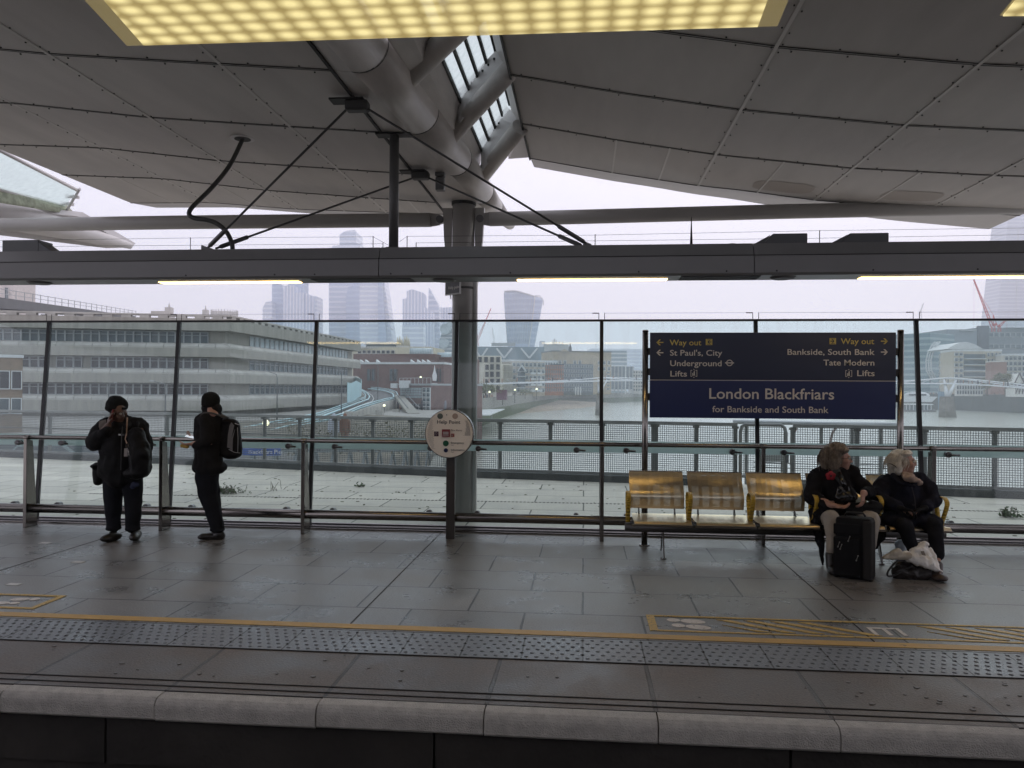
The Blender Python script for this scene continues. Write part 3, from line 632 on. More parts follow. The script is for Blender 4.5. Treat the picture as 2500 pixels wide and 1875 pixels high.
for k,(pa,pb,pyt) in enumerate(((28,115,592),(1858,1962,577),(2043,2157,576))):
    a_=PY(pa,604 if k==0 else 592,YB+.05); c_2=PY(pb,604 if k==0 else 592,YB+.05); zt=PY(pa,pyt,YB+.05).z; zz=z0+.30
    b=MB(); s=-1 if k else 1
    x0_,x1_=min(a_.x,c_2.x),max(a_.x,c_2.x)
    b.slab([(x0_,YB-.08,zz+.0),(x1_,YB-.08,zz+.0),(x1_,YB-.08,zt),(x0_+(.08 if k else 0),YB-.08,zt)],(0,.22,0))
    if k==0: b.slab([(x1_,YB-.08,zz),(x1_+.16,YB-.08,zz),(x1_,YB-.08,zt-.02)],(0,.2,0))
    else: b.slab([(x0_-.10,YB-.08,zz),(x0_,YB-.08,zz),(x0_+.06,YB-.08,zt-.01)],(0,.2,0))
    o=b.build('junction_box',mat('box_grey',(.10,.105,.11),.4),bevel=.006); tag(o,['low grey equipment box on the trough beam near its left end','grey equipment box on the trough beam, second from the right edge','grey equipment box on the trough beam closest to the right edge'][k],'equipment box','equipment boxes on the trough beam')
# bird wires on the beam
b=MB()
pins=[(465,580),(911,576),(935,592),(994,576),(1016,592),(1453,572),(2001,562),(1970,580)]
for px,py in pins:
    p=PY(px,py,YB); b.tube([(p.x,YB,z0+.3),p],.004,6)
def wire(pl): b.tube([PY(x_,y_,YB) for x_,y_ in pl],.0016,4)
wire([(-50,588),(465,581),(911,578),(960,605)]); wire([(-50,603),(935,595)]); wire([(975,590),(994,577),(1453,574)]); wire([(1016,593),(1453,588),(1970,582),(2550,572)]); wire([(1453,574),(2001,563),(2550,556)])
tag(b.build('bird_wire',BLACKM),'thin pins and wires strung along the top of the trough beam','wire')
p=PY(1688,530,YB); b=MB(); b.tube([(p.x,YB,z0+.3),(p.x,YB,p.z)],[.014,.003],8); tag(b.build('lightning_spike',BLACKM),'slender black spike standing on the trough beam right of the column','spike')
p=PY(1788,592,YB); b=MB(); b.sph((p.x,YB,z0+.29),.06,14,8,sc3=(1.2,1,.6)); tag(b.build('dome_sensor',beamM),'small dark dome on top of the trough beam','sensor')
# drop strut
p=PY(963,300,YB); b=MB(); b.tube([(p.x,YB,z0+.3),(p.x,YB,H0+2.53)],.047,16); b.tube([(p.x,YB,z0+.3),(p.x,YB,z0+.315)],.09,14); t=tag(b.build('hanger_post',mat('hanger_dark',(.10,.10,.10),.4),loc=(p.x,YB,z0)),'dark vertical post hanging the trough beam from the roof','post')
b=MB(); b.bb((p.x-.18,YB-.05,H0+2.485),(p.x+.17,YB+.08,H0+2.505)); b.build('ceiling_plate',black,t)
# rods from clamps
def rod(pts,label):
    b=MB(); b.tube(pts[:2],.011,8); t=tag(b.build('tie_rod',mat('rod_dark',(.05,.05,.05),.5),loc=pts[1]),label,'tie rod','diagonal tie rods holding the trough beam')
    d=(pts[1]-pts[0]).normalized(); b=MB(); q=pts[1]; b.tube([q-d*.36,q-d*.34,q-d*.06,q-d*.04],[.012,.022,.022,.012],8); b.build('turnbuckle',STEELD,t)
clamps=[]
for k,(px,py,y) in enumerate(((873,203,6.55),(1027,386,8.75))):
    c=PY(px,py,y); c.z=H0+2.43; b=MB(); b.box(c,(.20,.12,.09)); o=b.build('rod_clamp',mat('clamp_dark',(.035,.035,.035),.5),bevel=.02,loc=c); tag(o,['dark roof clamp nearer the top of the picture holding two rods','dark roof clamp above the column holding two rods'][k],'clamp','roof clamps')
    b=MB(); b.box(c+Vector((-.08,-.01,.045)),(.3,.14,.015)); b.build('plate',black,o); clamps.append(c)
bl=PY(505,600,YB); br=PY(1436,594,YB); bl.z=br.z=z0+.33
rod([clamps[0]+Vector((-.1,0,-.03)),bl],'tie rod from the nearer roof clamp down to the left bracket')
rod([clamps[1]+Vector((-.1,0,-.03)),bl+Vector((.09,.0,0))],'tie rod from the clamp above the column down to the left bracket')
rod([clamps[0]+Vector((.1,0,-.03)),br],'tie rod from the nearer roof clamp down to the right bracket')
rod([clamps[1]+Vector((.1,0,-.03)),br+Vector((-.03,0.05,-.02))],'tie rod from the clamp above the column down to the right bracket')
for k,q in enumerate((bl,br)):
    b=MB(); b.slab([q+Vector((-.05,-.02,-.04)),q+Vector((.12 if k==0 else .04,-.02,-.04)),q+Vector((.06 if k==0 else .03,-.02,.0)),q+Vector((-.05,-.02,.035))],(0,.04,0)); tag(b.build('rod_bracket',STEELD),['steel bracket on the beam where the left pair of rods meets','steel bracket on the beam where the right pair of rods meets'][k],'bracket','rod brackets on the beam')
# hose
hp=[PY(600,300,8.0),PY(590,345,8.0),PY(560,405,7.9),PY(520,455,7.75),PY(485,490,7.6),PY(466,510,7.5),PY(462,524,7.5),PY(476,533,7.5),PY(505,537,7.5),PY(530,546,7.5),PY(552,565,7.5),PY(565,590,7.5),PY(568,608,7.5)]
def smooth(pts,n=4):
    out=[]
    for i in range(len(pts)-1):
        p0,p1,p2,p3=pts[max(i-1,0)],pts[i],pts[i+1],pts[min(i+2,len(pts)-1)]
        for k in range(n):
            t=k/n; out.append(.5*((2*p1)+(p2-p0)*t+(2*p0-5*p1+4*p2-p3)*t*t+(3*p1-p0-3*p2+p3)*t*t*t))
    return out+[pts[-1]]
hp[0].z=H0+2.72
b=MB(); b.tube(smooth(hp),.023,12); hz=tag(b.build('flexible_conduit',mat('conduit',(.05,.05,.048),.55)),'thick dark flexible conduit curling from the roof down to the beam','conduit')
c=PY(597,299,8.0); zc=ZL(c.x,8.0); b=MB(); b.tube([(c.x-.02,8.0,zc-.012),(c.x-.02,8.0,zc+.0)],.125,28,mi=0); b.tube([(c.x-.02,8.0,zc-.016),(c.x-.02,8.0,zc-.011)],.085,24,mi=1); tag(b.build('ceiling_collar',[fasM,black],loc=(c.x,8,zc)),'round collar in the roof where the conduit enters','collar')
# speaker box under the lining
c=PY(1075,450,8.9); b=MB(); b.box(c+Vector((0,0,.0)),(.10,.10,.15)); b.box(c+Vector((0,0,.11)),(.11,.10,.05)); b.box(c+Vector((0,0,.17)),(.04,.04,.12)); tag(b.build('camera_box',mat('cam_grey',(.12,.12,.125),.4),bevel=.008,loc=c),'small grey box unit hanging from the roof lining above the column','camera box')
# train lamp's window reflection, added as glowing see-through panels at the top edge
CE=bpy.data.materials.new('cell_reflection'); CE.use_nodes=True; n=CE.node_tree; pp=n.nodes['Principled BSDF']; L=n.links.new
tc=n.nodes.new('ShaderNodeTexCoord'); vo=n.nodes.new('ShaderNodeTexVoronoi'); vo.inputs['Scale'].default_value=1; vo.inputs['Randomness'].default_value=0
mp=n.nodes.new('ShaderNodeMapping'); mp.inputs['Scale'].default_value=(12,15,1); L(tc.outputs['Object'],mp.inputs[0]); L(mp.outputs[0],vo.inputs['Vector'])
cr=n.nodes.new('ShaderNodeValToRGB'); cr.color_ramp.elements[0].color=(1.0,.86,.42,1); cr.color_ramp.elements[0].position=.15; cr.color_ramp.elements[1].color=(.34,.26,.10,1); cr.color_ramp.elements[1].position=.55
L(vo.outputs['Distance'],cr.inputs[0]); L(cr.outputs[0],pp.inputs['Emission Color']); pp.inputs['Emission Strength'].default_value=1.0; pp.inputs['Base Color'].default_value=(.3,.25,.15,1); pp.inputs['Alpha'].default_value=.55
CR_=mat('reflection_rim',(.45,.36,.18),.5,emit=(.8,.62,.25),estr=.42); CR_.node_tree.nodes['Principled BSDF'].inputs['Alpha'].default_value=.45
def reflection_panel(z,q,label):
    P_=[PZ(a,c,z) for a,c in q]; t=thing('lamp_reflection_panel',label,'ceiling light',P_[0],'glowing panels added for window reflections')
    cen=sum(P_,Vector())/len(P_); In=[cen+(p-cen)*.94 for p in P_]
    b=MB(); b.poly(P_); b.build('reflection_edge',CR_,t); b=MB(); b.slab([p-Vector((0,0,.006)) for p in In],(0,0,.005)); b.build('reflected_cells',CE,t)
reflection_panel(1.75+1.15,[(150,-60),(310,112),(1898,64),(1950,-60)],'big glowing yellow window reflection panel with round cells along the top edge')
reflection_panel(1.75+1.15,[(2440,38),(2700,34),(2700,-60),(2520,-60)],'corner of a glowing yellow window reflection panel in the top right picture corner')
# ================================================================ TRAIN THE VIEW IS TAKEN FROM (behind the eye, keeps the daylight off this side)
tr_=thing('train','pale commuter train carriage standing on the near track','train',(0,-1.7,-1.0))
tm=mat('train_side',(.32,.33,.34),.35,.2,.05,1)
b=MB(); b.bb((-11,-3.1,-.7),(11,-.42,.75)); b.bb((-11,-3.1,2.15),(11,-.42,2.75)); b.slab([(-11,-.42,2.75),(-11,-.9,3.05),(-11,-2.6,3.05),(-11,-3.1,2.75)],(22,0,0))
for x in range(-11,12,2): b.bb((x-.25,-.62,.75),(x+.25,-.42,2.15)) if x else None
b.build('body',tm,tr_); b=MB(); b.bb((-10.9,-3.0,.76),(10.9,-2.9,2.14)); b.build('window',mat('dark_window',(.02,.02,.025),.15),tr_)
# ================================================================ WATER, BANKS
ZW=-9.25
wm=bpy.data.materials.new('river_water'); wm.use_nodes=True; n=wm.node_tree; p=n.nodes['Principled BSDF']; L=n.links.new
p.inputs['Base Color'].default_value=(.52,.52,.46,1); p.inputs['Roughness'].default_value=.16; p.inputs['Specular IOR Level'].default_value=.7
tc=n.nodes.new('ShaderNodeTexCoord'); mp=n.nodes.new('ShaderNodeMapping'); mp.inputs['Scale'].default_value=(.10,.45,1); mp.inputs['Rotation'].default_value=(0,0,.12); L(tc.outputs['Object'],mp.inputs[0])
t1=n.nodes.new('ShaderNodeTexNoise'); t1.inputs['Scale'].default_value=1.2; t1.inputs['Detail'].default_value=5; t1.inputs['Roughness'].default_value=.62; L(mp.outputs[0],t1.inputs[0])
bp=n.nodes.new('ShaderNodeBump'); bp.inputs['Strength'].default_value=.55; bp.inputs['Distance'].default_value=.5; L(t1.outputs[0],bp.inputs['Height']); L(bp.outputs[0],p.inputs['Normal'])
b=MB(); b.poly([(-4000,-300,ZW),(4000,-300,ZW),(4000,6000,ZW),(-4000,6000,ZW)]); struct(b.build('river_water',wm))
b=MB(); b.poly([(-8000,-8000,-12),(8000,-8000,-12),(8000,8500,-12),(-8000,8500,-12)]); struct(b.build('river_bed_ground',mat('riverbed',(.16,.14,.11),.9,0,.2,.05)))
pav=mat('embankment_paving',(.30,.29,.27),.8,0,.15,.4); wallM=mat('river_wall_stone',(.20,.20,.17),.85,0,.3,.6,col2=(.30,.29,.26),stretch=(1,1,3)); algae=mat('algae',(.07,.09,.04),.9,0,.4,.7)
ZG=-2.2
edge_=[PD(1072,1140,26),PD(1100,1040,60),PD(1118,1000,130),PZ(1135,987,ZG),PZ(1215,975,ZG),PZ(1300,967,ZG),PZ(1362,962,ZG),PD(1500,959,640),PD(1600,957,800),PD(1760,953,1500)]
edge_[0]=Vector((edge_[0].x,edge_[0].y,ZG))
edge_=[Vector((p.x,p.y,ZG)) for p in edge_]
far=[Vector((1200,5000,ZG)),Vector((-4000,5000,ZG)),Vector((-1200,60,ZG)),Vector((-40,20,ZG))]
b=MB(); b.poly(edge_+far); b.poly([Vector((v.x,v.y,-12)) for v in edge_+far][::-1]); struct(b.build('north_bank_ground',pav))
# river wall: stone coping above, algae below
t=thing('river_wall','long pale stone river wall with green algae curving along the north bank','wall',edge_[3])
b=MB(); 
for p,q in zip(edge_,edge_[1:]): b.slab([p+Vector((0,0,1.0)),q+Vector((0,0,1.0)),Vector((q.x,q.y,-5.2)),Vector((p.x,p.y,-5.2))],(-.5,.3,0))
b.build('stone_face',wallM,t); b=MB()
for p,q in zip(edge_,edge_[1:]): b.slab([Vector((p.x+.05,p.y,-5.2)),Vector((q.x+.05,q.y,-5.2)),Vector((q.x+1.2,q.y-1,-12)),Vector((p.x+1.2,p.y-1,-12))],(-.5,.3,0))
b.build('algae_band',algae,t)
# beach
sand=mat('foreshore_shingle',(.22,.17,.125),.9,0,.3,.25,.5,2,col2=(.42,.34,.26))
def zpt(px,py,z): return PZ(px,py,z)
bx=[(1170,1012,-9.3),(1235,1014,-9.3),(1330,1005,-9.3),(1420,997,-9.3),(1475,988,-9.3),(1500,981,-9.2)]; bm_=[(1175,995,-8.6),(1262,996,-8.1),(1330,989,-7.9),(1410,985,-8.1),(1460,984,-8.6),(1495,979.5,-9)]; bt=[(1180,984,-7.6),(1255,980,-6.9),(1318,974.5,-6.5),(1390,976,-7),(1450,980,-8.2),(1490,978,-9)]
rows=[[zpt(*q) for q in r] for r in (bx,bm_,bt)]; rows.append([v+Vector((-8,60,-.8)) for v in rows[2]])
b=MB(); vs=[v for r in rows for v in r]; k=6; b.add(vs,[(i*k+j,i*k+j+1,(i+1)*k+j+1,(i+1)*k+j) for i in range(3) for j in range(5)],0,True)
struct(b.build('foreshore_beach',sand))
b=MB(); vs=[zpt(1120,1030,-9.35),zpt(1230,1018,-9.35),zpt(1265,1004,-8.9),zpt(1180,992,-7.0),zpt(1130,995,-5.4)]; b.poly(vs); struct(b.build('foreshore_mud',mat('mud',(.12,.12,.075),.6,0,.4,.3)))
# south bank
SB=[PD(2232,985,470),PD(2330,985,455),PD(2500,992,400),PD(2700,1000,360)]; SB=[Vector((v.x,v.y,-.8)) for v in SB]
b=MB(); b.poly(SB+[Vector((1400,300,-.8)),Vector((3500,3500,-.8)),Vector((1000,3600,-.8)),Vector((700,1500,-.8))]); struct(b.build('south_bank_ground',pav))
t=thing('river_wall','dark timber faced river wall of the south bank at the right','wall',SB[1]); b=MB()
dw=mat('dark_wall',(.07,.08,.075),.9,0,.3,.3,stretch=(1,1,.2))
for p,q in zip(SB,SB[1:]): b.slab([p+Vector((0,0,.9)),q+Vector((0,0,.9)),Vector((q.x,q.y,-9.5)),Vector((p.x,p.y,-9.5))],(.5,.8,0))
p=SB[0]; b.slab([p+Vector((0,0,.9)),p+Vector((60,400,.9)),Vector((p.x+60,p.y+400,-9.5)),Vector((p.x,p.y,-9.5))],(.8,0,0))
b.build('timber_face',dw,t)
b=MB(); q=[PZ(2300,997,-9.2),PZ(2400,1003,-9.2),PZ(2520,1006,-9.2),PZ(2560,1003,-7.8),PZ(2420,994,-7.9),PZ(2310,989,-8.1)]; b.poly(q); struct(b.build('foreshore_beach',sand))
# ================================================================ BUILDINGS
def wcol(name,c,**k): return mat(name,c,k.pop('rough',.8),0,k.pop('var',.10),k.pop('vs',.25),**k)
FR=mat('window_frame_white',(.55,.58,.58),.5); FRG=mat('window_frame_grey',(.33,.35,.36),.5); 
GLW=mat('window_glass_dark',(.02,.025,.032),.2,0,.6,.3,spec=.35); GLM=mat('window_glass_mid',(.07,.10,.115),.2,0,.5,.25,spec=.4); GLL=mat('window_glass_light',(.35,.42,.44),.2,0,.3,.2)
def windows(root,A,B,z0,z1,cols,rows,gl,fr,wf=.7,hf=.6,skip=None,depth=.12,split=True,name='window'):
    """grid of window parts on the facade A->B between heights z0,z1"""
    d=(B-A); Lw=d.length; d.normalize(); n=Vector((d.y,-d.x,0));  cw=Lw/cols; ch=(z1-z0)/rows; w_,h_=cw*wf,ch*hf; proto=None; M=Matrix((d,n,Vector((0,0,1)))).transposed()
    for r in range(rows):
        for c in range(cols):
            if skip and skip(c,r): continue
            P=A+d*(cw*(c+.5)); P=Vector((P.x,P.y,z0+ch*(r+.5)))+n*(depth*.5)
            if proto is None:
                b=MB(); b.box(P,(w_,depth,h_),M,0); fw=min(w_,h_)*.07
                for s in(-1,1): b.box(P+d*s*(w_/2),(fw*1.4,depth*1.7,h_+fw),M,1); b.box(P+Vector((0,0,s*h_/2)),(w_+fw,depth*1.75,fw*1.4),M,1)
                if split: b.box(P+Vector((0,0,h_*.2)),(w_,depth*1.6,fw),M,1)
                o=b.build(name,[gl,fr],root); proto=(o,P.copy())
            else:
                o=proto[0].copy(); COL.objects.link(o); o.parent=root; o.location=P-proto[1]
def block(name,label,cat,px0,d0,px1,d1,pyt,zb,thick,m,group=None,roof=None,zt=None,parapet=0,pyt1=None):
    A=PD(px0,948,d0); B=PD(px1,948,d1); A.z=B.z=0
    z=zt if zt is not None else PD(px0,pyt,d0).z; zB=z if pyt1 is None else PD(px1,pyt1,d1).z
    f=(B-A).normalized(); n=Vector((-f.y,f.x,0)); 
    root=thing(name,label,cat,(A.x,A.y,zb),group); b=MB(); o=n*thick
    vs=[A,B,B+o,A+o]; zs=[z,zB,zB,z]
    b.add([(v.x,v.y,zb) for v in vs]+[(v.x,v.y,zz) for v,zz in zip(vs,zs)],[(0,3,2,1),(4,5,6,7),(0,1,5,4),(1,2,6,5),(2,3,7,6),(3,0,4,7)]); b.build('wall',m,root)
    if roof:
        b=MB(); c=(A+B+o+o)/4*1; c=sum(vs,Vector())/4
        q=[c+(v-c)*1.02 for v in vs]; b.slab([(v.x,v.y,zz) for v,zz in zip(q,zs)],(0,0,roof[1])); b.build('roof',roof[0],root)
    return root,A,B,z,n
conc=mat('ribbed_concrete',(.30,.29,.255),.85,0,.16,.25,.3,6,stretch=(6,6,.5)); concL=mat('concrete_ledge',(.40,.39,.36),.85,0,.2,.5)
# ---- the long concrete office with three glazed floors
C0=PD(562,948,105); L0=PD(-140,948,99); E0=PD(880,948,162)
for v in(C0,L0,E0): v.z=0
root=thing('concrete_office','long brutalist concrete office with three bands of windows and a notched parapet','building',(C0.x,C0.y,ZG))
def zz(py): return PD(562,py,105).z
dF=(C0-L0).normalized(); nF=Vector((dF.y,-dF.x,0)); dS=(E0-C0).normalized(); nS=Vector((dS.y,-dS.x,0))
core=MB(); inn=-1.6
A=L0-nF*1.8; Bc=C0-nF*1.8-dF*1.0; Ce=E0-nS*1.8
core.slab([(A.x,A.y,-6),(Bc.x,Bc.y,-6),(Ce.x,Ce.y,-6),(Ce.x-40,Ce.y+30,-6),(A.x,A.y+60,-6)],(0,0,zz(790)+6)); core.build('wall',conc,root)
for k,(t0,t1) in enumerate(((779,808),(851,872),(914,936),(978,1003))):
    b=MB(); za,zb_=zz(t1),zz(t0); zbE=za
    if k==3: zbE=za
    q=[L0,C0,E0]; off=[-nF*3,-(nF+nS).normalized()*3.2,-nS*3]
    vs=[]; 
    for z in(za,zb_):
        for v in q: vs.append((v.x,v.y,z))
        for v,o_ in zip(q,off): vs.append((v.x+o_.x,v.y+o_.y,z))
    b.add(vs,[(0,1,7,6),(1,2,8,7),(0,3,4,1),(1,4,5,2),(6,7,10,9),(7,8,11,10),(2,5,11,8),(3,0,6,9)]); b.build('spandrel',conc,root)
    # rounded ledge above each spandrel, cut in lengths
    if k:
        b=MB(); zl=zb_; h=zz(t0-13)-zl
        for (S,E,nn,Ls) in((L0,C0,nF,2.2),(C0,E0,nS,2.2)):
            Ld=(E-S).length; dd=(E-S).normalized(); x=0
            while x<Ld-.5:
                x2=min(Ld,x+Ls)-.05; p0,p1=S+dd*x,S+dd*x2; prof=[(-.05,0),(-.05,h*.35),(-.35,h*.8),(-.9,h),(-1.9,h)]
                vs=[p0+nn*a_+Vector((0,0,zl+z_)) for a_,z_ in prof]+[p1+nn*a_+Vector((0,0,zl+z_)) for a_,z_ in prof]
                b.add(vs,[(i,i+5,i+6,i+1) for i in range(4)]+[(0,1,2,3,4),(9,8,7,6,5)]); x+=Ls
        b.build('ledge',concL,root)
    else:
        b=MB()
        for (S,E,nn,Ls) in((L0,C0,nF,2.3),(C0,E0,nS,2.3)):
            Ld=(E-S).length; dd=(E-S).normalized(); x=.4
            while x<Ld-1: p0=S+dd*(x+.6)-nn*.4; b.box(p0+Vector((0,0,zb_+.16)),(1.2,.8,.36),Matrix((dd,nn,Vector((0,0,1)))).transposed()); x+=Ls
            b.bar(S+Vector((0,0,zb_+.42))-nn*.4,E+Vector((0,0,zb_+.42))-nn*.4,.9,.22)
        b.build('parapet',concL,root)
wA=L0-nF*1.8; wB=L0.lerp(C0,.91)-nF*1.8
for k,(t0,t1) in enumerate(((810,839),(874,901),(938,965))):
    windows(root,wA,wB,zz(t1),zz(t0),30,1,[GLM,GLW,GLW][k],FRG,.9,.96,skip=(lambda c,r:c in(11,15)) if k==1 else (lambda c,r: c<2),depth=.3)
    sA=C0+dS*7-nS*1.8; sB=C0+dS*((E0-C0).length*.93)-nS*1.8
    windows(root,sA,sB,zz(t1),zz(t0),26,1,[GLL,GLM,GLM][k],FRG,.86,.94,skip=lambda c,r:c==0,depth=.3)
# ---- brick block at the far left edge
BR=mat('brown_brick',(.20,.15,.10),.85,0,.2,2); 
root,A,B,z,n_=block('brick_building','brown brick building corner with white framed windows at the left picture edge','building',-200,62,55,66,868,-8,14,BR,roof=(FR,.25))
windows(root,A+(B-A)*.02-Vector((0,0,0)),B,PD(50,950,66).z,PD(50,906,66).z,8,1,GLW,FR,.82,.98,split=False,depth=.15)
windows(root,A+(B-A)*.02,B,PD(50,1010,66).z,PD(50,972,66).z,8,1,GLM,FR,.82,.98,split=False,depth=.15)
# ---- rooftop building beyond the office
slate=mat('slate_roof',(.10,.105,.11),.7,0,.15,.5); pale=mat('portland_stone',(.52,.50,.47),.8,0,.12,.3)
root,A,B,z,n_=block('roof_pavilion','long pale office with sloping dark roof edge beyond the concrete office','building',-60,150,330,260,748,ZG,30,pale)
b=MB(); b.slab([A+Vector((0,0,z)),B+Vector((0,0,PD(330,778,260).z)),B+Vector((0,0,PD(330,772,260).z)),A+Vector((0,0,z+2.4))],n_*8); b.build('roof',slate,root)
windows(root,A,B,PD(100,776,180).z-1.4,z-1,22,1,GLM,FR,.8,.75,depth=.3)
b=MB(); 
for i in range(26):
    p_=(A+Vector((0,0,z+2.3))).lerp(B+Vector((0,0,PD(330,773,260).z)),i/25); b.bar(p_,p_+Vector((0,0,2)),.12,.12)
b.bar(A+Vector((0,0,z+4.2)),B+Vector((0,0,PD(330,771,260).z+1.5)),.15,.12); b.bar(A+Vector((0,0,z+3.2)),B+Vector((0,0,PD(330,771,260).z+.8)),.1,.1); b.build('railing',FRG,root)
root,A,B,z,n_=block('stone_tower','pale pinkish stone tower with a tall niche window at the left edge','tower',-60,300,30,300,640,ZG,14,mat('pink_stone',(.60,.55,.52),.85,0,.12,.4,.4,2))
windows(root,A,B,PD(0,735,300).z,PD(0,700,300).z,3,1,GLM,pale,.3,.9,split=False,depth=.3)
def spire(px,pyt,pyb,d,w,label):
    p=PD(px,pyb,d); q=PD(px,pyt,d); h=q.z-p.z; b=MB(); b.box(p+Vector((0,0,-2)),(w*1.6,w*1.6,10)); b.tube([p+Vector((0,0,2)),p+Vector((0,0,h*.3))],[w*.7,w*.55],8); b.tube([p+Vector((0,0,h*.3)),p+Vector((0,0,h*.35))],[w*.7,w*.7],8); b.tube([p+Vector((0,0,h*.35)),q],[w*.45,.05],8); b.bb((p.x-w,p.y-w,ZG),(p.x+w,p.y+w,p.z)); tag(b.build('church_spire',pale,loc=(p.x,p.y,ZG)),label,'spire')
spire(413,738,768,330,1.6,'slim white church spire above the concrete office parapet, left one')
spire(502,744,770,420,1.6,'dark knobbly church spire left of the round rooftop')
p=PD(548,768,600); b=MB(); b.tube([(p.x,p.y,ZG),(p.x,p.y,PD(548,762,600).z)],[9.5,9.5],28); t=tag(b.build('round_building',pale,loc=(p.x,p.y,ZG)),'pale round rooftop drum with fluted wall above the concrete parapet','building')
b=MB()
for k in range(28): a_=2*math.pi*k/28; b.box((p.x+9.7*math.cos(a_),p.y+9.7*math.sin(a_),PD(548,764,600).z),(.5,.5,4))
b.build('fin',pale,t)
p=PD(400,770,170); b=MB(); b.bar(PD(372,768,170),PD(372,764,170),.3,.3); b.bar(PD(372,764,170),PD(418,764,170),1.5,.7); b.bar(PD(418,764,170),PD(418,772,170),.3,.3); b.bar(PD(405,770,170),PD(452,770,170),1.2,.5); tag(b.build('roof_plant',pale,loc=p),'low white rooftop plant frame on the concrete office','rooftop plant')
# ---- cranes
def crane(mast_px,pyb,pyh,jib,d,m,label,cab=True,w=2.2):
    b=MB(); p0=PD(mast_px,pyb,d); p1=PD(mast_px,pyh,d); n_=max(3,int((p1.z-p0.z)/(w*1.3)))
    for sx in(-1,1): b.bar(p0+Vector((sx*w/2,0,0)),p1+Vector((sx*w/2,0,0)),w*.22,w*.22)
    for i in range(n_):
        za,zb_=p0.z+(p1.z-p0.z)*i/n_,p0.z+(p1.z-p0.z)*(i+1)/n_; s=1 if i%2 else -1; b.bar(Vector((p0.x+s*w/2,p0.y,za)),Vector((p0.x-s*w/2,p0.y,zb_)),w*.13,w*.13)
    j=PD(*jib,d); D=(j-p1); Lj=D.length; D.normalize(); U=Vector((-D.z,0,D.x)); 
    for s in(0,1): b.bar(p1+U*s*w*.8,j+U*s*w*.2,w*.2,w*.2)
    k=max(4,int(Lj/(w*1.2)))
    for i in range(k):
        a_=p1.lerp(j,i/k)+U*((i%2)*w*(.8-.6*i/k)); c_2=p1.lerp(j,(i+1)/k)+U*(((i+1)%2)*w*(.8-.6*i/k)); b.bar(a_,c_2,w*.12,w*.12)
    q=p1+Vector((-D.x*Lj*.16,0,-0.02*Lj+w)); b.bar(p1+Vector((0,0,w*.3)),q,w*.9,w*.8); b.bar(q,p1+Vector((0,0,Lj*.22)),w*.15,w*.15); b.bar(p1+Vector((0,0,Lj*.22)),j.lerp(p1,.3),w*.06,w*.06); b.bar(p1,p1+Vector((0,0,Lj*.22)),w*.2,w*.2)
    b.bar(j,j+Vector((0,0,-Lj*.9)),w*.04,w*.04)
    return tag(b.build('tower_crane',m,loc=p0),label,'crane','tower cranes on the skyline')
RED=mat('crane_red',(.45,.06,.06),.6); WH=mat('crane_white',(.6,.6,.6),.6)
crane(1166,845,836,(1199,753),700,RED,'red and white luffing crane left of the top-heavy glass tower',w=1.8)
crane(1206,845,825,(1202,800),900,WH,'faint white crane just left of the top-heavy glass tower',w=1.4)
crane(2425,810,796,(2378,682),520,RED,'tall red lattice crane in front of the tapering glass spire tower',w=2.0)
crane(2440,810,800,(2458,780),520,RED,'small red crane jib beside the base of the tall red crane',w=1.8)
crane(2232,905,850,(2218,818),800,RED,'red mast crane seen beside the right end of the station sign',w=2.6)
crane(2248,780,765,(2255,740),800,WH,'thin white crane jib poking up above the glass screen at the right',w=1.8)
crane(72,750,742,(64,706),400,WH,'tiny white crane on the roof near the stone tower at the left',w=1.2)
crane(1455,850,842,(1463,830),1000,WH,'tiny white crane on the skyline above the yellow brick warehouse',w=1.2)
# ---- skyline towers
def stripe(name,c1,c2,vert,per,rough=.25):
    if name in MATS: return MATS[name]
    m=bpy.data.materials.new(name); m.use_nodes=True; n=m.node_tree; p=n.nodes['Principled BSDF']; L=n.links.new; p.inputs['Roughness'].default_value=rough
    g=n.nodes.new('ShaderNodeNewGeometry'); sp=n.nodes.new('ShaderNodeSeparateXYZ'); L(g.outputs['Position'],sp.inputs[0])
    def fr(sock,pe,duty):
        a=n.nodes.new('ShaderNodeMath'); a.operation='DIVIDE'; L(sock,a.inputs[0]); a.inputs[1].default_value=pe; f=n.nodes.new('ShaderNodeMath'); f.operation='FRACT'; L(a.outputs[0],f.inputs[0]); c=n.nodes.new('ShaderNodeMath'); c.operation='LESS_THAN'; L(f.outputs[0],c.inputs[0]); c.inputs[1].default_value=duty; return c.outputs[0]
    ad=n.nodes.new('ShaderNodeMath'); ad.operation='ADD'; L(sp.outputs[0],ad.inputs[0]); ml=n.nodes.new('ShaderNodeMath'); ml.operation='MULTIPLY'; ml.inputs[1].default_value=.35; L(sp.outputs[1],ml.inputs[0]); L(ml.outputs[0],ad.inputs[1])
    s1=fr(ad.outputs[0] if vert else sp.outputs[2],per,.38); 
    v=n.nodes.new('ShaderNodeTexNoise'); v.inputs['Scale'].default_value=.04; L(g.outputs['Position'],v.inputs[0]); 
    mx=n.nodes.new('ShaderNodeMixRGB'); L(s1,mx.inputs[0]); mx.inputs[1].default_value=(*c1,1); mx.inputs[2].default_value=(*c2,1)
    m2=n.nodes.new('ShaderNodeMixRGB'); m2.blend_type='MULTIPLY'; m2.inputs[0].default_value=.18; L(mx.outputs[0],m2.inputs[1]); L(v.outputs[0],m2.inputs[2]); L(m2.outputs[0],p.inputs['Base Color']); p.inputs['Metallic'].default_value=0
    MATS[name]=m; return m
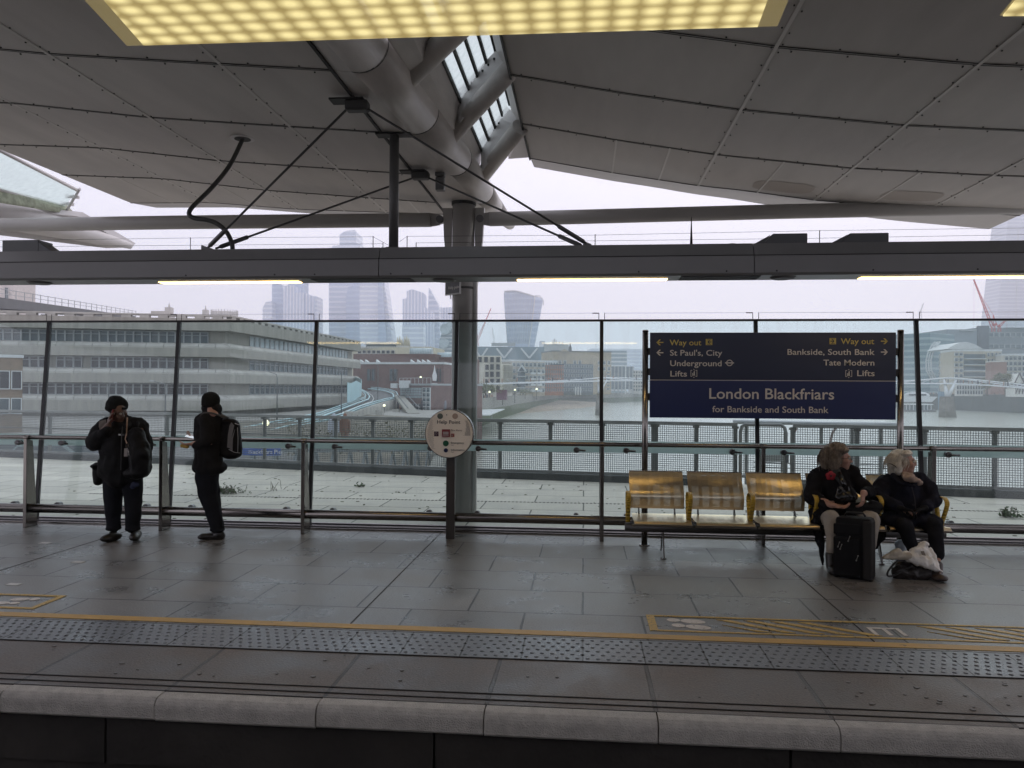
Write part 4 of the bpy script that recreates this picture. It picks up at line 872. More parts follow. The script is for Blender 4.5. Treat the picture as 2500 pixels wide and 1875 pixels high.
tH=stripe('tower_floors',(.52,.60,.74),(.78,.82,.92),False,8.5); tV=stripe('tower_fins',(.48,.56,.72),(.80,.83,.92),True,5); tH2=stripe('tower_floors_pale',(.60,.67,.80),(.84,.88,.95),False,7); tD=stripe('tower_glass_dark',(.38,.48,.66),(.50,.60,.76),False,8.5)  # pale bluish base colours stand in for part of the distance haze
gS='hazy glass towers on the skyline'
def prism(name,label,pts,d,m,th=40,zb=ZG,cat='skyscraper',extra=None,group=gS):
    """tower whose front outline is given, with real depth th behind it"""
    v=[PD(px,py,d) for px,py in pts]; fwd=C2W@Vector((0,0,-1)); fwd.z=0; fwd.normalize()
    root=thing(name,label,cat,(v[0].x,v[0].y,zb),group); b=MB(); b.slab(v,fwd*th); b.build('tower_body',m,root); return root,fwd
def piece(root,nm,pts,d,m,th=30):
    fwd=C2W@Vector((0,0,-1)); fwd.z=0; fwd.normalize(); b=MB(); b.slab([PD(px,py,d) for px,py in pts],fwd*th); b.build(nm,m,root)
B_=905
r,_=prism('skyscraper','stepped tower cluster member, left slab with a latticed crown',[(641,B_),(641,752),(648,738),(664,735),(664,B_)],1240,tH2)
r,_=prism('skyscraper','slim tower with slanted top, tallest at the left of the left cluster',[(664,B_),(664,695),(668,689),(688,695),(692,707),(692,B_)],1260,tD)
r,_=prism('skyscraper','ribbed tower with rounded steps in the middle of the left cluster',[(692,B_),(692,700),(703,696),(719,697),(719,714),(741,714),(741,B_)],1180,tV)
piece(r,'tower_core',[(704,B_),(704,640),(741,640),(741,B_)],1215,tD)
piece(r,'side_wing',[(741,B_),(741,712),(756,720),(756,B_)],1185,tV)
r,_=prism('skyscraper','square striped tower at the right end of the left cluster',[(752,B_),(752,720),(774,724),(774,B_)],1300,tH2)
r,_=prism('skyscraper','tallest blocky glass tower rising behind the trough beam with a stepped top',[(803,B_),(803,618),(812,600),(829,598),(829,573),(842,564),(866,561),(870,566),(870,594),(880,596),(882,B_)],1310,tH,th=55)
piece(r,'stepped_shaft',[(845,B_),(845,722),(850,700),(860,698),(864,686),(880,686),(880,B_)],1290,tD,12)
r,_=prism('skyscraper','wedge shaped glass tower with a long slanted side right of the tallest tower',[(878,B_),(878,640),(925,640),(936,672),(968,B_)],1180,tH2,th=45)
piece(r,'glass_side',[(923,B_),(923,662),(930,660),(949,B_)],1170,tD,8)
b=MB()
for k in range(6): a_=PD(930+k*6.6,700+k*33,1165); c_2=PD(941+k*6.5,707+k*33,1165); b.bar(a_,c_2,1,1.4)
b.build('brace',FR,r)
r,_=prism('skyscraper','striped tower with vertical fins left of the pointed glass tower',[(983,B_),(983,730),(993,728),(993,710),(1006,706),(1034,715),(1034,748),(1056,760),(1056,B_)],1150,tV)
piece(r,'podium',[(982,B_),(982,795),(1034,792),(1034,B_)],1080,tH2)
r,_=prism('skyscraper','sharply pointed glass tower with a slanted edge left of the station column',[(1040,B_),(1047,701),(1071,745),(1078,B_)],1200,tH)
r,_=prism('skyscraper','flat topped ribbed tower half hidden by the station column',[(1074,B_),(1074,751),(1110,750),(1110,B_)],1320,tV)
r,_=prism('skyscraper','stepped white office with arched glazed tops beside the station column',[(1072,B_),(1072,835),(1078,812),(1082,800),(1092,797),(1112,786),(1112,B_)],760,stripe('white_bands',(.20,.26,.3),(.6,.64,.65),False,3.6),th=30,group=None)
for (px,py,rr_) in ((1087,803,5.2),(1098,795,4),(1083,838,4.6)):
    p=PD(px,py,752); b=MB(); b.tube([p,p+Vector((0,12,0))],[rr_,rr_],20); b.build('arched_top',GLL,r)
# top-heavy curved tower
root=thing('skyscraper','top heavy curved glass tower flaring outward beside the red crane','skyscraper',PD(1280,905,1180),gS)
rowsY=[905,870,840,800,760,735,720,712]; Lx=[1243,1241,1239,1236,1233,1231.5,1231,1232]; Rx=[1298,1301,1306,1314,1321,1325,1326,1318]
b=MB(); vs=[]; K=14
for j,(py,l,r_) in enumerate(zip(rowsY,Lx,Rx)):
    for k in range(K+1):
        u=k/K; px=l+(r_-l)*u; bul=math.sin(math.pi*u); dd=1180-14*bul; pyk=py+(max(0,(u-.3))*24 if j==7 else (max(0,u-.5)*16 if j==6 else 0))-(2*bul if j==7 else 0); vs.append(PD(px,pyk,dd))
fw=C2W@Vector((0,0,-1)); fw.z=0; fw.normalize(); nb=len(vs); vs+=[v+fw*45 for v in vs]; k1=K+1
fs=[(j*k1+k,j*k1+k+1,(j+1)*k1+k+1,(j+1)*k1+k) for j in range(7) for k in range(K)]; fs+=[tuple(nb+i for i in f[::-1]) for f in fs]
fs+=[(7*k1+k,7*k1+k+1,nb+7*k1+k+1,nb+7*k1+k) for k in range(K)]+[(j*k1,(j+1)*k1,nb+(j+1)*k1,nb+j*k1) for j in range(7)]+[(j*k1+K,nb+j*k1+K,nb+(j+1)*k1+K,(j+1)*k1+K) for j in range(7)]
b.add(vs,fs,0,True); b.build('glass_body',tD,root)
for k in range(0,K-2):
    b=MB(); b.tube([vs[j*k1+k]+Vector((0,-1.5,0)) for j in range(2,8)],.42,4); b.build('fin',FRG,root)
b=MB(); b.tube([vs[j*k1+K-3]+Vector((0,-2,0)) for j in range(0,7)]+[vs[7*k1+K-2]+Vector((0,-2,1)),PD(1318,722,1165),PD(1327,735,1165),PD(1326,745,1165)],.9,5); b.build('edge_rib',WH,root)
b=MB(); b.tube([vs[7*k1+k]+Vector((0,-1,.5)) for k in range(K+1)],1.0,5); b.build('crown_rim',WH,root)
# tapering spire tower at right edge
root,_=prism('skyscraper','tall tapering glass spire tower at the right picture edge',[(2422,B_),(2436,760),(2458,560),(2475,440),(2560,440),(2600,B_)],1500,stripe('shard_glass',(.34,.38,.48),(.52,.55,.62),False,7),th=50)
b=MB(); b.bar(PD(2480,800,1490),PD(2486,560,1490),1.2,1.2); b.build('edge_line',FRG,root)
# ---- school and neighbours (middle distance, red-brown brick)
RB=mat('red_brown_brick',(.13,.065,.055),.85,0,.16,.8,.3,4); roofw=mat('roof_pale',(.55,.57,.57),.5,0,.1,.5)
root,A,B,z,n_=block('red_brick_school','big red brown brick school block with narrow paired windows','building',872,200,1083,196,889,ZG-2,26,RB,roof=(roofw,.5))
for (pa,pb) in ((899,917),(954,971),(1010,1026)):
    for q in(pa,pb-7): A1=PD(q,948,198.5); B1=PD(q+6.5,948,198.4); A1.z=B1.z=0; windows(root,A1-n_*.4,B1-n_*.4,PD(900,930,198).z,PD(900,900,198).z,1,1,GLM,slate,.95,.95,depth=.5)
for q in (878,891,918,1002,1018,1030,1042): p=PD(q,886,205); b=MB(); b.slab([p,p+Vector((1.6,0,-.3)),p+Vector((0,0,.9))],(0,1.6,0)); b.build('roof_light',roofw,root)
for q in (1066,1073): A1=PD(q,948,195); b=MB(); b.bb((A1.x,A1.y-.5,PD(q,932,195).z),(A1.x+.4,A1.y+.1,PD(q,900,195).z)); b.build('slot',GLW,root)
# emblem, plain ring with letters-like strokes
p=PD(1061,912,194.5); b=MB(); b.slab([p+Vector((-.45,0,-1.8)),p+Vector((.45,0,-1.8)),p+Vector((.6,0,-.5)),p+Vector((.2,0,.7)),p+Vector((0,0,2.2)),p+Vector((-.25,0,.7)),p+Vector((-.6,0,-.5))],(0,.12,0)); b.box(p+Vector((0,0,-2.6)),(1.5,.12,.35)); b.box(p+Vector((0,0,-3.3)),(.9,.12,.3)); b.build('white_emblem',mat('emblem_white',(.75,.75,.75),.5),root)
root,A,B,z,n_=block('brick_rear_block','taller plain red brown block behind the school roof','building',862,235,1062,232,864,ZG,20,RB)
root,A,B,z,n_=block('brick_rear_block','red brown brick block behind the station column with a low vaulted roof','building',1058,238,1128,236,872,ZG,20,RB)
p0,p1=PD(1066,871,240),PD(1100,871,240); b=MB(); b.tube([p0+Vector((0,1.6,-.2)),p1+Vector((0,1.6,-.2))],1.6,20); b.build('vault_roof',GLL,root)
t=thing('glass_vault','pale ribbed barrel vault glass roof on the brick block left of the column','roof',PD(998,862,236)); p0,p1=PD(999,862,238),PD(1052,862,238); b=MB(); b.tube([p0+Vector((0,2,.0)),p1+Vector((0,2,0))],1.6,24); b.build('glazing',GLL,t)
for k in range(14): b=MB(); q=p0.lerp(p1,k/13)+Vector((0,2,0)); b.tube([q+Vector((-.06,0,0)),q+Vector((.06,0,0))],1.66,24); b.build('rib',FR,t)
root,A,B,z,n_=block('cream_office','cream stone office strip with a row of square openings behind the school','building',855,300,1058,296,848,ZG,20,mat('cream_stone',(.55,.50,.38),.8,0,.12,.4))
windows(root,PD(872,948,299)*1-Vector((0,0,PD(872,948,299).z)),Vector((PD(965,948,298).x,PD(965,948,298).y,0)),PD(900,864,299).z,PD(900,855,299).z,8,1,GLW,pale,.72,.9,split=False,depth=.4)
b=MB()
for k in range(34): q=PD(857+k*5.9,848.5,299); b.box(q,(.5,.6,.9))
b.build('balustrade',pale,root)
root,A,B,z,n_=block('glass_roof_hall','low pale hall roof with clerestory behind the cream office','building',893,420,966,420,838,ZG,30,GLM); b=MB(); b.slab([PD(888,840,415),PD(910,835,415),PD(945,835,415),PD(972,840,415)],n_*30); b.build('roof',roofw,root)
# pinnacled church tower
for k,(px,h) in enumerate(((971,822),(976,819),(981,826),(988,820),(993,817),(998,824))):
    if k==0: root=thing('church_tower','cream church tower with tall slender stone pinnacles','church tower',PD(984,850,330))
    q=PD(px,846,330); b=MB(); b.tube([q,PD(px,(846+h)/2,330),PD(px,h,330)],[.7,.5,.05],6); b.build('pinnacle',mat('cream_pinnacle',(.5,.46,.36),.8),root)
b=MB(); p=PD(985,850,331); b.box(p+Vector((0,0,-6)),(5.2,4,14)); b.build('tower_body',pale,root)
# lower glazed building in front of the school
root,A,B,z,n_=block('glazed_annex','grey gridded glass and brick annex in front of the school','building',975,150,1052,142,941,-9,12,mat('annex_brick',(.16,.10,.09),.85,0,.2,1),roof=(FRG,.35))
windows(root,A+(B-A)*.05,A+(B-A)*.74,PD(1000,972,146).z,PD(1000,946,146).z,8,4,GLL,FRG,.8,.8,split=False,depth=.15)
windows(root,A+(B-A)*.05,A+(B-A)*.74,PD(1000,1000,146).z,PD(1000,985,146).z,8,2,GLM,FRG,.8,.8,split=False,depth=.15)
windows(root,A+(B-A)*.76,B,PD(1000,1003,146).z,PD(1000,946,146).z,2,5,GLM,FR,.9,.92,split=True,depth=.15)
b=MB()
for k in range(9): q=A.lerp(B,k/8); q.z=z+.3; b.bar(q,q+Vector((0,0,1.1)),.06,.06)
b.bar(A+Vector((0,0,z+1.4)),B+Vector((0,0,z+1.4)),.06,.06); b.build('railing',FR,root)
b=MB(); p=PD(988,938,147); b.box(p,(1.8,1.5,1.4)); b.box(p+Vector((-2,0,-.3)),(1.2,1,.9)); b.build('roof_plant',roofw,root)
root,A,B,z,n_=block('brick_stair_tower','tall slotted red brick tower at the right end of the school','building',1053,186,1085,184,938,-9,12,RB)
for k in range(3): q=PD(1058+k*9,948,184); b=MB(); b.bb((q.x,q.y-.4,-8),(q.x+.5,q.y+.2,PD(1058,942,184).z)); b.build('slot',GLW,root)
# pale blue hoarding on the ramp, ramp road
blue=mat('pale_blue_hoarding',(.42,.62,.66),.5,0,.05,.5)
out_=[(560,1075,62),(700,1040,76),(835,1010,95),(880,991,108),(915,980,122),(942,973,134),(960,970,146),(971,963,158),(968,956,172),(950,950,186),(920,946,196),(883,944,205),(850,942,212)]
in_=[(480,1070,66),(640,1028,80),(780,1002,98),(835,986,114),(862,978,126),(882,971,138),(891,966,148),(893,962,158),(888,958,168),(882,954,180),(876,951,190),(868,949,200),(850,948,206)]
Po=[PD(*q) for q in out_]; Pi=[PD(*q) for q in in_]
for a_,c_2 in zip(Po,Pi): a_.z-=.9; c_2.z=a_.z
b=MB(); k=len(Po); b.add(Po+Pi,[(i,i+1,k+i+1,k+i) for i in range(k-1)]); struct(b.build('ramp_road',mat('asphalt_ramp',(.075,.078,.082),.8,0,.2,.5)))
t=thing('ramp_parapet','curved concrete ramp edge with pale blue rails sweeping toward the school','parapet',Po[4]); b=MB(); b2=MB(); b3=MB()
for p_,q_ in zip(Po,Po[1:]):
    dn=Vector(((q_-p_).y,-(q_-p_).x,0)).normalized(); b.slab([p_+Vector((0,0,.45)),q_+Vector((0,0,.45)),q_-Vector((0,0,1.4)),p_-Vector((0,0,1.4))],dn*.3)
for h in(.9,.65): b2.tube([p_+Vector((0,0,h)) for p_ in Po],.07,5); b3.tube([p_+Vector((0,0,h)) for p_ in Pi],.07,5)
b3.tube([p_.lerp(q_,.12)+Vector((0,0,.45)) for p_,q_ in zip(Pi,Po)],.14,5); b3.tube([q_.lerp(p_,.12)+Vector((0,0,.45)) for p_,q_ in zip(Pi,Po)],.14,5)
b.build('concrete_edge',concL,t); b2.build('outer_rail',blue,t); b3.build('inner_rail',blue,t)
b=MB()
for p_,q_ in zip(Pi,Pi[1:]): b.slab([p_+Vector((0,0,.35)),q_+Vector((0,0,.35)),q_-Vector((0,0,1.2)),p_-Vector((0,0,1.2))],(-.3,.2,0))
b.build('inner_edge',concL,t)
wl=mat('road_line',(.6,.6,.58),.6); b=MB(); 
for f in(.25,): b.tube([p_.lerp(q_,f)+Vector((0,0,.03)) for p_,q_ in zip(Pi,Po)],.09,4)
p=PD(905,981,121); p.z=Po[4].z+.03; b.slab([p+Vector((-1,0,0)),p+Vector((1,.3,0)),p+Vector((.3,2.2,0)),p+Vector((-.3,2.2,0))],(0,0,.02)); struct(b.build('ramp_markings',wl))
for (px,py,d),lab in zip(((925,1012,112),(965,1000,128),(985,998,150),(850,1030,92)),('concrete pier under the middle of the curved ramp','concrete pier under the outermost bend of the ramp','concrete pier behind the ramp bend beside the stair','concrete pier nearest the fence under the ramp')):
    b=MB(); q=PD(px,py,d); b.bb((q.x-.5,q.y,-12),(q.x+.5,q.y+1,PD(px,984,d).z-1.0)); tag(b.build('ramp_pier',concL,loc=q),lab,'pier','piers under the curved ramp')
t=thing('blue_hoarding','pale blue solid screen at the inside of the ramp curve','hoarding',PD(860,960,118)); b=MB(); pl=[PD(848,982,118),PD(858,982,122),PD(870,974,128),(PD(882,967,136)),PD(883,955,146),PD(872,948,156),PD(850,945,165)]; tp=[954,960,956,950,946,943,940]
for i in range(len(pl)-1):
    ds=[118,122,128,136,146,156,165]; a_=pl[i];c_2=pl[i+1]; at=PD(0,tp[i],ds[i]).z; ct=PD(0,tp[i+1],ds[i+1]).z; at=a_.z+3.0 if i<3 else a_.z+2.2; ct=c_2.z+3.0 if i+1<3 else c_2.z+2.2
    b.slab([a_,c_2,Vector((c_2.x,c_2.y,ct)),Vector((a_.x,a_.y,at))],(-.1,.15,0))
b.build('panel',blue,t)
# stairs beside the ramp
t=thing('outdoor_stair','long outdoor stair flight descending beside the brick annex','stair',PD(990,1000,135)); a_,c_2=PD(974,968,150),PD(1010,1012,120); b=MB(); b.bar(a_,c_2,1.8,.4); b.build('flight',conc,t); b=MB(); 
for s in(-.9,.9): b.bar(a_+Vector((s,0,1)),c_2+Vector((s,0,1)),.12,.12)
b.build('handrail',slate,t)
# ================================================================ NORTH BANK, RIGHT OF THE COLUMN
cream=mat('cream_frame',(.60,.57,.50),.8,0,.08,.3)
root,A,B,z,n_=block('grid_office','cream office with a deep square window grid beside the river','building',1120,330,1223,330,868,ZG,16,cream)
windows(root,A,B,PD(1150,958,330).z,PD(1150,869,330).z,7,5,GLW,cream,.68,.8,depth=.5,split=False)
root,A,B,z,n_=block('grid_office','lower cream office wing with close vertical fins','building',1178,326,1250,345,886,ZG,14,cream)
windows(root,A+(B-A)*.0,A+(B-A)*.62,PD(1150,958,330).z,PD(1150,888,330).z,3,4,GLW,cream,.66,.82,depth=.5,split=False)
windows(root,A+(B-A)*.66,B,PD(1150,958,330).z,PD(1150,888,330).z,7,4,GLM,cream,.5,.9,depth=.5,split=False)
gabM=mat('tan_render',(.42,.38,.32),.8,0,.15,.4)
root,A,B,z,n_=block('gabled_apartments','tan riverside apartments with a white gable and stacked balconies','building',1249,420,1330,428,882,ZG,20,gabM)
windows(root,A,B,ZG+1.5,z,8,5,GLM,FR,.7,.6,depth=.4)
g0=PD(1262,907,418);g1=PD(1285,907,418);g2=PD(1273.5,890,418); b=MB(); b.slab([g0,g1,g2],(0,4,0)); b.build('gable',FR,root); b=MB(); b.slab([g0+Vector((.9,-.1,.3)),g1+Vector((-.9,-.1,.3)),g2+Vector((0,-.1,-1.2))],(0,-.3,0)); b.bb((g0.x+.6,g0.y-.6,ZG+4),(g1.x-.6,g0.y,g0.z-.4)); b.build('gable_glazing',GLM,root)
for k in range(4): b=MB(); zz_=PD(0,912+k*14,418).z; b.bb((g0.x,g0.y-1.5,zz_),(g1.x,g0.y,zz_+.35)); b.build('balcony',FR,root)
for k in range(4):
    for pxx in (1296,1312): zz_=PD(0,906+k*14,418).z; q=PD(pxx,940,419); b=MB(); b.bb((q.x,q.y-1.5,zz_),(q.x+2.6,q.y+1,zz_+1.0)); b.build('balcony',FR,root)
root,A,B,z,n_=block('rooftop_flats','long pale rooftop terrace flats behind the tan apartments','building',1213,520,1362,540,877,ZG,20,roofw)
windows(root,A,B,z-5,z-1,22,1,GLM,FR,.6,.8,depth=.4,split=False)
root,A,B,z,n_=block('red_brick_offices','red and orange brick offices with tall window strips by the river','building',1328,470,1376,472,891,ZG,20,mat('orange_brick',(.30,.12,.08),.85,0,.25,.4))
windows(root,A,B,ZG+2,z,9,6,GLM,gabM,.45,.7,depth=.4,split=False)
root,A,B,z,n_=block('dark_blue_offices','dark blue glass offices right of the red brick offices','building',1376,520,1448,530,888,ZG,24,mat('dark_blue_clad',(.045,.075,.10),.4,0,.2,.3))
windows(root,A,B,ZG+2,z,12,6,GLM,FRG,.75,.6,depth=.4,split=False)
for k in range(3): q=PD(1404+k*6,950,518); b=MB(); b.bb((q.x,q.y-1,ZG),(q.x+.8,q.y,ZG+5.5)); b.build('column',FR,root)
yb=mat('yellow_stock_brick',(.33,.27,.18),.85,0,.18,.4)
root,A,B,z,n_=block('brick_warehouse','tall yellow brick warehouse with shallow pediment and white windows','building',1348,600,1492,612,858,ZG,30,yb,roof=(slate,.8))
windows(root,A,B,PD(0,898,600).z,PD(0,868,600).z,12,2,GLM,FR,.55,.6,skip=lambda c,r:(c in(3,6,7,8)),depth=.5)
windows(root,A+(B-A)*.78,B,ZG+3,PD(0,896,600).z,2,6,GLM,FR,.5,.5,depth=.5)
b=MB(); b.slab([PD(1366,858,599),PD(1390,858,599),PD(1378,852,599)],(0,10,0)); b.build('pediment',yb,root); b=MB(); q=PD(1392,853,600); b.box(q,(2.4,2.4,3)); b.tube([q+Vector((0,0,1)),q+Vector((0,0,5))],[1.2,.1],6); b.build('cupola',slate,root)
root,A,B,z,n_=block('river_offices','wide dark glazed offices on stilts behind the bridge','building',1473,640,1545,645,894,ZG+4,30,mat('grey_blue_clad',(.10,.14,.17),.4,0,.2,.2))
for k in range(9): q=A.lerp(B,k/8); b=MB(); b.bb((q.x-.5,q.y-1,ZG),(q.x+.5,q.y,z)); b.build('column',FR if k%4==2 else FRG,root)
root,A,B,z,n_=block('terraced_offices','white banded stepped offices above the river offices','building',1470,800,1530,800,856,ZG,40,stripe('white_long_bands',(.25,.31,.35),(.6,.63,.64),False,4.2))
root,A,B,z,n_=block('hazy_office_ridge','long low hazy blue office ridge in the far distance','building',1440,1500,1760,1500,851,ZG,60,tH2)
root,A,B,z,n_=block('pale_classical_house','small pale house with regular windows at the sign edge','building',1545,700,1575,700,904,ZG,20,pale)
windows(root,A,B,ZG+2,z,5,6,GLW,pale,.5,.5,depth=.5,split=False)
root,A,B,z,n_=block('grey_offices','large pale grey office with rooftop masts behind the warehouse','building',1329,900,1388,900,840,ZG,40,mat('grey_clad',(.36,.37,.36),.8,0,.1,.1))
for k,(px,h) in enumerate(((1350,830),(1354,827),(1358,831),(1366,834),(1374,833))): b=MB(); b.bar(PD(px,841,899),PD(px,h,899),1,1); b.build('mast',FRG,root)
root,A,B,z,n_=block('trussed_offices','wide blue glass offices with big diagonal trusses on the front','building',1150,760,1328,760,846,ZG,40,mat('blue_glass_block',(.10,.17,.21),.25,0,.15,.1))
for (pa,pb) in ((1158,1190),(1212,1250),(1272,1312)):
    for (u,v) in (((pa,850),((pa+pb)/2,874)),((pb,850),((pa+pb)/2,874))): b=MB(); b.bar(PD(*u,757),PD(*v,757),1.6,1.6); b.build('truss',FR,root)
b=MB(); b.bar(PD(1200,841,758),PD(1258,841,758),4,3); b.build('roof_plant',FRG,root)
root,A,B,z,n_=block('small_city_block','small stepped pale city block right of the top heavy tower','building',1318,1000,1330,1000,832,ZG,30,tH2)
# pier canopy roof and pontoon
t=thing('pier_canopy','white flat pier canopy roof lying low beside the river wall','canopy',PZ(1170,1010,-5)); b=MB(); b.slab([PZ(1080,1015,-4.6),PZ(1195,1015,-4.6),PZ(1232,1000,-4.6),PZ(1150,1003,-4.6)],(0,0,.25)); b.build('roof',roofw,t); b=MB(); 
for q in ((1100,1016),(1150,1016),(1200,1012)): p=PZ(*q,-4.6); b.bb((p.x,p.y,-9.2),(p.x+.15,p.y+.15,-4.6))
b.build('post',FRG,t)
# ---- trees
def tree(px,pyt,pyb,d,w,label,leafc,n_=900,group='trees on the river banks',lz=None,name='tree'):
    base=PD(px,pyb,d); top=PD(px,pyt,d).z; h=top-base.z; R_=w*d/F/2
    t=thing(name,label,'tree',base,group); bark=mat('bark',(.07,.055,.04),.9)
    b=MB(); b.tube([base-Vector((0,0,1.5)),base+Vector((0,0,h*.35)),base+Vector((.1,0,h*.7))],[h*.045,h*.035,h*.012],8)
    rnd=random.Random(px)
    limbs=[]
    for k in range(7):
        a_=k*.9+rnd.random(); e=base+Vector((math.cos(a_)*R_*.65,math.sin(a_)*R_*.65,h*(.55+.3*rnd.random()))); s=base+Vector((0,0,h*(.3+.05*k))); b.tube([s,(s+e)/2+Vector((0,0,h*.03)),e],[h*.018,h*.012,h*.005],6); limbs.append(e)
    b.build('trunk',bark,t); b=MB(); sz=max(.16,h*.05)
    cl=[(base+Vector((rnd.gauss(0,R_*.42),rnd.gauss(0,R_*.42),h*(.62+rnd.gauss(0,.15)))),R_*rnd.uniform(.22,.42)) for _ in range(16)]+[(l,R_*.3) for l in limbs]
    for i in range(n_):
        c,r=cl[i%len(cl)]; v=Vector((rnd.gauss(0,1),rnd.gauss(0,1),rnd.gauss(0,.8))).normalized()*r*rnd.uniform(.55,1.08); q=c+v; u=Vector((rnd.uniform(-1,1),rnd.uniform(-1,1),rnd.uniform(-1,1))).normalized()*sz*rnd.uniform(.6,1.2); w2=u.cross(Vector((rnd.uniform(-1,1),rnd.uniform(-1,1),1))).normalized()*sz*.7
        b.quad(q-u,q+w2,q+u,q-w2,0 if rnd.random()<.6 else 1)
    b.build('crown',[leafc,leafd],t)
    return t
leafa=mat('autumn_green_leaf',(.17,.20,.08),.7,0,.3,.6); leafd=mat('darker_leaf',(.07,.085,.035),.7,0,.3,.6); leafo=mat('olive_leaf',(.17,.16,.07),.7,0,.3,.6)
tree(1185,936,972,262,52,'broad green tree on the embankment left of the purple kiosk',leafa,1500)
tree(1282,950,966,370,36,'low bush-like tree by the river wall under the gabled flats',leafa,700)
tree(2455,908,958,395,58,'large olive tree beside the timber framed theatre at the right',leafo,1800)
tree(2410,925,960,400,34,'smaller olive tree left of the large olive tree on the south bank',leafo,900)
tree(2345,942,962,430,30,'small tree under the footbridge on the south bank',leafd,600)
b=MB(); q0,q1=PD(1212,968,270),PD(1236,968,270); b.bb((q0.x,q0.y,ZG),(q1.x,q1.y+4,PD(0,944,270).z)); o=tag(b.build('purple_kiosk',mat('maroon_clad',(.12,.04,.07),.6),loc=q0),'dark maroon kiosk beside the embankment tree','kiosk')
# ---- embankment lamps
lampg=mat('lamp_glow',(.9,.85,.7),.3,emit=(1,.85,.55),estr=1.6); iron=mat('iron_black',(.03,.035,.035),.5)
for k,(px,py,pb,d,lab) in enumerate(((1164,959,985,230,'globe lamp on the river wall closest to the station column'),(1195,957,980,260,'globe lamp on the river wall in front of the tree'),(1227,955,976,290,'globe lamp on the river wall in front of the maroon kiosk'),(1032,976,1010,150,'globe lamp in front of the gridded annex'),(1067,970,1005,150,'double globe lamp at the foot of the brick stair tower'),(938,990,1015,125,'yellow globe lamp below the curved ramp'),(649,1033,1062,50,'yellow globe lamp seen through the mesh above the pier sign'),(1027,921,940,180,'white globe lamp high in front of the school'),(1257,952,972,330,'globe lamp by the river wall below the gabled flats'),(1310,950,966,400,'globe lamp furthest along the river wall'))):
    p=PD(px,py,d); q=PD(px,pb,d); r=max(.22,d*.0014); t=thing('street_lamp',lab,'street lamp',(p.x,p.y,q.z),'globe street lamps'); b=MB(); b.tube([(p.x,p.y,q.z-2),(p.x,p.y,p.z-r)],[r*.38,r*.25],6); b.build('post',iron,t); b=MB(); b.sph(p,r,10,8); b.build('lamp_globe',lampg,t); b=MB(); b.tube([p+Vector((0,0,-r*1.2)),p+Vector((0,0,-r*.7))],[r*.4,r*.7],8); b.build('lamp_collar',iron,t)
# ---- road column lights
for k,(px,pt,pb,d,arm,lab) in enumerate(((404,935,1010,70,(366,929),'road light with a bent arm between the two standing men'),(47,935,1010,70,(22,934),'double arm road light in front of the brown brick corner'),(677,912,1010,95,(648,905),'tall road light in front of the concrete office windows'),(834,898,1008,100,(822,895),'tall road light beside the blue hoarding'),(923,890,985,128,(918,890),'straight tall pole on the ramp in front of the school'),(266,935,1010,75,(284,934),'thin road light behind the phone man'))):
    p=PD(px,pt,d); q=PD(px,pb,d); a_=PD(*arm,d); t=thing('road_light',lab,'road light',(p.x,p.y,-6),'tall road lights'); b=MB(); b.tube([(p.x,p.y,-6),(p.x,p.y,p.z-.6),(p.x-.1*(1 if a_.x<p.x else -1),p.y,p.z-.1),p.lerp(a_,.8)],[.08,.06,.05,.035],8); b.build('pole',mat('pole_grey',(.10,.11,.11),.5),t); b=MB(); b.bar(p.lerp(a_,.75),a_,.18,.09); b.build('lantern',FRG,t)
# ---- footbridge
t=thing('footbridge','slender silver suspension footbridge crossing the river on Y shaped piers','bridge',PD(1467,1010,330))
def bz(L_): return [PD(*q) for q in L_]
deck=bz([(1100,944,290),(1162,938,300),(1300,934,315),(1467,930,330),(1573,929,333),(1890,930,336),(2190,936,335),(2316,936.5,332),(2420,941,322),(2520,949,312),(2680,962,295)])
sil=mat('bridge_silver',(.62,.64,.66),.35,.4,.05,.3); b=MB()
dk_=smooth(deck,3); 
for p,q in zip(dk_,dk_[1:]): b.bar(p,q,4,.55)
b.build('deck',sil,t)
def cab(L_): 
    b=MB(); b.tube(smooth(bz(L_),4),.22,6); b.build('cable',sil,t)
cab([(1120,943,292),(1300,933,315),(1400,928,324),(1467,922,329)]); cab([(1467,922,329),(1573,930,333),(1700,935,336),(1890,935,338),(2060,936,336),(2200,931,334),(2316,922,331)]); cab([(1467,922,332),(1530,923,333),(1650,930,336)]); cab([(2316,922,331),(2400,929,324),(2500,939,314),(2650,950,298)]); cab([(2195,935,334),(2260,927,333),(2316,924,331),(2380,930,326),(2460,940,318),(2600,958,300)])
for (px,d,pw,pb) in ((1467,330,9,1013),(2316,331,14,1019)):
    p=PD(px,0,d); zt=PD(px,968 if px>2000 else 960,d).z; b=MB(); hw=pw*d/F; 
    b.slab([(p.x-hw,p.y-3,-9.6),(p.x+hw,p.y-3,-9.6),(p.x+hw*.62,p.y-2,zt),(p.x-hw*.62,p.y-2,zt)],(0,6,0)); b.build('pier_base',mat('pier_stone',(.16,.15,.13),.85,0,.35,.4),t)
    for s in (-1,1):
        b=MB(); e=PD(px+s*11+4,927,d); e.y+=s*-1.5; b.tube([Vector((p.x,p.y,zt-.5)),e],[hw*.42,hw*.14],10); b.build('pier_arm',sil,t)
for px in list(range(1180,1560,26))+list(range(2215,2520,25)):
    dd=332 if 1400<px<2350 else 312
    i=min(range(len(dk_)),key=lambda i:abs((W2C@(dk_[i]-CAM)).x/-(W2C@(dk_[i]-CAM)).z*F+1250-px)); p=dk_[i]
    for s in(-1,1): b=MB(); b.bar(p,p+Vector((s*2.2,-s*2.8,1.5)),.16,.16); b.build('deck_arm',sil,t)
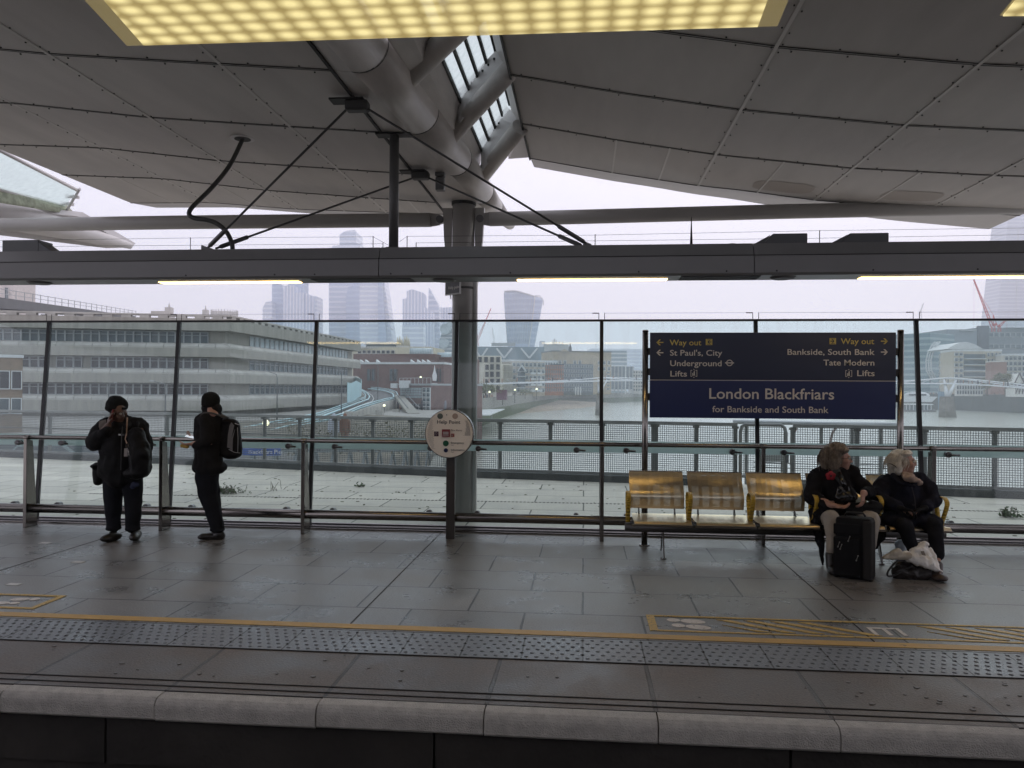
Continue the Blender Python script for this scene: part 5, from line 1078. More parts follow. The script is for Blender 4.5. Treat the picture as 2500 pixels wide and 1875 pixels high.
# people on the bridge and the embankment are too small to show limbs: uncountable crowd of specks
b=MB()
for i in range(70):
    f=random.random()*(len(dk_)-1); p=dk_[int(f)].lerp(dk_[min(int(f)+1,len(dk_)-1)],f%1)+Vector((random.uniform(-1,1),random.uniform(-1,1),.3)); b.tube([p,p+Vector((0,0,.7)),p+Vector((0,0,1.45)),p+Vector((0,0,1.7))],[.18,.24,.2,.12],6,mi=random.randrange(3))
for i in range(130):
    e=random.random()*.999*4+2; k=int(e); p=edge_[k].lerp(edge_[k+1],e%1)+Vector((-random.uniform(2,12),random.uniform(0,6),0)); b.tube([p,p+Vector((0,0,.8)),p+Vector((0,0,1.45)),p+Vector((0,0,1.75))],[.18,.24,.2,.12],6,mi=random.randrange(3))
for i in range(110):
    e=random.random()*2.9; k=int(e); p=SB[k].lerp(SB[k+1],e%1)+Vector((random.uniform(2,8),random.uniform(2,12),0)); b.tube([p,p+Vector((0,0,.8)),p+Vector((0,0,1.45)),p+Vector((0,0,1.75))],[.2,.26,.22,.14],6,mi=random.randrange(3))
o=b.build('far_crowd',[mat('crowd_dark',(.03,.03,.04),.8),mat('crowd_grey',(.2,.2,.22),.8),mat('crowd_tan',(.35,.22,.16),.8)]); o['kind']='stuff'
# ---- south bank buildings
tanb=mat('tan_brick',(.46,.42,.33),.85,0,.12,.3)
root,A,B,z,n_=block('balcony_apartments','curved tan apartment block with rows of white balconies on the south bank','building',2293,500,2330,478,865,-.8,20,tanb)
windows(root,A,B,1,z,7,7,GLM,FR,.6,.5,depth=.6)
root,A,B,z,n_=block('balcony_apartments','broad tan apartment block with long glazed balconies under a pale curved roof','building',2328,470,2445,466,858,-.8,20,tanb,roof=(roofw,1.2))
windows(root,A,A+(B-A)*.2,3,z,2,7,GLM,FR,.7,.6,depth=.6); windows(root,A+(B-A)*.68,B,3,z,4,6,GLM,FR,.55,.55,depth=.6)
for k in range(6):
    b=MB(); z_=3+k*(z-4)/6; p_=A+(B-A)*.21; q_=A+(B-A)*.66; b.slab([p_+Vector((0,-1.5,z_)),q_+Vector((0,-1.5,z_)),q_+Vector((0,1,z_)),p_+Vector((0,1,z_))],(0,0,.5)); b.build('balcony',FR,root); b=MB(); b.slab([p_+Vector((0,-.2,z_+.6)),q_+Vector((0,-.2,z_+.6)),q_+Vector((0,-.2,z_+3)),p_+Vector((0,-.2,z_+3))],(0,.1,0)); b.build('glazing',GLM,root)
root,A,B,z,n_=block('balcony_apartments','cream apartment block with tall white frames at the right picture edge','building',2445,450,2580,440,868,-.8,20,cream,roof=(roofw,1))
windows(root,A+(B-A)*.05,B,4,z,12,6,GLM,FR,.75,.7,depth=.6)
root,A,B,z,n_=block('brick_tower_block','plain red brown brick tower in front of the cream apartments','building',2420,432,2458,430,884,-.8,10,mat('pink_brown_brick',(.28,.17,.14),.85,0,.12,.4),roof=(pale,.6))
root,A,B,z,n_=block('glass_offices','tall teal glass office with white bowed lattice front on the south bank','building',2270,540,2330,560,812,-.8,30,stripe('teal_floors',(.10,.19,.22),(.26,.36,.38),False,4.2))
b=MB(); arc=[(2273,925),(2262,905),(2261,880),(2266,860),(2275,843),(2283,835)]
for o_ in (0,6,12): b.tube([PD(px+o_,py,535-o_) for px,py in arc],.5,5)
for px,py in arc: b.bar(PD(px,py,535),PD(px+13,py-1,522),.4,.4)
b.build('lattice_front',FR,root)
root,A,B,z,n_=block('grey_slab_offices','long stepped grey slab offices filling the skyline below the spire tower','building',2312,620,2385,620,804,-.8,40,mat('blue_grey_clad',(.20,.24,.27),.7,0,.08,.1))
b=MB(); b.bb((PD(2345,948,618).x,PD(2345,948,618).y,z),(PD(2381,948,618).x,PD(2381,948,618).y+20,PD(0,794,620).z)); b.build('roof_plant',FRG,root)
root,A,B,z,n_=block('grey_slab_offices','higher grey slab offices at the right with long dark window slots','building',2384,640,2600,640,800,-.8,40,mat('blue_grey_clad2',(.16,.19,.21),.7,0,.08,.1),zt=None)
b=MB(); p_=PD(2452,948,638); b.bb((p_.x,p_.y,z),(p_.x+70,p_.y+20,PD(0,786,640).z)); b.build('upper_block',mat('blue_grey_clad2',(.16,.19,.21)),root)
windows(root,A,B,PD(0,845,640).z,z-1,16,2,GLM,FRG,.9,.35,depth=.5,split=False)
b=MB(); p_,q_=PD(2385,850,636),PD(2409,850,636); b.bb((p_.x,p_.y-3,z-18),(q_.x,q_.y,z+1)); b.build('dark_core',mat('core_dark',(.05,.06,.08),.6),root)
t=thing('arched_roof_hall','pale arched roof above the balcony apartments','building',PD(2350,860,500)); b=MB(); b.slab([PD(2312+88*k/12,852-17*math.sin(math.pi*k/12),498) for k in range(13)],(0,30,0)); b.build('arched_roof',roofw,t)
t=thing('theatre','white timber framed gabled theatre at the right picture edge','building',PD(2490,960,385)); b=MB(); p_,q_=PD(2479,948,385),PD(2530,948,385); zt=PD(0,934,385).z; b.bb((p_.x,p_.y,-.8),(q_.x,q_.y+8,zt)); b.slab([PD(2478,934,384.6),PD(2500,934,384.6),PD(2489,912,384.6)],(0,7,0)); b.build('wall',mat('white_render',(.62,.61,.57),.8),t)
b=MB(); 
for k in range(5): a_=PD(2480+k*8,962,384); c_2=PD(2480+k*8,936,384); b.bar(a_,c_2,.3,.3); b.bar(a_,c_2+Vector((1.6,0,0)),.25,.25)
b.bar(PD(2478,934,384),PD(2489,911,384),.4,.4); b.bar(PD(2500,934,384),PD(2489,911,384),.4,.4); b.build('timber_frame',mat('dark_timber',(.04,.03,.03),.8),t)
root,A,B,z,n_=block('riverside_pub','low white glazed riverside restaurant below the footbridge','building',2335,425,2400,420,940,-.8,8,pale); windows(root,A,B,0,z,10,2,GLW,FR,.75,.75,depth=.4)
root,A,B,z,n_=block('tan_warehouse','small tan warehouse with steep roof between sign post and glass mullion','building',2210,620,2262,620,892,-.8,20,mat('ochre_brick',(.34,.27,.17),.85,0,.12,.3)); windows(root,A,B,1,z,7,6,GLM,pale,.45,.5,depth=.5,split=False)
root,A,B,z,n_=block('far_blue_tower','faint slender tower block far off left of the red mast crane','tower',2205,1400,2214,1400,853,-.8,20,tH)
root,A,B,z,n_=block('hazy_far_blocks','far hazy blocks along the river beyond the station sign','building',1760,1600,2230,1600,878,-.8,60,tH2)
# dolphins and pontoon with boat
for k in range(5):
    p=PD(2268+k*5,948,470); b=MB(); b.tube([(p.x,p.y-14,-10),(p.x,p.y-14,1.6)],.8,10); tag(b.build('mooring_pile',mat('steel_blue',(.12,.20,.26),.6),loc=(p.x,p.y-14,-9)),['leftmost','second','middle','fourth','rightmost'][k]+' blue grey mooring pile in the row beside the pontoon','pile','mooring piles by the pontoon')
t=thing('pontoon','white roofed river pontoon with glazed waiting room on the far water','pontoon',PZ(2230,995,ZW)); a_=PD(2196,994,420); c_2=PD(2270,997,420); b=MB(); b.bb((a_.x,a_.y-6,-9.4),(c_2.x,a_.y+4,-8.3)); b.build('hull',slate,t); b=MB(); b.bb((a_.x,a_.y-4,-8.3),(c_2.x-3,a_.y+2,-5.6)); b.build('cabin',GLM,t); b=MB(); b.bb((a_.x,a_.y-5,-5.6),(c_2.x-1,a_.y+3,-5.1)); b.build('roof',roofw,t)
for k in range(9): q=a_.lerp(c_2,k/9); b=MB(); b.bb((q.x,a_.y-4.2,-8.3),(q.x+.25,a_.y-3.9,-5.6)); b.build('post',FR,t)
t=thing('river_boat','white river boat with streamlined cabin moored behind the pontoon','boat',PZ(2245,988,ZW)); p=PD(2243,970,430); b=MB(); b.add([p+Vector(v) for v in((-9,0,-2.5),(7,0,-2.5),(10,0,.4),(-9,0,.4),(-9,5,-2.5),(7,5,-2.5),(10,5,.4),(-9,5,.4))],[(0,1,2,3),(4,7,6,5),(0,4,5,1),(1,5,6,2),(3,2,6,7),(0,3,7,4)]); b.build('hull',FR,t); b=MB(); b.sph(p+Vector((0,2.5,1)),1,14,8,sc3=(7,2.4,2.2)); b.build('cabin',roofw,t); b=MB(); b.bb((p.x-5,p.y-.05,p.z+1),(p.x+4,p.y+.6,p.z+1.8)); b.build('window',GLW,t); b=MB(); b.bar(p+Vector((-7,2,3.2)),p+Vector((1,2,3.6)),1.2,.2); b.build('awning',FR,t)
# yellow barge, buoy
p=PZ(2425,1000,-9.0); b=MB(); b.box(p,(11,2,1.2)); tag(b.build('barge',mat('barge_yellow',(.5,.36,.1),.6),loc=p),'small yellow barge on the foreshore at the right','barge')
# ---- below the mesh fence: street, cars, truss gangway, pier sign
road=mat('street_asphalt',(.12,.12,.115),.8,0,.25,.4); 
b=MB(); b.slab([(-46,22,ZG-3.2),(-12,18.5,ZG-3.2),(-6,34,ZG-3.2),(-20,60,ZG-3.2),(-60,70,ZG-3.2)],(0,0,.2)); 
cars=[('car','grey green estate car parked behind the mesh fence beside the phone man',(145,1102,27),(.20,.27,.27)),('car','orange red car parked behind the mesh fence',(127,1092,30),(.35,.10,.05)),('car','dark blue car parked behind the mesh fence next to the grey green car',(198,1104,27),(.05,.06,.09)),('car','pale silver car parked behind the mesh fence at the far left',(95,1105,29),(.4,.42,.42))]
b=MB(); b.slab([(-60,21,-1.6),(-9.5,17.5,-1.6),(-7.5,26,-1.6),(-20,48,-1.9),(-60,50,-1.9)],(0,0,-.3)); struct(b.build('street',road))
for nm,lab,(px,py,d),c in cars:
    p=PD(px,py,d); p.z=-1.6; t=thing(nm,lab,'car',p,'cars parked beyond the fence'); cm=mat('car_'+lab[:9],c,.3,.3); b=MB()
    s=[(-2.1,.3),(-2.1,.75),(-1.5,.88),(-.9,1.38),(.7,1.42),(1.5,.92),(2.1,.82),(2.15,.3)]; b.slab([p+Vector((x,-.85,z)) for x,z in s],(0,1.7,0)); b.build('body',cm,t,bevel=.06)
    b=MB(); b.slab([p+Vector((x,-.87,z)) for x,z in((-1.3,.92),(-.85,1.3),(.65,1.34),(1.3,.92))],(0,.02,0)); b.build('window',GLM,t)
    for x in(-1.35,1.35): b=MB(); b.tube([p+Vector((x,-.9,.32)),p+Vector((x,-.65,.32))],.32,16); b.build('wheel',BLACKM,t)
    b=MB(); b.box(p+Vector((2.1,-.6,.62)),(.1,.3,.15)); b.build('headlight',lampg,t)
t=thing('truss_gangway','steel truss walkway leading down to the river pier beyond the fence','gangway',PD(800,1130,24))
b=MB(); A0,A1=PD(560,1100,22),PD(1095,1100,36); B0,B1=Vector((A0.x,A0.y,A0.z-1.35)),Vector((A1.x,A1.y,A1.z-1.6)); b.bar(A0,A1,.12,.12); b.bar(B0,B1,.14,.14); off=Vector((.6,2,0)); b.bar(A0+off,A1+off,.12,.12); b.bar(B0+off,B1+off,.14,.14); b.build('chord',mat('truss_grey',(.24,.27,.28),.5,.2),t)
for i in range(14):
    b=MB(); a_=A0.lerp(A1,i/14); c_2=B0.lerp(B1,(i+.5)/14); e=A0.lerp(A1,(i+1)/14); b.bar(a_,c_2,.07,.07); b.bar(c_2,e,.07,.07); b.build('diagonal',mat('truss_grey',(.24,.27,.28)),t)
t=thing('pier_sign','blue sign reading Blackfriars Pier seen through the mesh fence','sign',PD(640,1104,21)); q=[PD(592,1112,21),PD(684,1112,21),PD(684,1095,21),PD(592,1095,21)]; b=MB(); b.slab(q,(0,.06,0)); b.build('board',mat('sign_blue',(.05,.12,.42),.5),t)
xd=(q[1]-q[0]).normalized(); text('lettering','Blackfriars Pier',.155,mat('letter_white',(.8,.8,.8),.6),q[0]+xd*.17+Vector((0,-.03,.05)),xd,(0,0,1),t)
# shrubs and muddy bank between the terrace and river
b=MB(); rnd=random.Random(3)
for i in range(5200):
    px=rnd.uniform(700,1075); d=rnd.uniform(26,75); p=PD(px,rnd.uniform(1020,1060)+(75-d)*.9,d)+Vector((0,0,rnd.gauss(0,.15))); r=rnd.uniform(.025,.06); u=Vector((rnd.uniform(-1,1),rnd.uniform(-1,1),rnd.uniform(-1,1)))*r; v=Vector((rnd.uniform(-1,1),rnd.uniform(-1,1),rnd.uniform(-1,1)))*r; b.quad(p-u,p+v,p+u,p-v)
o=b.build('undergrowth',mat('brown_scrub',(.14,.13,.085),.9,0,.4,.5)); o['kind']='stuff'
b=MB(); b.slab([PZ(470,1200,-2.12),PZ(1085,1230,-2.12),PZ(1108,1022,-2.12),PZ(900,1012,-2.12),PZ(560,1030,-2.12)],(0,0,-.3)); struct(b.build('riverside_path',mat('path_brown',(.12,.11,.085),.9,0,.3,.3,col2=(.22,.20,.16))))
for k,px in enumerate((815,842)):
    p=PD(px,1055,38); p.z-=.8; o=organic('person',[('c',p+Vector((-.1,0,.05)),.08,p+Vector((-.08,0,.85)),.11),('c',p+Vector((.12,.05,.05)),.08,p+Vector((.08,0,.85)),.11),('c',p+Vector((0,0,.9)),.16,p+Vector((0,0,1.38)),.19),('c',p+Vector((-.22,0,1.35)),.06,p+Vector((-.26,-.05,.8)),.045),('c',p+Vector((.22,0,1.35)),.06,p+Vector((.26,-.05,.8)),.045),('e',p+Vector((0,0,1.62)),(.095,.105,.125))],mat(['walker_pale','walker_brown'][k],[(.42,.45,.5),(.2,.1,.07)][k],.8),None,.04,2); tag(o,['tiny pedestrian in pale clothes on the riverside path behind the mesh','tiny pedestrian in brown clothes on the riverside path behind the mesh'][k],'person')
# ================================================================ HAZE
b=MB(); b.bb((-2600,-60,-13),(2600,2300,330)); hz_=b.build('haze',[]); hz_['kind']='stuff'
hm=bpy.data.materials.new('haze_air'); hm.use_nodes=True; n=hm.node_tree; n.nodes.remove(n.nodes['Principled BSDF']); pv=n.nodes.new('ShaderNodeVolumePrincipled'); pv.inputs['Color'].default_value=(.93,.965,1,1); pv.inputs['Density'].default_value=.0005; pv.inputs['Anisotropy'].default_value=.0
n.links.new(pv.outputs[0],n.nodes['Material Output'].inputs['Volume']); hz_.data.materials.clear(); hz_.data.materials.append(hm)
# ================================================================ STATION NAME SIGN
YS=8.85
SIG=thing('station_sign','large dark blue station name sign reading London Blackfriars between two steel posts','sign',(PY(1575,1000,YS).x,YS,0))
b=MB(); pa,pb=PY(1587,813,YS),PY(2186,811,YS); pc,pd_=PY(2184,1025,YS),PY(1586,1019,YS); zt=(pa.z+pb.z)/2; zb=(pc.z+pd_.z)/2; zm=PY(1880,929,YS).z
b.bb((pa.x,YS-.02,zm+.004),(pb.x,YS+.02,zt)); b.build('upper_panel',mat('sign_navy_black',(.010,.017,.050),.35,0),SIG,bevel=.003)
b=MB(); b.bb((pa.x,YS-.02,zb),(pb.x,YS+.02,zm-.004)); b.build('lower_panel',mat('sign_navy',(.012,.022,.10),.32,0),SIG,bevel=.003)
b=MB(); b.bb((pa.x,YS-.016,zm-.004),(pb.x,YS+.016,zm+.004)); b.build('divider',mat('sign_line',(.5,.5,.5),.5),SIG)
for px,s in((1575,1),(2199,-1)):
    x=PY(px,1000,YS).x; b=MB(); b.tube([(x,YS+.01,0),(x,YS+.01,zt+.015)],.034,18); b.tube([(x,YS+.01,zt+.015),(x,YS+.01,zt+.03)],[.036,.03],18); b.tube([(x,YS+.01,0),(x,YS+.01,.012)],.06,18); b.build('post',STEEL,SIG)
    for z in (zt-.21,zt-.44,zt-.72): b=MB(); b.bb((x+s*.02 if s>0 else x-.06,YS-.005,z-.04),(x+.06 if s>0 else x-.02,YS+.025,z+.04)); b.build('bracket',BLACKM,SIG)
tw=mat('sign_white_text',(.62,.60,.56),.5); ty=mat('sign_yellow_text',(.58,.47,.12),.5)
def sp(px,py): return PY(px,py,YS-.021)
def fit(name,s,px0,px1,py,cap,m,bold=.0007):
    """lettering fitted between two points of the sign face"""
    size=cap/.729; a_=sp(px0,py); W=sp(px1,py).x-a_.x
    cu=bpy.data.curves.new('t','FONT'); cu.body=s; cu.size=size; o=bpy.data.objects.new('t',cu); COL.objects.link(o); bpy.context.view_layer.update(); w_=o.dimensions.x; bpy.data.objects.remove(o)
    return text(name,s,size,m,(a_.x,YS-.0215,a_.z),(1,0,0),(0,0,1),SIG,bold=bold,ext=.0008,sx=W/w_)
fit('lettering','Way out',1635,1712,843,.066,ty); fit('lettering',"St Paul's, City",1635,1762,868,.066,tw); fit('lettering','Underground',1635,1760,893.5,.066,tw); fit('lettering','Lifts',1635,1675,919,.066,tw)
fit('lettering','Way out',2053,2134,840,.066,ty); fit('lettering','Bankside, South Bank',1921,2133,866,.066,tw); fit('lettering','Tate Modern',2010,2134,892,.066,tw); fit('lettering','Lifts',2091,2133,918,.066,tw)
fit('station_name','London Blackfriars',1729,2033,973,.122,tw,.0015); fit('lettering','for Bankside and South Bank',1739,2022,1006,.072,tw)
def q2(P_): return [Vector((sp(x,y).x,YS-.0225,sp(x,y).z)) for x,y in P_]
def arrow(cx,cy,s,m,w=17,h=14):
    b=MB(); e=cx+s*w/2; t=2.6
    for P_ in ([(cx-s*w/2,cy-t/2),(e-s*2,cy-t/2),(e-s*2,cy+t/2),(cx-s*w/2,cy+t/2)],[(e,cy),(e-s*h*.5,cy-h/2),(e-s*h*.5-s*4,cy-h/2),(e-s*4,cy)],[(e,cy),(e-s*h*.5,cy+h/2),(e-s*h*.5-s*4,cy+h/2),(e-s*4,cy)]): b.slab(q2(P_),(0,-.0012,0))
    b.build('arrow',m,SIG)
arrow(1611,836,-1,ty); arrow(1611,861,-1,tw); arrow(2159,833,1,ty); arrow(2159,859.5,1,tw)
nv=mat('sign_navy_black',(.010,.017,.050))
for cx,cy,s in((1731,835,-1),(2033,833,1)):
    b=MB(); b.slab(q2([(cx-8,cy-7.5),(cx+8,cy-7.5),(cx+8,cy+7.5),(cx-8,cy+7.5)]),(0,-.001,0)); b.build('exit_symbol',ty,SIG)
    b=MB()
    for P_ in ([(cx-s*6,cy-1.2),(cx+s*3,cy-1.2),(cx+s*3,cy+1.2),(cx-s*6,cy+1.2)],[(cx+s*4,cy),(cx,cy-4.5),(cx-s*2.5,cy-4.5),(cx+s*1.5,cy)],[(cx+s*4,cy),(cx,cy+4.5),(cx-s*2.5,cy+4.5),(cx+s*1.5,cy)],[(cx-5,cy-6),(cx+5,cy-6),(cx+5,cy-4.8),(cx-5,cy-4.8)],[(cx-5,cy+4.8),(cx+5,cy+4.8),(cx+5,cy+6),(cx-5,cy+6)]): b.slab([v-Vector((0,.0013,0)) for v in q2(P_)],(0,-.001,0))
    b.build('exit_arrow',nv,SIG)
b=MB(); c=q2([(1781,886)])[0]; R1,R2=.036,.026; n_=28
vs=[]; 
for k in range(n_): a_=2*math.pi*k/n_; vs+=[c+Vector((R1*math.cos(a_),0,R1*math.sin(a_))),c+Vector((R2*math.cos(a_),0,R2*math.sin(a_)))]
b.add(vs,[(2*k,2*k+1,(2*k+3)%(2*n_),(2*k+2)%(2*n_)) for k in range(n_)]); b.box(c,(.098,.001,.012)); b.build('ring_symbol',tw,SIG)
for cx,cy in((1694,911.5),(2072,912)):
    b=MB()
    for P_ in ([(cx-8,cy-8),(cx-6.8,cy-8),(cx-6.8,cy+8),(cx-8,cy+8)],[(cx+6.8,cy-8),(cx+8,cy-8),(cx+8,cy+8),(cx+6.8,cy+8)],[(cx-8,cy-8),(cx-4,cy-8),(cx-4,cy-6.8),(cx-8,cy-6.8)],[(cx+4,cy-8),(cx+8,cy-8),(cx+8,cy-6.8),(cx+4,cy-6.8)],[(cx-8,cy+6.8),(cx-4,cy+6.8),(cx-4,cy+8),(cx-8,cy+8)],[(cx+4,cy+6.8),(cx+8,cy+6.8),(cx+8,cy+8),(cx+4,cy+8)],[(cx-2,cy-9),(cx,cy-11),(cx+2,cy-9)],[(cx-2,cy+9),(cx,cy+11),(cx+2,cy+9)],[(cx-.5,cy-4),(cx+2.5,cy-4),(cx+2,cy+1),(cx+3,cy+6),(cx+1.5,cy+6),(cx+.5,cy+2),(cx-.5,cy+6),(cx-1.8,cy+6),(cx-.8,cy+0)],[(cx-4,cy-1),(cx-2.4,cy-1),(cx-2.4,cy+6),(cx-4,cy+6)],[(cx+.2,cy-6.6),(cx+2.2,cy-6.6),(cx+2.2,cy-4.6),(cx+.2,cy-4.6)]): b.slab(q2(P_),(0,-.0012,0))
    b.build('lift_symbol',tw,SIG)
# ================================================================ HELP POINT
YH=8.84; hc=PY(1096,1059,YH)
HP=thing('help_point','round cream help point disc on a dark post in front of the column','help point',(hc.x,YH,0))
b=MB(); x=PY(1100,1200,8.95).x; b.bb((x-.05,8.93,0),(x+.05,9.0,1.25)); b.build('post',mat('help_post_dark',(.05,.045,.042),.45,.2),HP,bevel=.004)
hm_=mat('help_cream',(.86,.80,.70),.4,0,.04,3); b=MB(); b.tube([(hc.x,YH+.13,hc.z),(hc.x,YH+.02,hc.z),(hc.x,YH,hc.z)],[.277,.277,.268],56,sm=False); b.build('disc',hm_,HP)
b=MB(); b.tube([(hc.x,YH+.135,hc.z),(hc.x,YH+.015,hc.z)],.281,56); b.build('rim',STEEL,HP)
dkT=mat('dark_print',(.03,.03,.035),.5)
def hp_(u,v): p=PY(1000+u/8.295,950+v/8.295,YH-.002); return Vector((p.x,YH-.002,p.z))
def htext(s,u0,u1,v,cap,m,bold=.0005):
    size=cap/.729; cu=bpy.data.curves.new('t','FONT'); cu.body=s; cu.size=size; o=bpy.data.objects.new('t',cu); COL.objects.link(o); bpy.context.view_layer.update(); w_=o.dimensions.x; bpy.data.objects.remove(o)
    return text('lettering',s,size,m,hp_(u0,v),(1,0,0),(0,0,1),HP,ext=.0006,bold=bold*.4,sx=(hp_(u1,v).x-hp_(u0,v).x)/w_)
htext('Help Point',550,1018,698,.042,dkT,.0012); htext('Fire Alarm',836,1055,850,.021,mat('print_brown',(.18,.10,.07),.5)); htext('Emergency',834,1095,1105,.022,dkT); htext('Information',834,1108,1248,.022,dkT); htext('Push',834,890,1142,.010,dkT,0); htext('Push',834,890,1283,.010,dkT,0)
def hbtn(nm,u,v,r,c,th=.006): b=MB(); p=hp_(u,v); b.tube([p,p-Vector((0,th,0))],[r,r*.93],24); b.build(nm,mat(nm+'_paint',c,.35),HP)
hbtn('green_button',733,1098,.034,(.01,.10,.05),.012); hbtn('blue_button',735,1240,.0245,(.012,.02,.08),.012); hbtn('grey_grille',618,548,.033,(.12,.15,.13),.003); hbtn('pale_sticker',922,548,.033,(.42,.33,.26),.002); hbtn('camera_eye',752,522,.006,(.02,.02,.02),.003)
b=MB(); p=hp_(740,890); b.box(p-Vector((0,.012,0)),(.092,.026,.086)); b.build('fire_alarm_box',mat('alarm_red',(.22,.03,.04),.4),HP,bevel=.003)
b=MB(); b.box(p-Vector((0,.0265,.0)),(.064,.002,.034)); b.box(p-Vector((0,.0265,.028)),(.075,.002,.008)); b.build('call_glass',mat('call_white',(.4,.36,.36),.4),HP)
b=MB(); p=hp_(540,906); b.box(p,(.052,.002,.055)); b.build('ear_symbol',mat('plum_print',(.06,.02,.04),.5),HP); b=MB(); b.tube([p+Vector((-.015,-.002,-.015)),p+Vector((-.012,-.002,.01)),p+Vector((.005,-.002,.017)),p+Vector((.012,-.002,.003)),p+Vector((.0,-.002,-.018))],.0035,5); b.build('ear_outline',mat('call_white',(.4,.36,.36),.4),HP)
b=MB(); p=hp_(873,935); b.box(p,(.038,.002,.038)); b.build('hand_symbol',mat('orange_red_print',(.35,.06,.03),.5),HP); b=MB(); b.box(p+Vector((-.007,-.0015,-.002)),(.013,.001,.02)); b.box(p+Vector((.009,-.0015,.004)),(.01,.001,.006)); b.build('symbol_print',mat('call_white',(.4,.36,.36),.4),HP)
b=MB()
for i in range(30):
    for s,(v0,v1) in((-1,(620,1200)),(1,(640,940))):
        v=v0+(v1-v0)*i/29; f=(v-v0)/(v1-v0); wd=1+int(4.5*math.sin(math.pi*(f*.8+.05)) if s<0 else 1+4*f)
        edge=math.sqrt(max(0,1-((v-905)/500)**2))*425
        for k in range(wd): p=hp_(800+s*(edge-k*22-(i%2)*11)+(0 if s<0 else 0),v); b.tube([p,p-Vector((0,.001,0))],.0028,6,sm=False)
b.build('speaker_holes',dkT,HP)
# small sign on the column
t=thing('column_sign','small tilted dark sign with white border high on the round column','sign',(CX-.1,CY-.2,2.9)); xd=Vector((.75,-.66,0)).normalized(); c=PY(1106,702,10.15); zv_=Vector((0,0,1)); n_=Vector((-xd.y,xd.x,0)); Mx=Matrix((xd,n_,zv_)).transposed()
b=MB(); b.box(c,(.31,.02,.19),Mx); b.build('board',mat('sign_border',(.55,.55,.55),.5),t); b=MB(); b.box(c-n_*.011,(.28,.004,.16),Mx); b.build('face',mat('sign_grey_dark',(.04,.04,.042),.4),t)
text('lettering','Help point',.055,tw,c-n_*.014-xd*.08-zv_*.02,xd,(0,0,1),t,ext=.0005)
# ================================================================ BENCH
YB0=8.42
def perf_mat():
    m=bpy.data.materials.new('perforated_steel'); m.use_nodes=True; n=m.node_tree; p=n.nodes['Principled BSDF']; L=n.links.new
    p.inputs['Base Color'].default_value=(.74,.63,.44,1); p.inputs['Metallic'].default_value=1; p.inputs['Roughness'].default_value=.33; p.inputs['Anisotropic'].default_value=.5  # golden base colour carries the yellow lamp reflection of plain stainless steel
    tc=n.nodes.new('ShaderNodeTexCoord'); sp=n.nodes.new('ShaderNodeSeparateXYZ'); L(tc.outputs['UV'],sp.inputs[0])
    def M(op,a,b=None):
        x=n.nodes.new('ShaderNodeMath'); x.operation=op
        for i,v in enumerate((a,b)):
            if v is None: continue
            if isinstance(v,(int,float)): x.inputs[i].default_value=v
            else: L(v,x.inputs[i])
        return x.outputs[0]
    u=sp.outputs[0]; v=sp.outputs[1]
    V=M('MULTIPLY',v,30); iv=M('FLOOR',V); U=M('ADD',M('MULTIPLY',u,42),M('MULTIPLY',M('FRACT',M('MULTIPLY',iv,.5)),1))
    fu=M('SUBTRACT',M('FRACT',U),.5); fv=M('SUBTRACT',M('FRACT',V),.5); d=M('SQRT',M('ADD',M('MULTIPLY',fu,fu),M('MULTIPLY',fv,fv))); hole=M('LESS_THAN',d,.19)
    g=M('ABSOLUTE',M('SUBTRACT',M('FRACT',M('SUBTRACT',M('MULTIPLY',u,5.3),.15)),.5)); grp=M('LESS_THAN',g,.32); inu=M('LESS_THAN',M('ABSOLUTE',M('SUBTRACT',u,.5)),.46); inv=M('LESS_THAN',M('ABSOLUTE',M('SUBTRACT',v,.5)),.43)
    h=M('MULTIPLY',M('MULTIPLY',hole,grp),M('MULTIPLY',inu,inv)); L(M('SUBTRACT',1,h),p.inputs['Alpha']); return m
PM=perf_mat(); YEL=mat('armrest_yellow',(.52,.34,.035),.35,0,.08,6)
def sheet(name,x0,x1,prof,m,parent):
    off=parent_world(parent); me=bpy.data.meshes.new(name); N=10; vs=[];uv=[]; L_=[0]
    for a_,c_ in zip(prof,prof[1:]): L_.append(L_[-1]+math.dist(a_,c_))
    for i in range(N+1):
        for j,(y,z) in enumerate(prof): vs.append((x0+(x1-x0)*i/N-off.x,y-off.y,z-off.z)); uv.append((i/N,L_[j]/L_[-1]))
    k=len(prof); fs=[(i*k+j,(i+1)*k+j,(i+1)*k+j+1,i*k+j+1) for i in range(N) for j in range(k-1)]; me.from_pydata(vs,[],fs); l=me.uv_layers.new()
    for lp in me.loops: l.data[lp.index].uv=uv[lp.vertex_index]
    me.polygons.foreach_set('use_smooth',[True]*len(fs)); me.materials.append(m); o=bpy.data.objects.new(name,me); COL.objects.link(o); o.parent=parent; return o
bx0=PY(1537,1200,8.53).x; pit=PY(1681,1200,8.53).x-bx0
BN=thing('bench','five seat perforated steel bench with yellow loop armrests in front of the sign','bench',(bx0,8.33,0))
cx_=lambda t:[(8.675-.0*t,.850),(8.655,.80),(8.625,.75),(8.585,.70),(8.545,.66),(8.515,.625),(8.502,.59),(8.508,.55),(8.522,.51),(8.53,.465)]
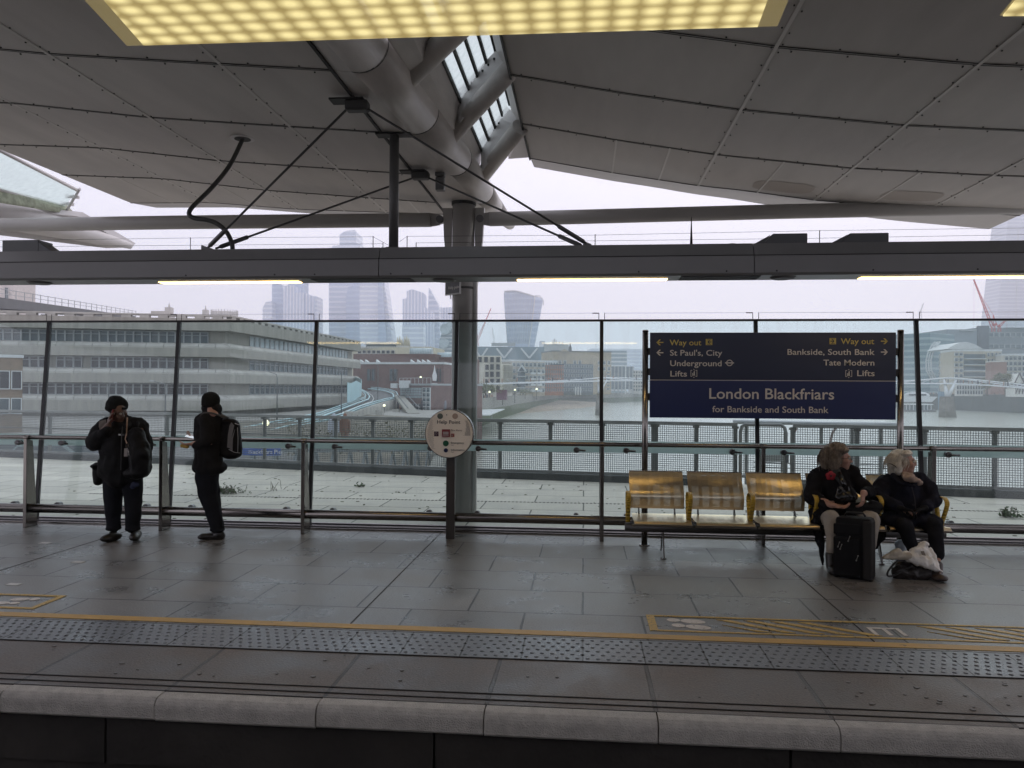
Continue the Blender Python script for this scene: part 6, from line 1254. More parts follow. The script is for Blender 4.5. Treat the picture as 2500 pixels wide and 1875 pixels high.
for i in range(5):
    a_=bx0+pit*i; c_=a_+pit*.925
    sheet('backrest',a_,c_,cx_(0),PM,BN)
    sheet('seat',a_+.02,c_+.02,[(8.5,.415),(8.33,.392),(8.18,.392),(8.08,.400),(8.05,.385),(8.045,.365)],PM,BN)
    b=MB(); b.bb((a_+.0,8.035,.352),(c_+.03,8.055,.372)); b.build('front_trim',STEEL,BN); b=MB(); b.tube([(a_,8.677,.852),(c_,8.677,.852)],.006,6); b.build('top_trim',STEEL,BN)
    b=MB(); 
    for x in (a_+.10,c_-.10): b.tube([(x,8.54,.47),(x,8.43,.36),(x,8.35,.30)],.008,6); b.tube([(x,8.55,.50),(x,8.55,.36)],.006,6)
    b.build('support_rod',STEELD,BN)
for i in range(6):
    x=bx0+pit*i-.03; path=smooth([Vector((x,y,z)) for y,z in((8.29,.35),(8.23,.46),(8.16,.57),(8.14,.635),(8.19,.675),(8.27,.68),(8.35,.655),(8.38,.60),(8.35,.50),(8.3,.35))],3)
    b=MB()
    for p_,q_ in zip(path,path[1:]):
        d=(q_-p_).normalized(); nn=Vector((0,-d.z,d.y))*.004; h=Vector((.022,0,0)); b.add([p_-h-nn,p_+h-nn,p_+h+nn,p_-h+nn,q_-h-nn,q_+h-nn,q_+h+nn,q_-h+nn],[(0,1,5,4),(1,2,6,5),(2,3,7,6),(3,0,4,7),(0,3,2,1),(4,5,6,7)],0,True)
    b.build('armrest',YEL,BN)
b=MB(); b.tube([(bx0-.06,8.31,.295),(bx0+pit*5+.02,8.31,.295)],.048,18); b.build('beam',mat('bench_beam',(.06,.058,.055),.4,.3),BN)
for x in (bx0+.33,bx0+pit*4.0-.02):
    b=MB(); b.slab([(x,8.35,.26),(x,8.25,.26),(x,8.15,.012),(x,8.185,.012)],(.012,0,0)); b.slab([(x-.0,8.38,.26),(x,8.32,.26),(x,8.5,.012),(x,8.53,.012)],(.012,0,0)); b.tube([(x,8.16,0),(x,8.16,.012)],.03,12); b.build('leg',STEEL,BN)
# ================================================================ PEOPLE
def basis(f):
    f=Vector(f).normalized(); s=f.cross(Vector((0,0,1))).normalized(); u=s.cross(f); return s,f,u     # right-hand side of viewer.., forward, up
def head(c,f,sc=1.0):
    """ellipsoids of a head at c that looks along f (face, nose, brow, lips, chin, ears)"""
    s,f,u=basis(f); E_=Matrix((s,f,u)).transposed().to_euler(); g=lambda a,b_,c_:c+(s*a+f*b_+u*c_)*sc
    P=[('e',g(0,-.012,.035),(.074*sc,.093*sc,.088*sc),E_),('e',g(0,.025,-.02),(.062*sc,.068*sc,.085*sc),E_),('e',g(0,.052,-.085),(.036*sc,.036*sc,.028*sc),E_),
       ('e',g(0,.080,.033),(.048*sc,.018*sc,.013*sc),E_),('c',g(0,.088,.018),.009*sc,g(0,.110,-.022),.0125*sc),('e',g(.012,.098,-.026),(.009*sc,.010*sc,.008*sc),E_),('e',g(-.012,.098,-.026),(.009*sc,.010*sc,.008*sc),E_),
       ('e',g(0,.088,-.050),(.023*sc,.012*sc,.006*sc),E_),('e',g(0,.085,-.061),(.020*sc,.012*sc,.0075*sc),E_),
       ('e',g(.045,.055,-.02),(.022*sc,.03*sc,.03*sc),E_),('e',g(-.045,.055,-.02),(.022*sc,.03*sc,.03*sc),E_)]
    for k in(-1,1): P+=[('e',g(k*.076,-.01,-.005),(.010*sc,.019*sc,.032*sc),E_)]
    P+=[('c',g(0,-.02,-.06),.055*sc,g(0,-.045,-.16),.060*sc)]
    return P
def eyes(c,f,sc,parent):
    s,f,u=basis(f); 
    for k in(-1,1):
        q=c+(s*k*.031+f*.082+u*.012)*sc; b=MB(); b.sph(q,.0115*sc,10,8); b.sph(q+f*.006*sc,.0068*sc,8,6,mi=1); b.build('eye',[mat('eye_white',(.5,.48,.45),.3),mat('eye_dark',(.02,.015,.01),.2)],parent)
def glasses(c,f,sc,m,parent):
    s,f,u=basis(f); b=MB()
    for k in(-1,1):
        q=c+(s*k*.033+f*.105+u*.010)*sc; b.tube([q+(s*math.cos(a)*.026+u*math.sin(a)*.02)*sc for a in [2*math.pi*i/14 for i in range(15)]],.0022,5,caps=False)
        b.tube([q+s*k*.026*sc,c+(s*k*.078+f*.09+u*.014)*sc,c+(s*k*.082-f*.01+u*.012)*sc],.002,5)
    b.tube([c+(s*-.008+f*.106+u*.012)*sc,c+(s*.008+f*.106+u*.012)*sc],.002,5); b.build('glasses',m,parent)
def hand(w_,d,n_,curl=.5,sc=1.0,side=1):
    """palm, four unequal bent fingers and a thumb at the side; d along the hand, n_ out of the palm"""
    w_=Vector(w_); d=Vector(d).normalized(); n_=Vector(n_); n_=(n_-d*n_.dot(d)).normalized(); s=d.cross(n_)*side; P=[('c',w_-d*.02*sc,.026*sc,w_+d*.01*sc,.027*sc)]
    for k,L_ in zip((-1.5,-.5,.5,1.5),(.9,1.05,1.0,.78)):
        a_=w_+d*.02*sc+s*k*.010*sc; k0=w_+d*.085*sc+s*k*.019*sc; P.append(('c',a_,.017*sc,k0,.0115*sc))
        d1=(d*math.cos(curl)+n_*math.sin(curl)).normalized(); d2=(d*math.cos(curl*2)+n_*math.sin(curl*2)).normalized(); d3=(d*math.cos(curl*2.7)+n_*math.sin(curl*2.7)).normalized(); k1=k0+d1*.038*L_*sc; k2=k1+d2*.026*L_*sc; P+=[('c',k0,.0105*sc,k1,.0092*sc),('c',k1,.0092*sc,k2,.0085*sc),('c',k2,.0085*sc,k2+d3*.018*sc,.0072*sc)]
    t0=w_+d*.025*sc+s*.026*sc; t1=t0+(d*.6+s*.7+n_*.3).normalized()*.04*sc; t2=t1+(d*.85+s*.15+n_*.5).normalized()*.03*sc; P+=[('c',t0,.015*sc,t1,.0115*sc),('c',t1,.0115*sc,t2,.0095*sc)]
    return P
blk=mat('black_cloth',(.014,.014,.015),.85,0,.2,8,.25,180,spec=.12); blk2=mat('black_nylon',(.008,.008,.009),.5,0,.2,10,.3,60,spec=.12); trou=mat('black_trouser_cloth',(.013,.014,.018),.9,0,.2,8,.2,150,spec=.12); knit=mat('knit_black',(.012,.013,.013),.95,0,.2,20,.5,160,spec=.12); shoe=mat('black_leather',(.015,.014,.013),.35,0,.2,8)
skd=mat('skin_dark',(.12,.065,.045),.5,0,.1,12); skl=mat('skin_light',(.42,.24,.18),.5,0,.1,14); skm=mat('skin_tanned',(.36,.20,.15),.5,0,.1,14)
# ---------------- person 1: man facing us on the phone
def A(u,v,y): return PY(180+u/3.95,920+v/3.95,y-.38)
f1=Vector((.42,-1,-.18)); HC=A(432,352,8.80)
p1=thing('person','heavily built man in black coat and beanie holding a phone to his ear','person',A(460,1570,8.8)*1.0)
p1.location.z=0
wr=A(338,462,8.66)
P=head(HC,f1,1.06)+[('c',A(430,470,8.86),.14,A(465,900,8.86),.17),('c',A(300,480,8.86),.07,A(180,655,8.70),.06),('c',A(180,655,8.70),.058,wr,.032),('c',A(640,490,8.86),.07,A(705,690,8.88),.055),('c',A(705,690,8.88),.05,A(690,850,8.78),.035),('c',A(380,950,8.86),.07,A(385,1500,8.86),.03),('c',A(560,950,8.86),.07,A(572,1500,8.86),.03)]
P+=hand(wr,(.10,.05,1),(.8,.5,0),.38,1.0,-1)+hand(A(690,860,8.76),(-.1,-.1,-1),(-.7,0,.1),.5,1.0,1)
organic('body',P,skd,p1,.0085,3); eyes(HC,f1,1.06,p1); glasses(HC,f1,1.06,BLACKM,p1)
organic('coat',[('c',A(330,480,8.88),.115,A(600,478,8.88),.12),('c',A(420,450,8.9),.10,A(510,450,8.9),.10),('c',A(440,560,8.86),.215,A(470,760,8.86),.235),('c',A(470,760,8.86),.235,A(465,900,8.86),.23),('e',A(360,870,8.84),(.14,.16,.17)),('e',A(560,900,8.84),(.15,.16,.14)),
 ('c',A(290,490,8.86),.105,A(185,640,8.70),.092),('c',A(185,640,8.70),.092,A(325,505,8.62),.055),('c',A(640,490,8.88),.10,A(700,690,8.90),.082),('c',A(700,690,8.90),.078,A(690,840,8.82),.06)],blk,p1,.011,3,.024,8,1)
organic('trousers',[('c',A(385,930,8.87),.125,A(378,1200,8.86),.098),('c',A(378,1200,8.86),.098,A(384,1435,8.87),.078),('c',A(555,930,8.87),.130,A(572,1200,8.86),.10),('c',A(572,1200,8.86),.10,A(570,1445,8.87),.078),('e',A(470,950,8.87),(.20,.15,.12)),('e',A(383,1460,8.86),(.085,.09,.035)),('e',A(570,1466,8.86),(.08,.09,.035))],trou,p1,.012,4,.010,9,2)
organic('beanie',[('e',A(415,275,8.83),(.118,.125,.105)),('c',A(335,318,8.79),.018,A(505,305,8.76),.016),('e',A(410,300,8.82),(.118,.128,.05)),('e',A(405,215,8.83),(.075,.08,.045))],knit,p1,.009,4,.004,14,3)
for uu,vv,yy_,dx in((362,1548,8.74,-.03),(592,1538,8.76,.02)): organic('shoe',[('e',A(uu,vv,yy_-.03),(.058,.14,.05),Euler((0,0,-.35 if dx<0 else .35))),('e',A(uu+18,vv-22,yy_+.09),(.05,.06,.055)),('c',A(uu-5,vv+14,yy_-.04),.035,A(uu+10,vv+14,yy_+.10),.035)],shoe,p1,.009,3)
b=MB(); b.box(wr+Vector((.02,.035,.10)),(.012,.07,.145),Euler((0,.15,.3)).to_matrix()); ph=tag(b.build('phone',mat('phone_case_red',(.22,.03,.03),.4),bevel=.004,loc=wr),'red cased phone pressed to the ear of the heavy man','phone')
organic('collar',[('c',A(400,440,8.80),.035,A(470,478,8.72),.03),('c',A(540,430,8.84),.04,A(520,480,8.70),.03)],blk,p1,.009,3)
b=MB(); b.slab([A(512,392,8.66),A(524,392,8.66),A(520,470,8.60),A(514,560,8.575),A(500,600,8.57),A(520,640,8.57),A(508,645,8.57),A(492,600,8.57),A(506,540,8.575),A(508,470,8.60)],(0,-.003,0)); b.build('lanyard',mat('lanyard_tan',(.40,.28,.20),.7,0,.3,60),p1)
t=thing('keys','bunch of keys and a card hanging from the lanyard of the heavy man','keys',A(510,700,8.56)); b=MB(); cc=A(514,668,8.57); b.tube([cc+Vector((.016*math.cos(a),0,.016*math.sin(a))) for a in [i*math.pi/6 for i in range(13)]],.002,5,caps=False); b.build('ring',STEEL,t)
b=MB(); b.slab([A(488,690,8.565),A(522,690,8.565),A(520,768,8.565),A(486,768,8.565)],(0,-.003,0)); b.build('card',mat('card_grey',(.25,.22,.2),.5),t)
for k in range(3): b=MB(); q=A(518+k*6,700+k*8,8.555); b.bar(q,q+Vector((.004*k,0,-.055)),.006,.003); b.tube([q,q-Vector((0,.003,0))],.009,8); b.build('key',STEEL,t)
b=MB(); b.slab([A(430,548,8.625),A(490,552,8.625),A(490,570,8.625),A(430,568,8.625)],(0,-.003,0)); b.build('name_badge',mat('badge_dark',(.02,.02,.025),.3),p1); b=MB(); b.slab([A(432,551,8.62),A(452,552,8.62),A(452,564,8.62),A(432,563,8.62)],(0,-.001,0)); b.build('badge_print',mat('badge_white',(.5,.5,.5),.5),p1)
bg1=thing('backpack','bulky black rucksack slung on the front of the heavy man','backpack',A(650,800,8.68)); organic('bag',[('c',A(600,560,8.74),.09,A(640,700,8.70),.115),('c',A(640,700,8.70),.115,A(645,880,8.70),.12),('e',A(600,930,8.68),(.14,.10,.07)),('e',A(668,740,8.66),(.07,.07,.08))],blk2,bg1,.011,4,.014,10,5)
b=MB(); b.tube([A(600,400,8.86),A(620,450,8.80),A(600,560,8.70)],.018,6); b.build('strap',blk2,bg1)
b=MB(); b.slab([A(252,430,8.80),A(322,408,8.80),A(318,450,8.73),A(300,500,8.70),A(262,512,8.70),A(252,480,8.72)],(0,-.02,0)); t=tag(b.build('bag_strap',mat('strap_brown',(.10,.08,.065),.8),loc=A(290,460,8.7)),'brown grey bag strap over the shoulder of the heavy man','strap')
hb=thing('hip_bag','black hip bag hanging on the left side of the heavy man','bag',A(230,930,8.84)); organic('bag',[('c',A(222,870,8.84),.055,A(240,1000,8.84),.06),('e',A(215,860,8.84),(.05,.09,.03))],blk2,hb,.01,3,.006,12,6)
# small dark blue cloth hanging by the hip
organic('blue_cloth',[('e',A(590,1040,8.70),(.05,.02,.035)),('e',A(565,1065,8.70),(.03,.02,.02))],mat('navy_cloth',(.012,.018,.05),.8),p1,.008,2,.01,20,7)
# ---------------- person 2: man seen from the side with a rucksack
f2=Vector((-.75,.62,-.25)); HC2=A(1318,262,8.98)
p2=thing('person','slim man in black jacket and beanie turned left, looking away and holding a phone','person',A(1340,1560,8.95)); p2.location.z=0
w2=A(1150,648,8.80); w3=A(1185,580,9.05)
P=head(HC2,f2,1.0)+[('c',A(1320,430,8.97),.12,A(1305,880,8.95),.13),('c',A(1270,420,8.84),.06,A(1310,620,8.80),.05),('c',A(1310,620,8.80),.045,w2,.03),('c',A(1300,430,9.10),.06,A(1290,600,9.12),.05),('c',A(1290,600,9.12),.045,w3,.03),('c',A(1290,930,8.95),.07,A(1340,1250,8.95),.045),('c',A(1340,1250,8.95),.045,A(1385,1490,8.97),.03),('c',A(1300,930,9.05),.07,A(1370,1490,9.08),.03)]
P+=hand(w2,(-1,-.1,-.08),(.0,.2,1),.35,.95,1)+hand(w3,(-1,.1,.12),(0,-.1,1),.5,.9,-1)
organic('body',P,skm,p2,.0085,3)
organic('jacket',[('c',A(1320,350,8.98),.085,A(1330,440,8.98),.15),('c',A(1310,460,8.97),.165,A(1300,700,8.95),.165),('c',A(1300,700,8.95),.165,A(1300,850,8.95),.165),('e',A(1310,870,8.95),(.19,.17,.10)),('c',A(1275,430,8.84),.085,A(1300,620,8.80),.072),('c',A(1300,620,8.80),.070,A(1180,655,8.80),.045),('c',A(1300,430,9.10),.08,A(1285,590,9.12),.07),('c',A(1285,590,9.12),.06,A(1210,585,9.06),.045),('c',A(1290,310,8.98),.07,A(1370,310,8.98),.07)],blk,p2,.011,3,.020,9,11)
organic('trousers',[('c',A(1285,930,8.95),.135,A(1290,1120,8.95),.112),('c',A(1290,1120,8.95),.112,A(1345,1300,8.96),.088),('c',A(1345,1300,8.96),.088,A(1385,1450,8.97),.080),('c',A(1300,930,9.06),.11,A(1380,1470,9.08),.07),('e',A(1385,1472,8.97),(.09,.09,.035))],trou,p2,.012,4,.009,9,12)
organic('beanie',[('e',A(1322,225,8.98),(.102,.115,.10)),('e',A(1320,262,8.98),(.100,.113,.055)),('e',A(1318,175,8.98),(.07,.08,.035))],knit,p2,.009,4,.004,14,13)
organic('shoe',[('c',A(1240,1540,8.93),.038,A(1420,1540,8.98),.042),('e',A(1400,1520,8.98),(.065,.06,.06)),('e',A(1235,1545,8.93),(.05,.045,.03))],shoe,p2,.009,3)
organic('shoe',[('c',A(1300,1530,9.10),.036,A(1430,1530,9.12),.04)],shoe,p2,.01,3)
b=MB(); b.slab([A(1072,570,8.98),A(1105,556,9.04),A(1168,572,9.04),A(1165,588,8.96)],(0,0,-.009)); tag(b.build('phone',mat('phone_white',(.75,.78,.8),.3,emit=(.8,.9,1),estr=.6),loc=A(1120,570,9)),'pale phone held level in the hand of the backpack man','phone')
organic('mitten_case',[('c',A(1045,665,8.80),.022,A(1095,672,8.80),.024)],mat('mustard',(.45,.28,.05),.6),thing('wallet','mustard yellow case held in the lower hand of the backpack man','case',A(1065,668,8.8)),.007,2)
bk=thing('backpack','black and grey rucksack on the back of the slim man','backpack',A(1530,600,9.0))
organic('main_bag',[('c',A(1475,460,9.0),.085,A(1475,700,9.0),.10),('c',A(1530,470,9.0),.085,A(1545,700,9.0),.095),('e',A(1520,740,9.0),(.12,.12,.065)),('e',A(1490,430,9.0),(.09,.10,.04))],blk2,bk,.011,4,.004,10,14)
gy_=mat('bag_grey',(.13,.13,.135),.7); b=MB(); b.slab([A(1522,440,8.895),A(1548,470,8.89),A(1520,600,8.888),A(1510,690,8.888),A(1482,680,8.888),A(1490,560,8.888),A(1505,470,8.893)],(0,-.008,0)); b.slab([A(1556,505,8.888),A(1535,600,8.884),A(1532,712,8.884),A(1510,700,8.884),A(1525,590,8.886)],(0,-.008,0)); b.build('grey_panel',gy_,bk)
b=MB(); b.tube([A(1580,490,8.885),A(1585,600,8.885),A(1582,730,8.885)],.003,5); b.tube([A(1495,700,8.88),A(1550,728,8.875),A(1605,735,8.88)],.003,5); b.build('piping',mat('piping_pale',(.35,.36,.37),.5),bk)
b=MB(); b.slab([A(1556,452,8.90),A(1600,466,8.90),A(1600,462,8.90),A(1557,446,8.90)],(0,-.006,0)); b.build('logo',mat('logo_pale',(.4,.4,.4),.5),bk)
b=MB(); b.tube(smooth([A(1222,380,8.86),A(1250,352,8.85),A(1330,348,8.86),A(1400,372,8.88),A(1470,405,8.93)],3),.010,6); b.tube([A(1420,370,8.9),A(1490,400,8.95)],.016,6); b.build('strap',mat('strap_grey',(.06,.06,.06),.7),bk)
# jacket hems and seams of the standing men
b=MB(); b.tube([A(470,480,8.62),A(462,600,8.60),A(458,760,8.60),A(455,900,8.62)],.005,5); b.build('coat_zip',mat('zip_dark',(.05,.05,.05),.4,.5),p1)
for uu,vv in((330,740),(600,735)): b=MB(); b.slab([A(uu-35,vv,8.63),A(uu+35,vv+6,8.63),A(uu+35,vv+24,8.63),A(uu-35,vv+18,8.63)],(0,.02,0)); b.build('pocket_flap',blk,p1)
# ---------------- seated women
def B(u,v,y): return PY(1920+u/4.254,1050+v/4.254,y+.19)
wool=mat('black_wool',(.011,.011,.014),.9,0,.2,10,.3,120,spec=.12); navy=mat('navy_wool',(.012,.013,.022),.85,0,.2,10,.3,120,spec=.12)
f3=Vector((.93,-.28,-.02)); HC3=B(560,300,8.22)
p3=thing('person','seated woman with grey brown bob, red poppy on black coat and pale trousers','person',B(600,1400,8.0)); p3.location.z=0
wl_,wr_=B(545,792,7.76),B(790,690,7.78)
P=head(HC3,f3,1.0)+[('c',B(520,480,8.28),.12,B(560,860,8.22),.14),('c',B(330,480,8.26),.06,B(270,690,8.12),.052),('c',B(270,690,8.12),.05,B(470,780,7.84),.032),('c',B(690,470,8.26),.06,B(850,650,8.10),.05),('c',B(850,650,8.10),.045,B(800,655,7.86),.032),
 ('c',B(450,930,8.14),.06,B(470,925,7.78),.04),('c',B(470,930,7.72),.035,B(470,1290,7.62),.025),('c',B(470,1300,7.60),.022,B(475,1450,7.55),.02),('c',B(700,930,8.14),.06,B(890,935,7.8),.04),('c',B(890,940,7.76),.035,B(850,1400,7.62),.022)]
P+=hand(B(500,785,7.82),(1,-.25,-.12),(.1,-.3,.9),.45,.95,1)+hand(B(795,665,7.83),(-.12,-.25,-1),(-.5,.4,0),.55,.98,1)
organic('body',P,skl,p3,.0085,3); eyes(HC3,f3,1,p3); glasses(HC3,f3,1,BLACKM,p3)
organic('coat',[('c',B(350,470,8.28),.10,B(680,465,8.28),.10),('c',B(500,540,8.26),.175,B(520,780,8.22),.19),('c',B(310,500,8.26),.095,B(265,690,8.12),.085),('c',B(265,690,8.12),.085,B(430,790,7.90),.052),('c',B(700,500,8.26),.09,B(850,650,8.10),.078),('c',B(850,650,8.10),.075,B(815,650,7.92),.052),('c',B(470,410,8.25),.075,B(560,420,8.22),.07),
 ('e',B(400,860,8.08),(.16,.2,.08)),('e',B(780,900,8.06),(.20,.2,.06)),('c',B(290,880,8.10),.06,B(345,1180,7.95),.03),('c',B(310,900,8.05),.05,B(378,1400,7.85),.012),('c',B(345,1000,8.02),.05,B(375,1300,7.90),.015),('c',B(950,930,8.05),.06,B(990,1080,8.0),.05),('c',B(1000,1050,8.0),.045,B(930,1220,7.95),.02)],wool,p3,.011,3,.020,9,21)
tr3=mat('pale_stone_trousers',(.36,.33,.29),.8,0,.1,8,.3,120)
organic('trousers',[('c',B(440,930,8.12),.10,B(465,912,7.74),.080),('c',B(465,912,7.74),.080,B(470,1090,7.66),.062),('c',B(470,1090,7.66),.062,B(465,1270,7.60),.048),('c',B(720,930,8.12),.10,B(890,930,7.76),.082),('c',B(890,930,7.76),.080,B(870,1150,7.68),.062),('c',B(870,1150,7.68),.06,B(850,1350,7.62),.05)],tr3,p3,.011,4,.008,11,22)
for u_,yy_ in ((468,7.5),(850,7.55)): organic('boot',[('c',B(u_-5,1300,yy_+.10),.055,B(u_,1420,yy_+.06),.050),('c',B(u_,1450,yy_+.06),.045,B(u_+20,1465,yy_-.08),.036),('e',B(u_+12,1472,yy_-.02),(.045,.11,.03))],shoe,p3,.009,3)
hair3=mat('hair_grey_brown',(.13,.10,.075),.6,0,.45,30,.8,60,col2=(.30,.25,.20),stretch=(1,1,.35)); 
organic('hair',[('e',B(500,225,8.26),(.118,.125,.10)),('e',B(440,290,8.27),(.105,.12,.125)),('e',B(410,330,8.27),(.07,.09,.09)),('e',B(500,340,8.16),(.07,.06,.085)),('e',B(560,200,8.2),(.08,.09,.06)),('e',B(600,215,8.14),(.04,.05,.03))],hair3,p3,.009,3,.020,16,23)
b=MB(); rnd=random.Random(5); cen=B(470,270,8.24)
for i in range(420):
    a_=rnd.uniform(0,6.28); th=rnd.uniform(-.2,1.3); q=cen+Vector((math.cos(a_)*math.cos(th)*.115,math.sin(a_)*math.cos(th)*.125,math.sin(th)*.11+.0)); 
    if q.x>cen.x+.075 and q.z<cen.z+.05: continue
    o_=(q-cen).normalized(); e=q+Vector((o_.x*.025,o_.y*.025,-rnd.uniform(.07,.15))); b.tube([q+o_*.006,(q+e)/2+o_*.018,e],[.0022,.0026,.0008],4,caps=False)
b.build('hair_strands',hair3,p3)
organic('scarf',[('c',B(520,440,8.14),.045,B(560,520,8.06),.035),('c',B(560,520,8.06),.035,B(600,570,8.02),.025)],mat('scarf_dark',(.03,.035,.035),.8),p3,.009,3,.008,16,24)
b=MB(); pc_=B(460,475,8.06); rd=mat('poppy_red',(.30,.008,.022),.6)
for k in range(5): a_=k*1.257+.3; b.sph(pc_+Vector((math.cos(a_)*.027,0,math.sin(a_)*.024)),1,12,8,sc3=(.027,.008,.024))
o=b.build('poppy_badge',rd,p3); b=MB(); b.sph(pc_-Vector((0,.012,0)),.011,10,8); b.build('poppy_centre',BLACKM,o)
b=MB(); 
for k in range(5): q=B(455+k*4,770,7.85)+Vector((k*.004,0,0)); b.tube([q+Vector((0,.034*math.cos(a_),.034*math.sin(a_))) for a_ in [j*math.pi/6 for j in range(13)]],.0022,4,caps=False)
b.build('bracelet',mat('bracelet_rose',(.5,.3,.25),.3,.6),p3)
b=MB(); q=B(798,745,7.75); b.tube([q+Vector((.011*math.cos(a_),.011*math.sin(a_),0)) for a_ in [j*math.pi/5 for j in range(11)]],.0016,4,caps=False); b.build('ring',STEEL,p3)
pat=mat('patent_black',(.008,.008,.009),.08,0); 
hbg=thing('handbag','shiny black patent handbag on the lap of the woman with the poppy','handbag',B(640,720,7.85)); organic('bag_body',[('e',B(620,690,7.90),(.115,.06,.06)),('c',B(540,600,7.92),.018,B(560,700,7.90),.05),('c',B(650,590,7.90),.018,B(700,690,7.88),.045),('e',B(560,640,7.9),(.04,.03,.06))],pat,hbg,.008,4,.012,14,25)
b=MB(); b.tube(smooth([B(545,580,7.88),B(600,640,7.84),B(690,710,7.84)],4),.006,6); b.tube(smooth([B(650,580,7.88),B(700,620,7.86),B(735,690,7.84)],4),.005,6); b.tube([B(545,440,8.05),B(575,520,8.0),B(600,580,7.95)],.02,6); b.build('strap',pat,hbg)
lb_=thing('laptop_bag','flat black bag lying across the lap of the woman with the poppy','bag',B(780,800,7.85)); organic('bag_body',[('c',B(620,800,7.90),.05,B(950,800,7.92),.05),('c',B(640,840,7.88),.03,B(950,850,7.90),.03),('c',B(880,745,7.9),.025,B(960,770,7.92),.025)],blk2,lb_,.009,4,.006,10,26)
# suitcase
sc_=thing('suitcase','upright black wheeled suitcase with grey side standing between the two women','suitcase',B(720,1540,7.35)); 
M3=Euler((R(-4),R(-1),R(-28))).to_matrix(); cc=B(715,1215,7.42); b=MB(); b.box(cc,(.315,.25,.57),M3); b.build('shell',blk2,sc_,bevel=.035)
b=MB(); b.box(cc+M3@Vector((.122,-.012,-.01)),(.075,.252,.54),M3); b.build('side_panel',mat('case_grey',(.028,.026,.025),.8,spec=.15),sc_,bevel=.02)
b=MB(); b.box(cc+M3@Vector((-.05,-.135,-.08)),(.235,.035,.36),M3); b.build('front_pocket',mat('case_pocket',(.007,.007,.008),.7,spec=.15),sc_,bevel=.014)
b=MB(); b.box(cc+M3@Vector((-.05,-.130,.17)),(.235,.025,.10),M3); b.build('top_pocket',mat('case_pocket',(.016,.016,.017)),sc_,bevel=.01)
for (x_,z_) in((-.02,.11),(-.11,.05),(-.09,.03),(.05,-.06)):
    b=MB(); q=cc+M3@Vector((x_,-.158,z_)); b.bar(q,q+M3@Vector((-.012,-.002,-.035)),.006,.004); b.sph(q,.006,8,6); b.bar(q+M3@Vector((-.012,-.002,-.035)),q+M3@Vector((-.016,-.002,-.05)),.011,.004); b.build('zip_pull',mat('zip_silver',(.4,.4,.38),.3,.9),sc_)
b=MB(); b.bar(cc+M3@Vector((.095,-.128,.12)),cc+M3@Vector((.095,-.128,-.12)),.006,.006); b.build('trim_strip',mat('trim_grey',(.3,.3,.3),.4),sc_)
for x_ in(-.15,.15):
    for y_ in (-.09,.10): b=MB(); q=cc+M3@Vector((x_,y_,-.30)); b.tube([q-M3@Vector((.015,0,0)),q+M3@Vector((.015,0,0))],.028,14); b.build('wheel',BLACKM,sc_)
b=MB(); q=cc+M3@Vector((0,0,.29)); b.tube([q+M3@Vector((-.09,0,0)),q+M3@Vector((-.07,0,.03)),q+M3@Vector((.07,0,.03)),q+M3@Vector((.09,0,0))],.011,8); b.build('handle',BLACKM,sc_)
# second woman
f4=Vector((.95,-.22,.0)); HC4=B(1225,335,8.22)
p4=thing('person','seated older woman with white bobbed hair, navy coat and beige scarf, hands gloved','person',B(1300,1400,8.0)); p4.location.z=0
P=head(HC4,f4,1.0)+[('c',B(1210,500,8.28),.12,B(1230,880,8.22),.14),('c',B(1010,540,8.26),.06,B(960,700,8.12),.05),('c',B(960,700,8.12),.045,B(1180,810,7.92),.03),('c',B(1420,540,8.26),.06,B(1530,720,8.12),.05),('c',B(1530,720,8.12),.045,B(1430,810,7.94),.03),('c',B(1170,950,8.12),.06,B(1235,1010,7.78),.04),('c',B(1240,1010,7.76),.035,B(1330,1300,7.72),.022),('c',B(1330,960,8.12),.06,B(1540,1000,7.84),.04),('c',B(1545,1000,7.82),.035,B(1580,1400,7.60),.022),('c',B(1580,1400,7.6),.022,B(1590,1500,7.42),.02)]
P+=hand(B(1180,812,7.90),(1,-.2,-.25),(0,-.2,-1),.5,.9,1)+hand(B(1430,815,7.92),(-1,-.2,-.2),(0,-.2,-1),.5,.9,-1)
organic('body',P,skl,p4,.0085,3); eyes(HC4,f4,1,p4); glasses(HC4,f4,1,mat('wire_gold',(.5,.4,.25),.3,.8),p4)
organic('coat',[('c',B(1040,540,8.28),.10,B(1400,535,8.28),.10),('c',B(1200,620,8.25),.185,B(1230,820,8.20),.195),('c',B(1010,570,8.26),.095,B(955,700,8.12),.085),('c',B(955,700,8.12),.082,B(1150,800,7.94),.055),('c',B(1430,570,8.26),.09,B(1530,720,8.12),.08),('c',B(1530,720,8.12),.078,B(1460,800,7.96),.055),('c',B(1130,480,8.24),.06,B(1300,500,8.18),.06),('e',B(1180,930,8.02),(.20,.20,.075)),('e',B(1400,920,8.0),(.19,.20,.065)),('c',B(1060,900,8.08),.06,B(1080,1010,8.02),.04),('c',B(1100,960,7.9),.03,B(1330,930,7.86),.03),('c',B(1380,910,7.88),.03,B(1590,960,7.86),.03)],navy,p4,.011,3,.020,9,31)
organic('trousers',[('c',B(1170,960,8.1),.095,B(1235,1010,7.74),.078),('c',B(1235,1010,7.74),.078,B(1320,1260,7.72),.056),('c',B(1340,950,8.1),.095,B(1540,1000,7.80),.082),('c',B(1540,1000,7.80),.080,B(1575,1300,7.66),.056)],trou,p4,.011,4,.008,11,32)
organic('shoe',[('c',B(1520,1500,7.42),.04,B(1610,1535,7.28),.035),('e',B(1590,1530,7.32),(.07,.09,.035)),('c',B(1580,1400,7.55),.04,B(1575,1500,7.45),.042)],mat('brown_leather',(.035,.022,.018),.4),p4,.009,3)
organic('shoe',[('c',B(1350,1320,7.78),.04,B(1380,1420,7.66),.036)],shoe,p4,.01,3)
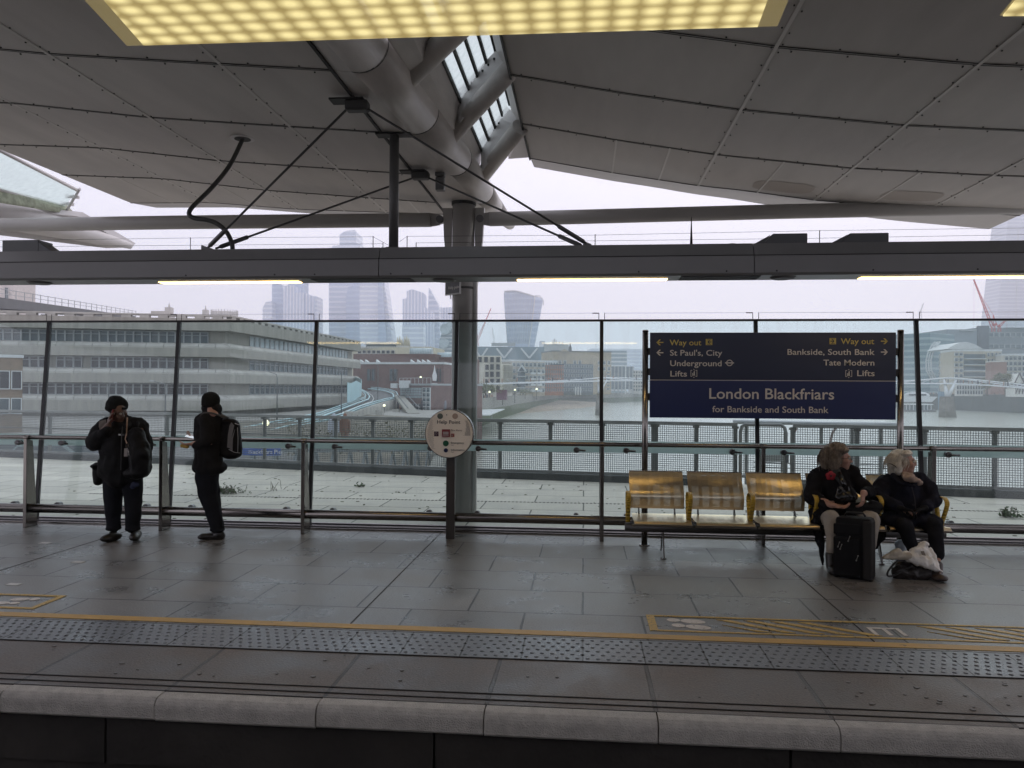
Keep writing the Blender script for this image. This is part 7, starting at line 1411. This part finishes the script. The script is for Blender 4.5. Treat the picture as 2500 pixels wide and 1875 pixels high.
hair4=mat('hair_white',(.55,.51,.44),.5,0,.22,30,.6,60,col2=(.78,.75,.68),stretch=(1,1,.4))
organic('hair',[('e',B(1180,290,8.26),(.118,.115,.095)),('e',B(1130,350,8.27),(.085,.10,.10)),('e',B(1115,420,8.27),(.065,.075,.065)),('e',B(1230,240,8.2),(.075,.09,.035)),('e',B(1160,400,8.18),(.045,.045,.07)),('e',B(1100,360,8.24),(.055,.07,.05))],hair4,p4,.009,3,.010,13,33)
b=MB(); rnd=random.Random(8); cen=B(1165,320,8.24)
for i in range(360):
    a_=rnd.uniform(0,6.28); th=rnd.uniform(-.1,1.35); q=cen+Vector((math.cos(a_)*math.cos(th)*.115,math.sin(a_)*math.cos(th)*.115,math.sin(th)*.10)); 
    if q.x>cen.x+.08 and q.z<cen.z+.06: continue
    o_=(q-cen).normalized(); e=q+Vector((-.02+o_.x*.01,o_.y*.015,-rnd.uniform(.05,.12))); b.tube([q+o_*.004,(q+e)/2+o_*.012,e],[.002,.0022,.0008],4,caps=False)
b.build('hair_strands',hair4,p4)
b=MB(); b.tube([B(1062,350,8.14),B(1090,352,8.12),B(1130,375,8.12),B(1145,395,8.14)],.005,5); b.build('hair_clip',BLACKM,p4)
organic('scarf',[('c',B(1230,465,8.14),.035,B(1290,480,8.08),.04),('e',B(1270,490,8.02),(.06,.05,.045)),('e',B(1330,520,8.04),(.06,.04,.03)),('e',B(1375,545,8.06),(.04,.035,.03))],mat('beige_scarf',(.38,.29,.24),.85,0,.25,30),p4,.009,3,.010,22,34)
for (u0,v0,u1,v1,d_) in((1190,812,1250,835,1),(1425,815,1370,835,-1)): organic('glove',hand(B(u0,v0,7.90),(d_,-.2,-.25),(0,-.2,-1),.5,1.12,d_),blk2,p4,.007,2)
b=MB(); b.tube([B(1318,776,8.0)-Vector((0,.0,0)),B(1318,776,7.985)],.012,10); b.build('button',BLACKM,p4)
organic('collar',[('c',B(1110,470,8.16),.030,B(1180,545,8.06),.022),('c',B(1180,545,8.06),.022,B(1290,575,8.0),.018),('c',B(1340,520,8.1),.03,B(1330,580,8.0),.018)],navy,p4,.008,2,.006,14,35)
b=MB(); b.tube([B(1300,580,8.0),B(1330,700,7.99),B(1345,850,7.93),B(1350,930,7.84)],.004,5); b.build('coat_edge',mat('coat_edge_dark',(.03,.03,.04),.8),p4)
# bags on the floor
lhb=thing('handbag','dark brown leather handbag with looped handles on the floor under the white carrier bag','handbag',B(1300,1560,7.4)); organic('bag_body',[('c',B(1170,1470,7.42),.07,B(1420,1490,7.40),.075),('c',B(1180,1410,7.45),.045,B(1400,1420,7.42),.05),('c',B(1160,1520,7.40),.04,B(1440,1530,7.38),.045)],mat('wrinkled_leather',(.022,.018,.017),.38,0,.3,12,.5,40),lhb,.009,3,.014,16,41)
b=MB(); b.tube(smooth([B(1290,1370,7.40),B(1180,1350,7.36),B(1110,1400,7.33),B(1060,1460,7.32),B(1050,1510,7.32),B(1100,1515,7.34),B(1180,1480,7.36),B(1310,1410,7.36)],4),.009,8); b.tube(smooth([B(1150,1360,7.36),B(1100,1400,7.36),B(1095,1440,7.36)],4),.008,8); b.build('handle',shoe,lhb)
pb_=thing('carrier_bag','crumpled white plastic carrier bag resting on the leather handbag','carrier bag',B(1400,1400,7.4)); wp=mat('white_plastic',(.80,.79,.75),.35,0,.08,8); 
organic('bag_body',[('c',B(1340,1270,7.42),.05,B(1440,1200,7.46),.035),('c',B(1230,1300,7.40),.045,B(1480,1380,7.36),.055),('c',B(1480,1240,7.46),.035,B(1560,1440,7.36),.035),('c',B(1440,1380,7.36),.05,B(1620,1470,7.32),.018),('e',B(1400,1310,7.42),(.11,.05,.09))],wp,pb_,.007,3,.020,17,42)
organic('paper_cone',[('c',B(1000,1325,7.36),.012,B(1160,1270,7.38),.040),('c',B(1020,1330,7.35),.012,B(1260,1310,7.38),.040)],mat('waxed_paper',(.45,.41,.33),.5,0,.1,8),pb_,.007,3,.008,20,43)
b=MB(); b.slab([B(1392,1258,7.345),B(1428,1256,7.345),B(1446,1304,7.335),B(1406,1296,7.335)],(0,-.003,0)); b.build('label_patch',mat('patch_tan',(.22,.19,.15),.6),pb_); b=MB(); b.slab([B(1468,1200,7.40),B(1492,1198,7.40),B(1500,1212,7.40),B(1478,1224,7.40)],(0,-.003,0)); b.build('dark_patch',BLACKM,pb_)
t=thing('carrier_bag','pale blue plastic bag standing under the bench behind the older woman','carrier bag',B(1190,1250,8.3)); organic('bag_body',[('c',B(1180,1190,8.3),.055,B(1200,1280,8.3),.06)],mat('pale_blue_plastic',(.40,.46,.50),.4,0,.1,8),t,.01,3,.012,16,44)
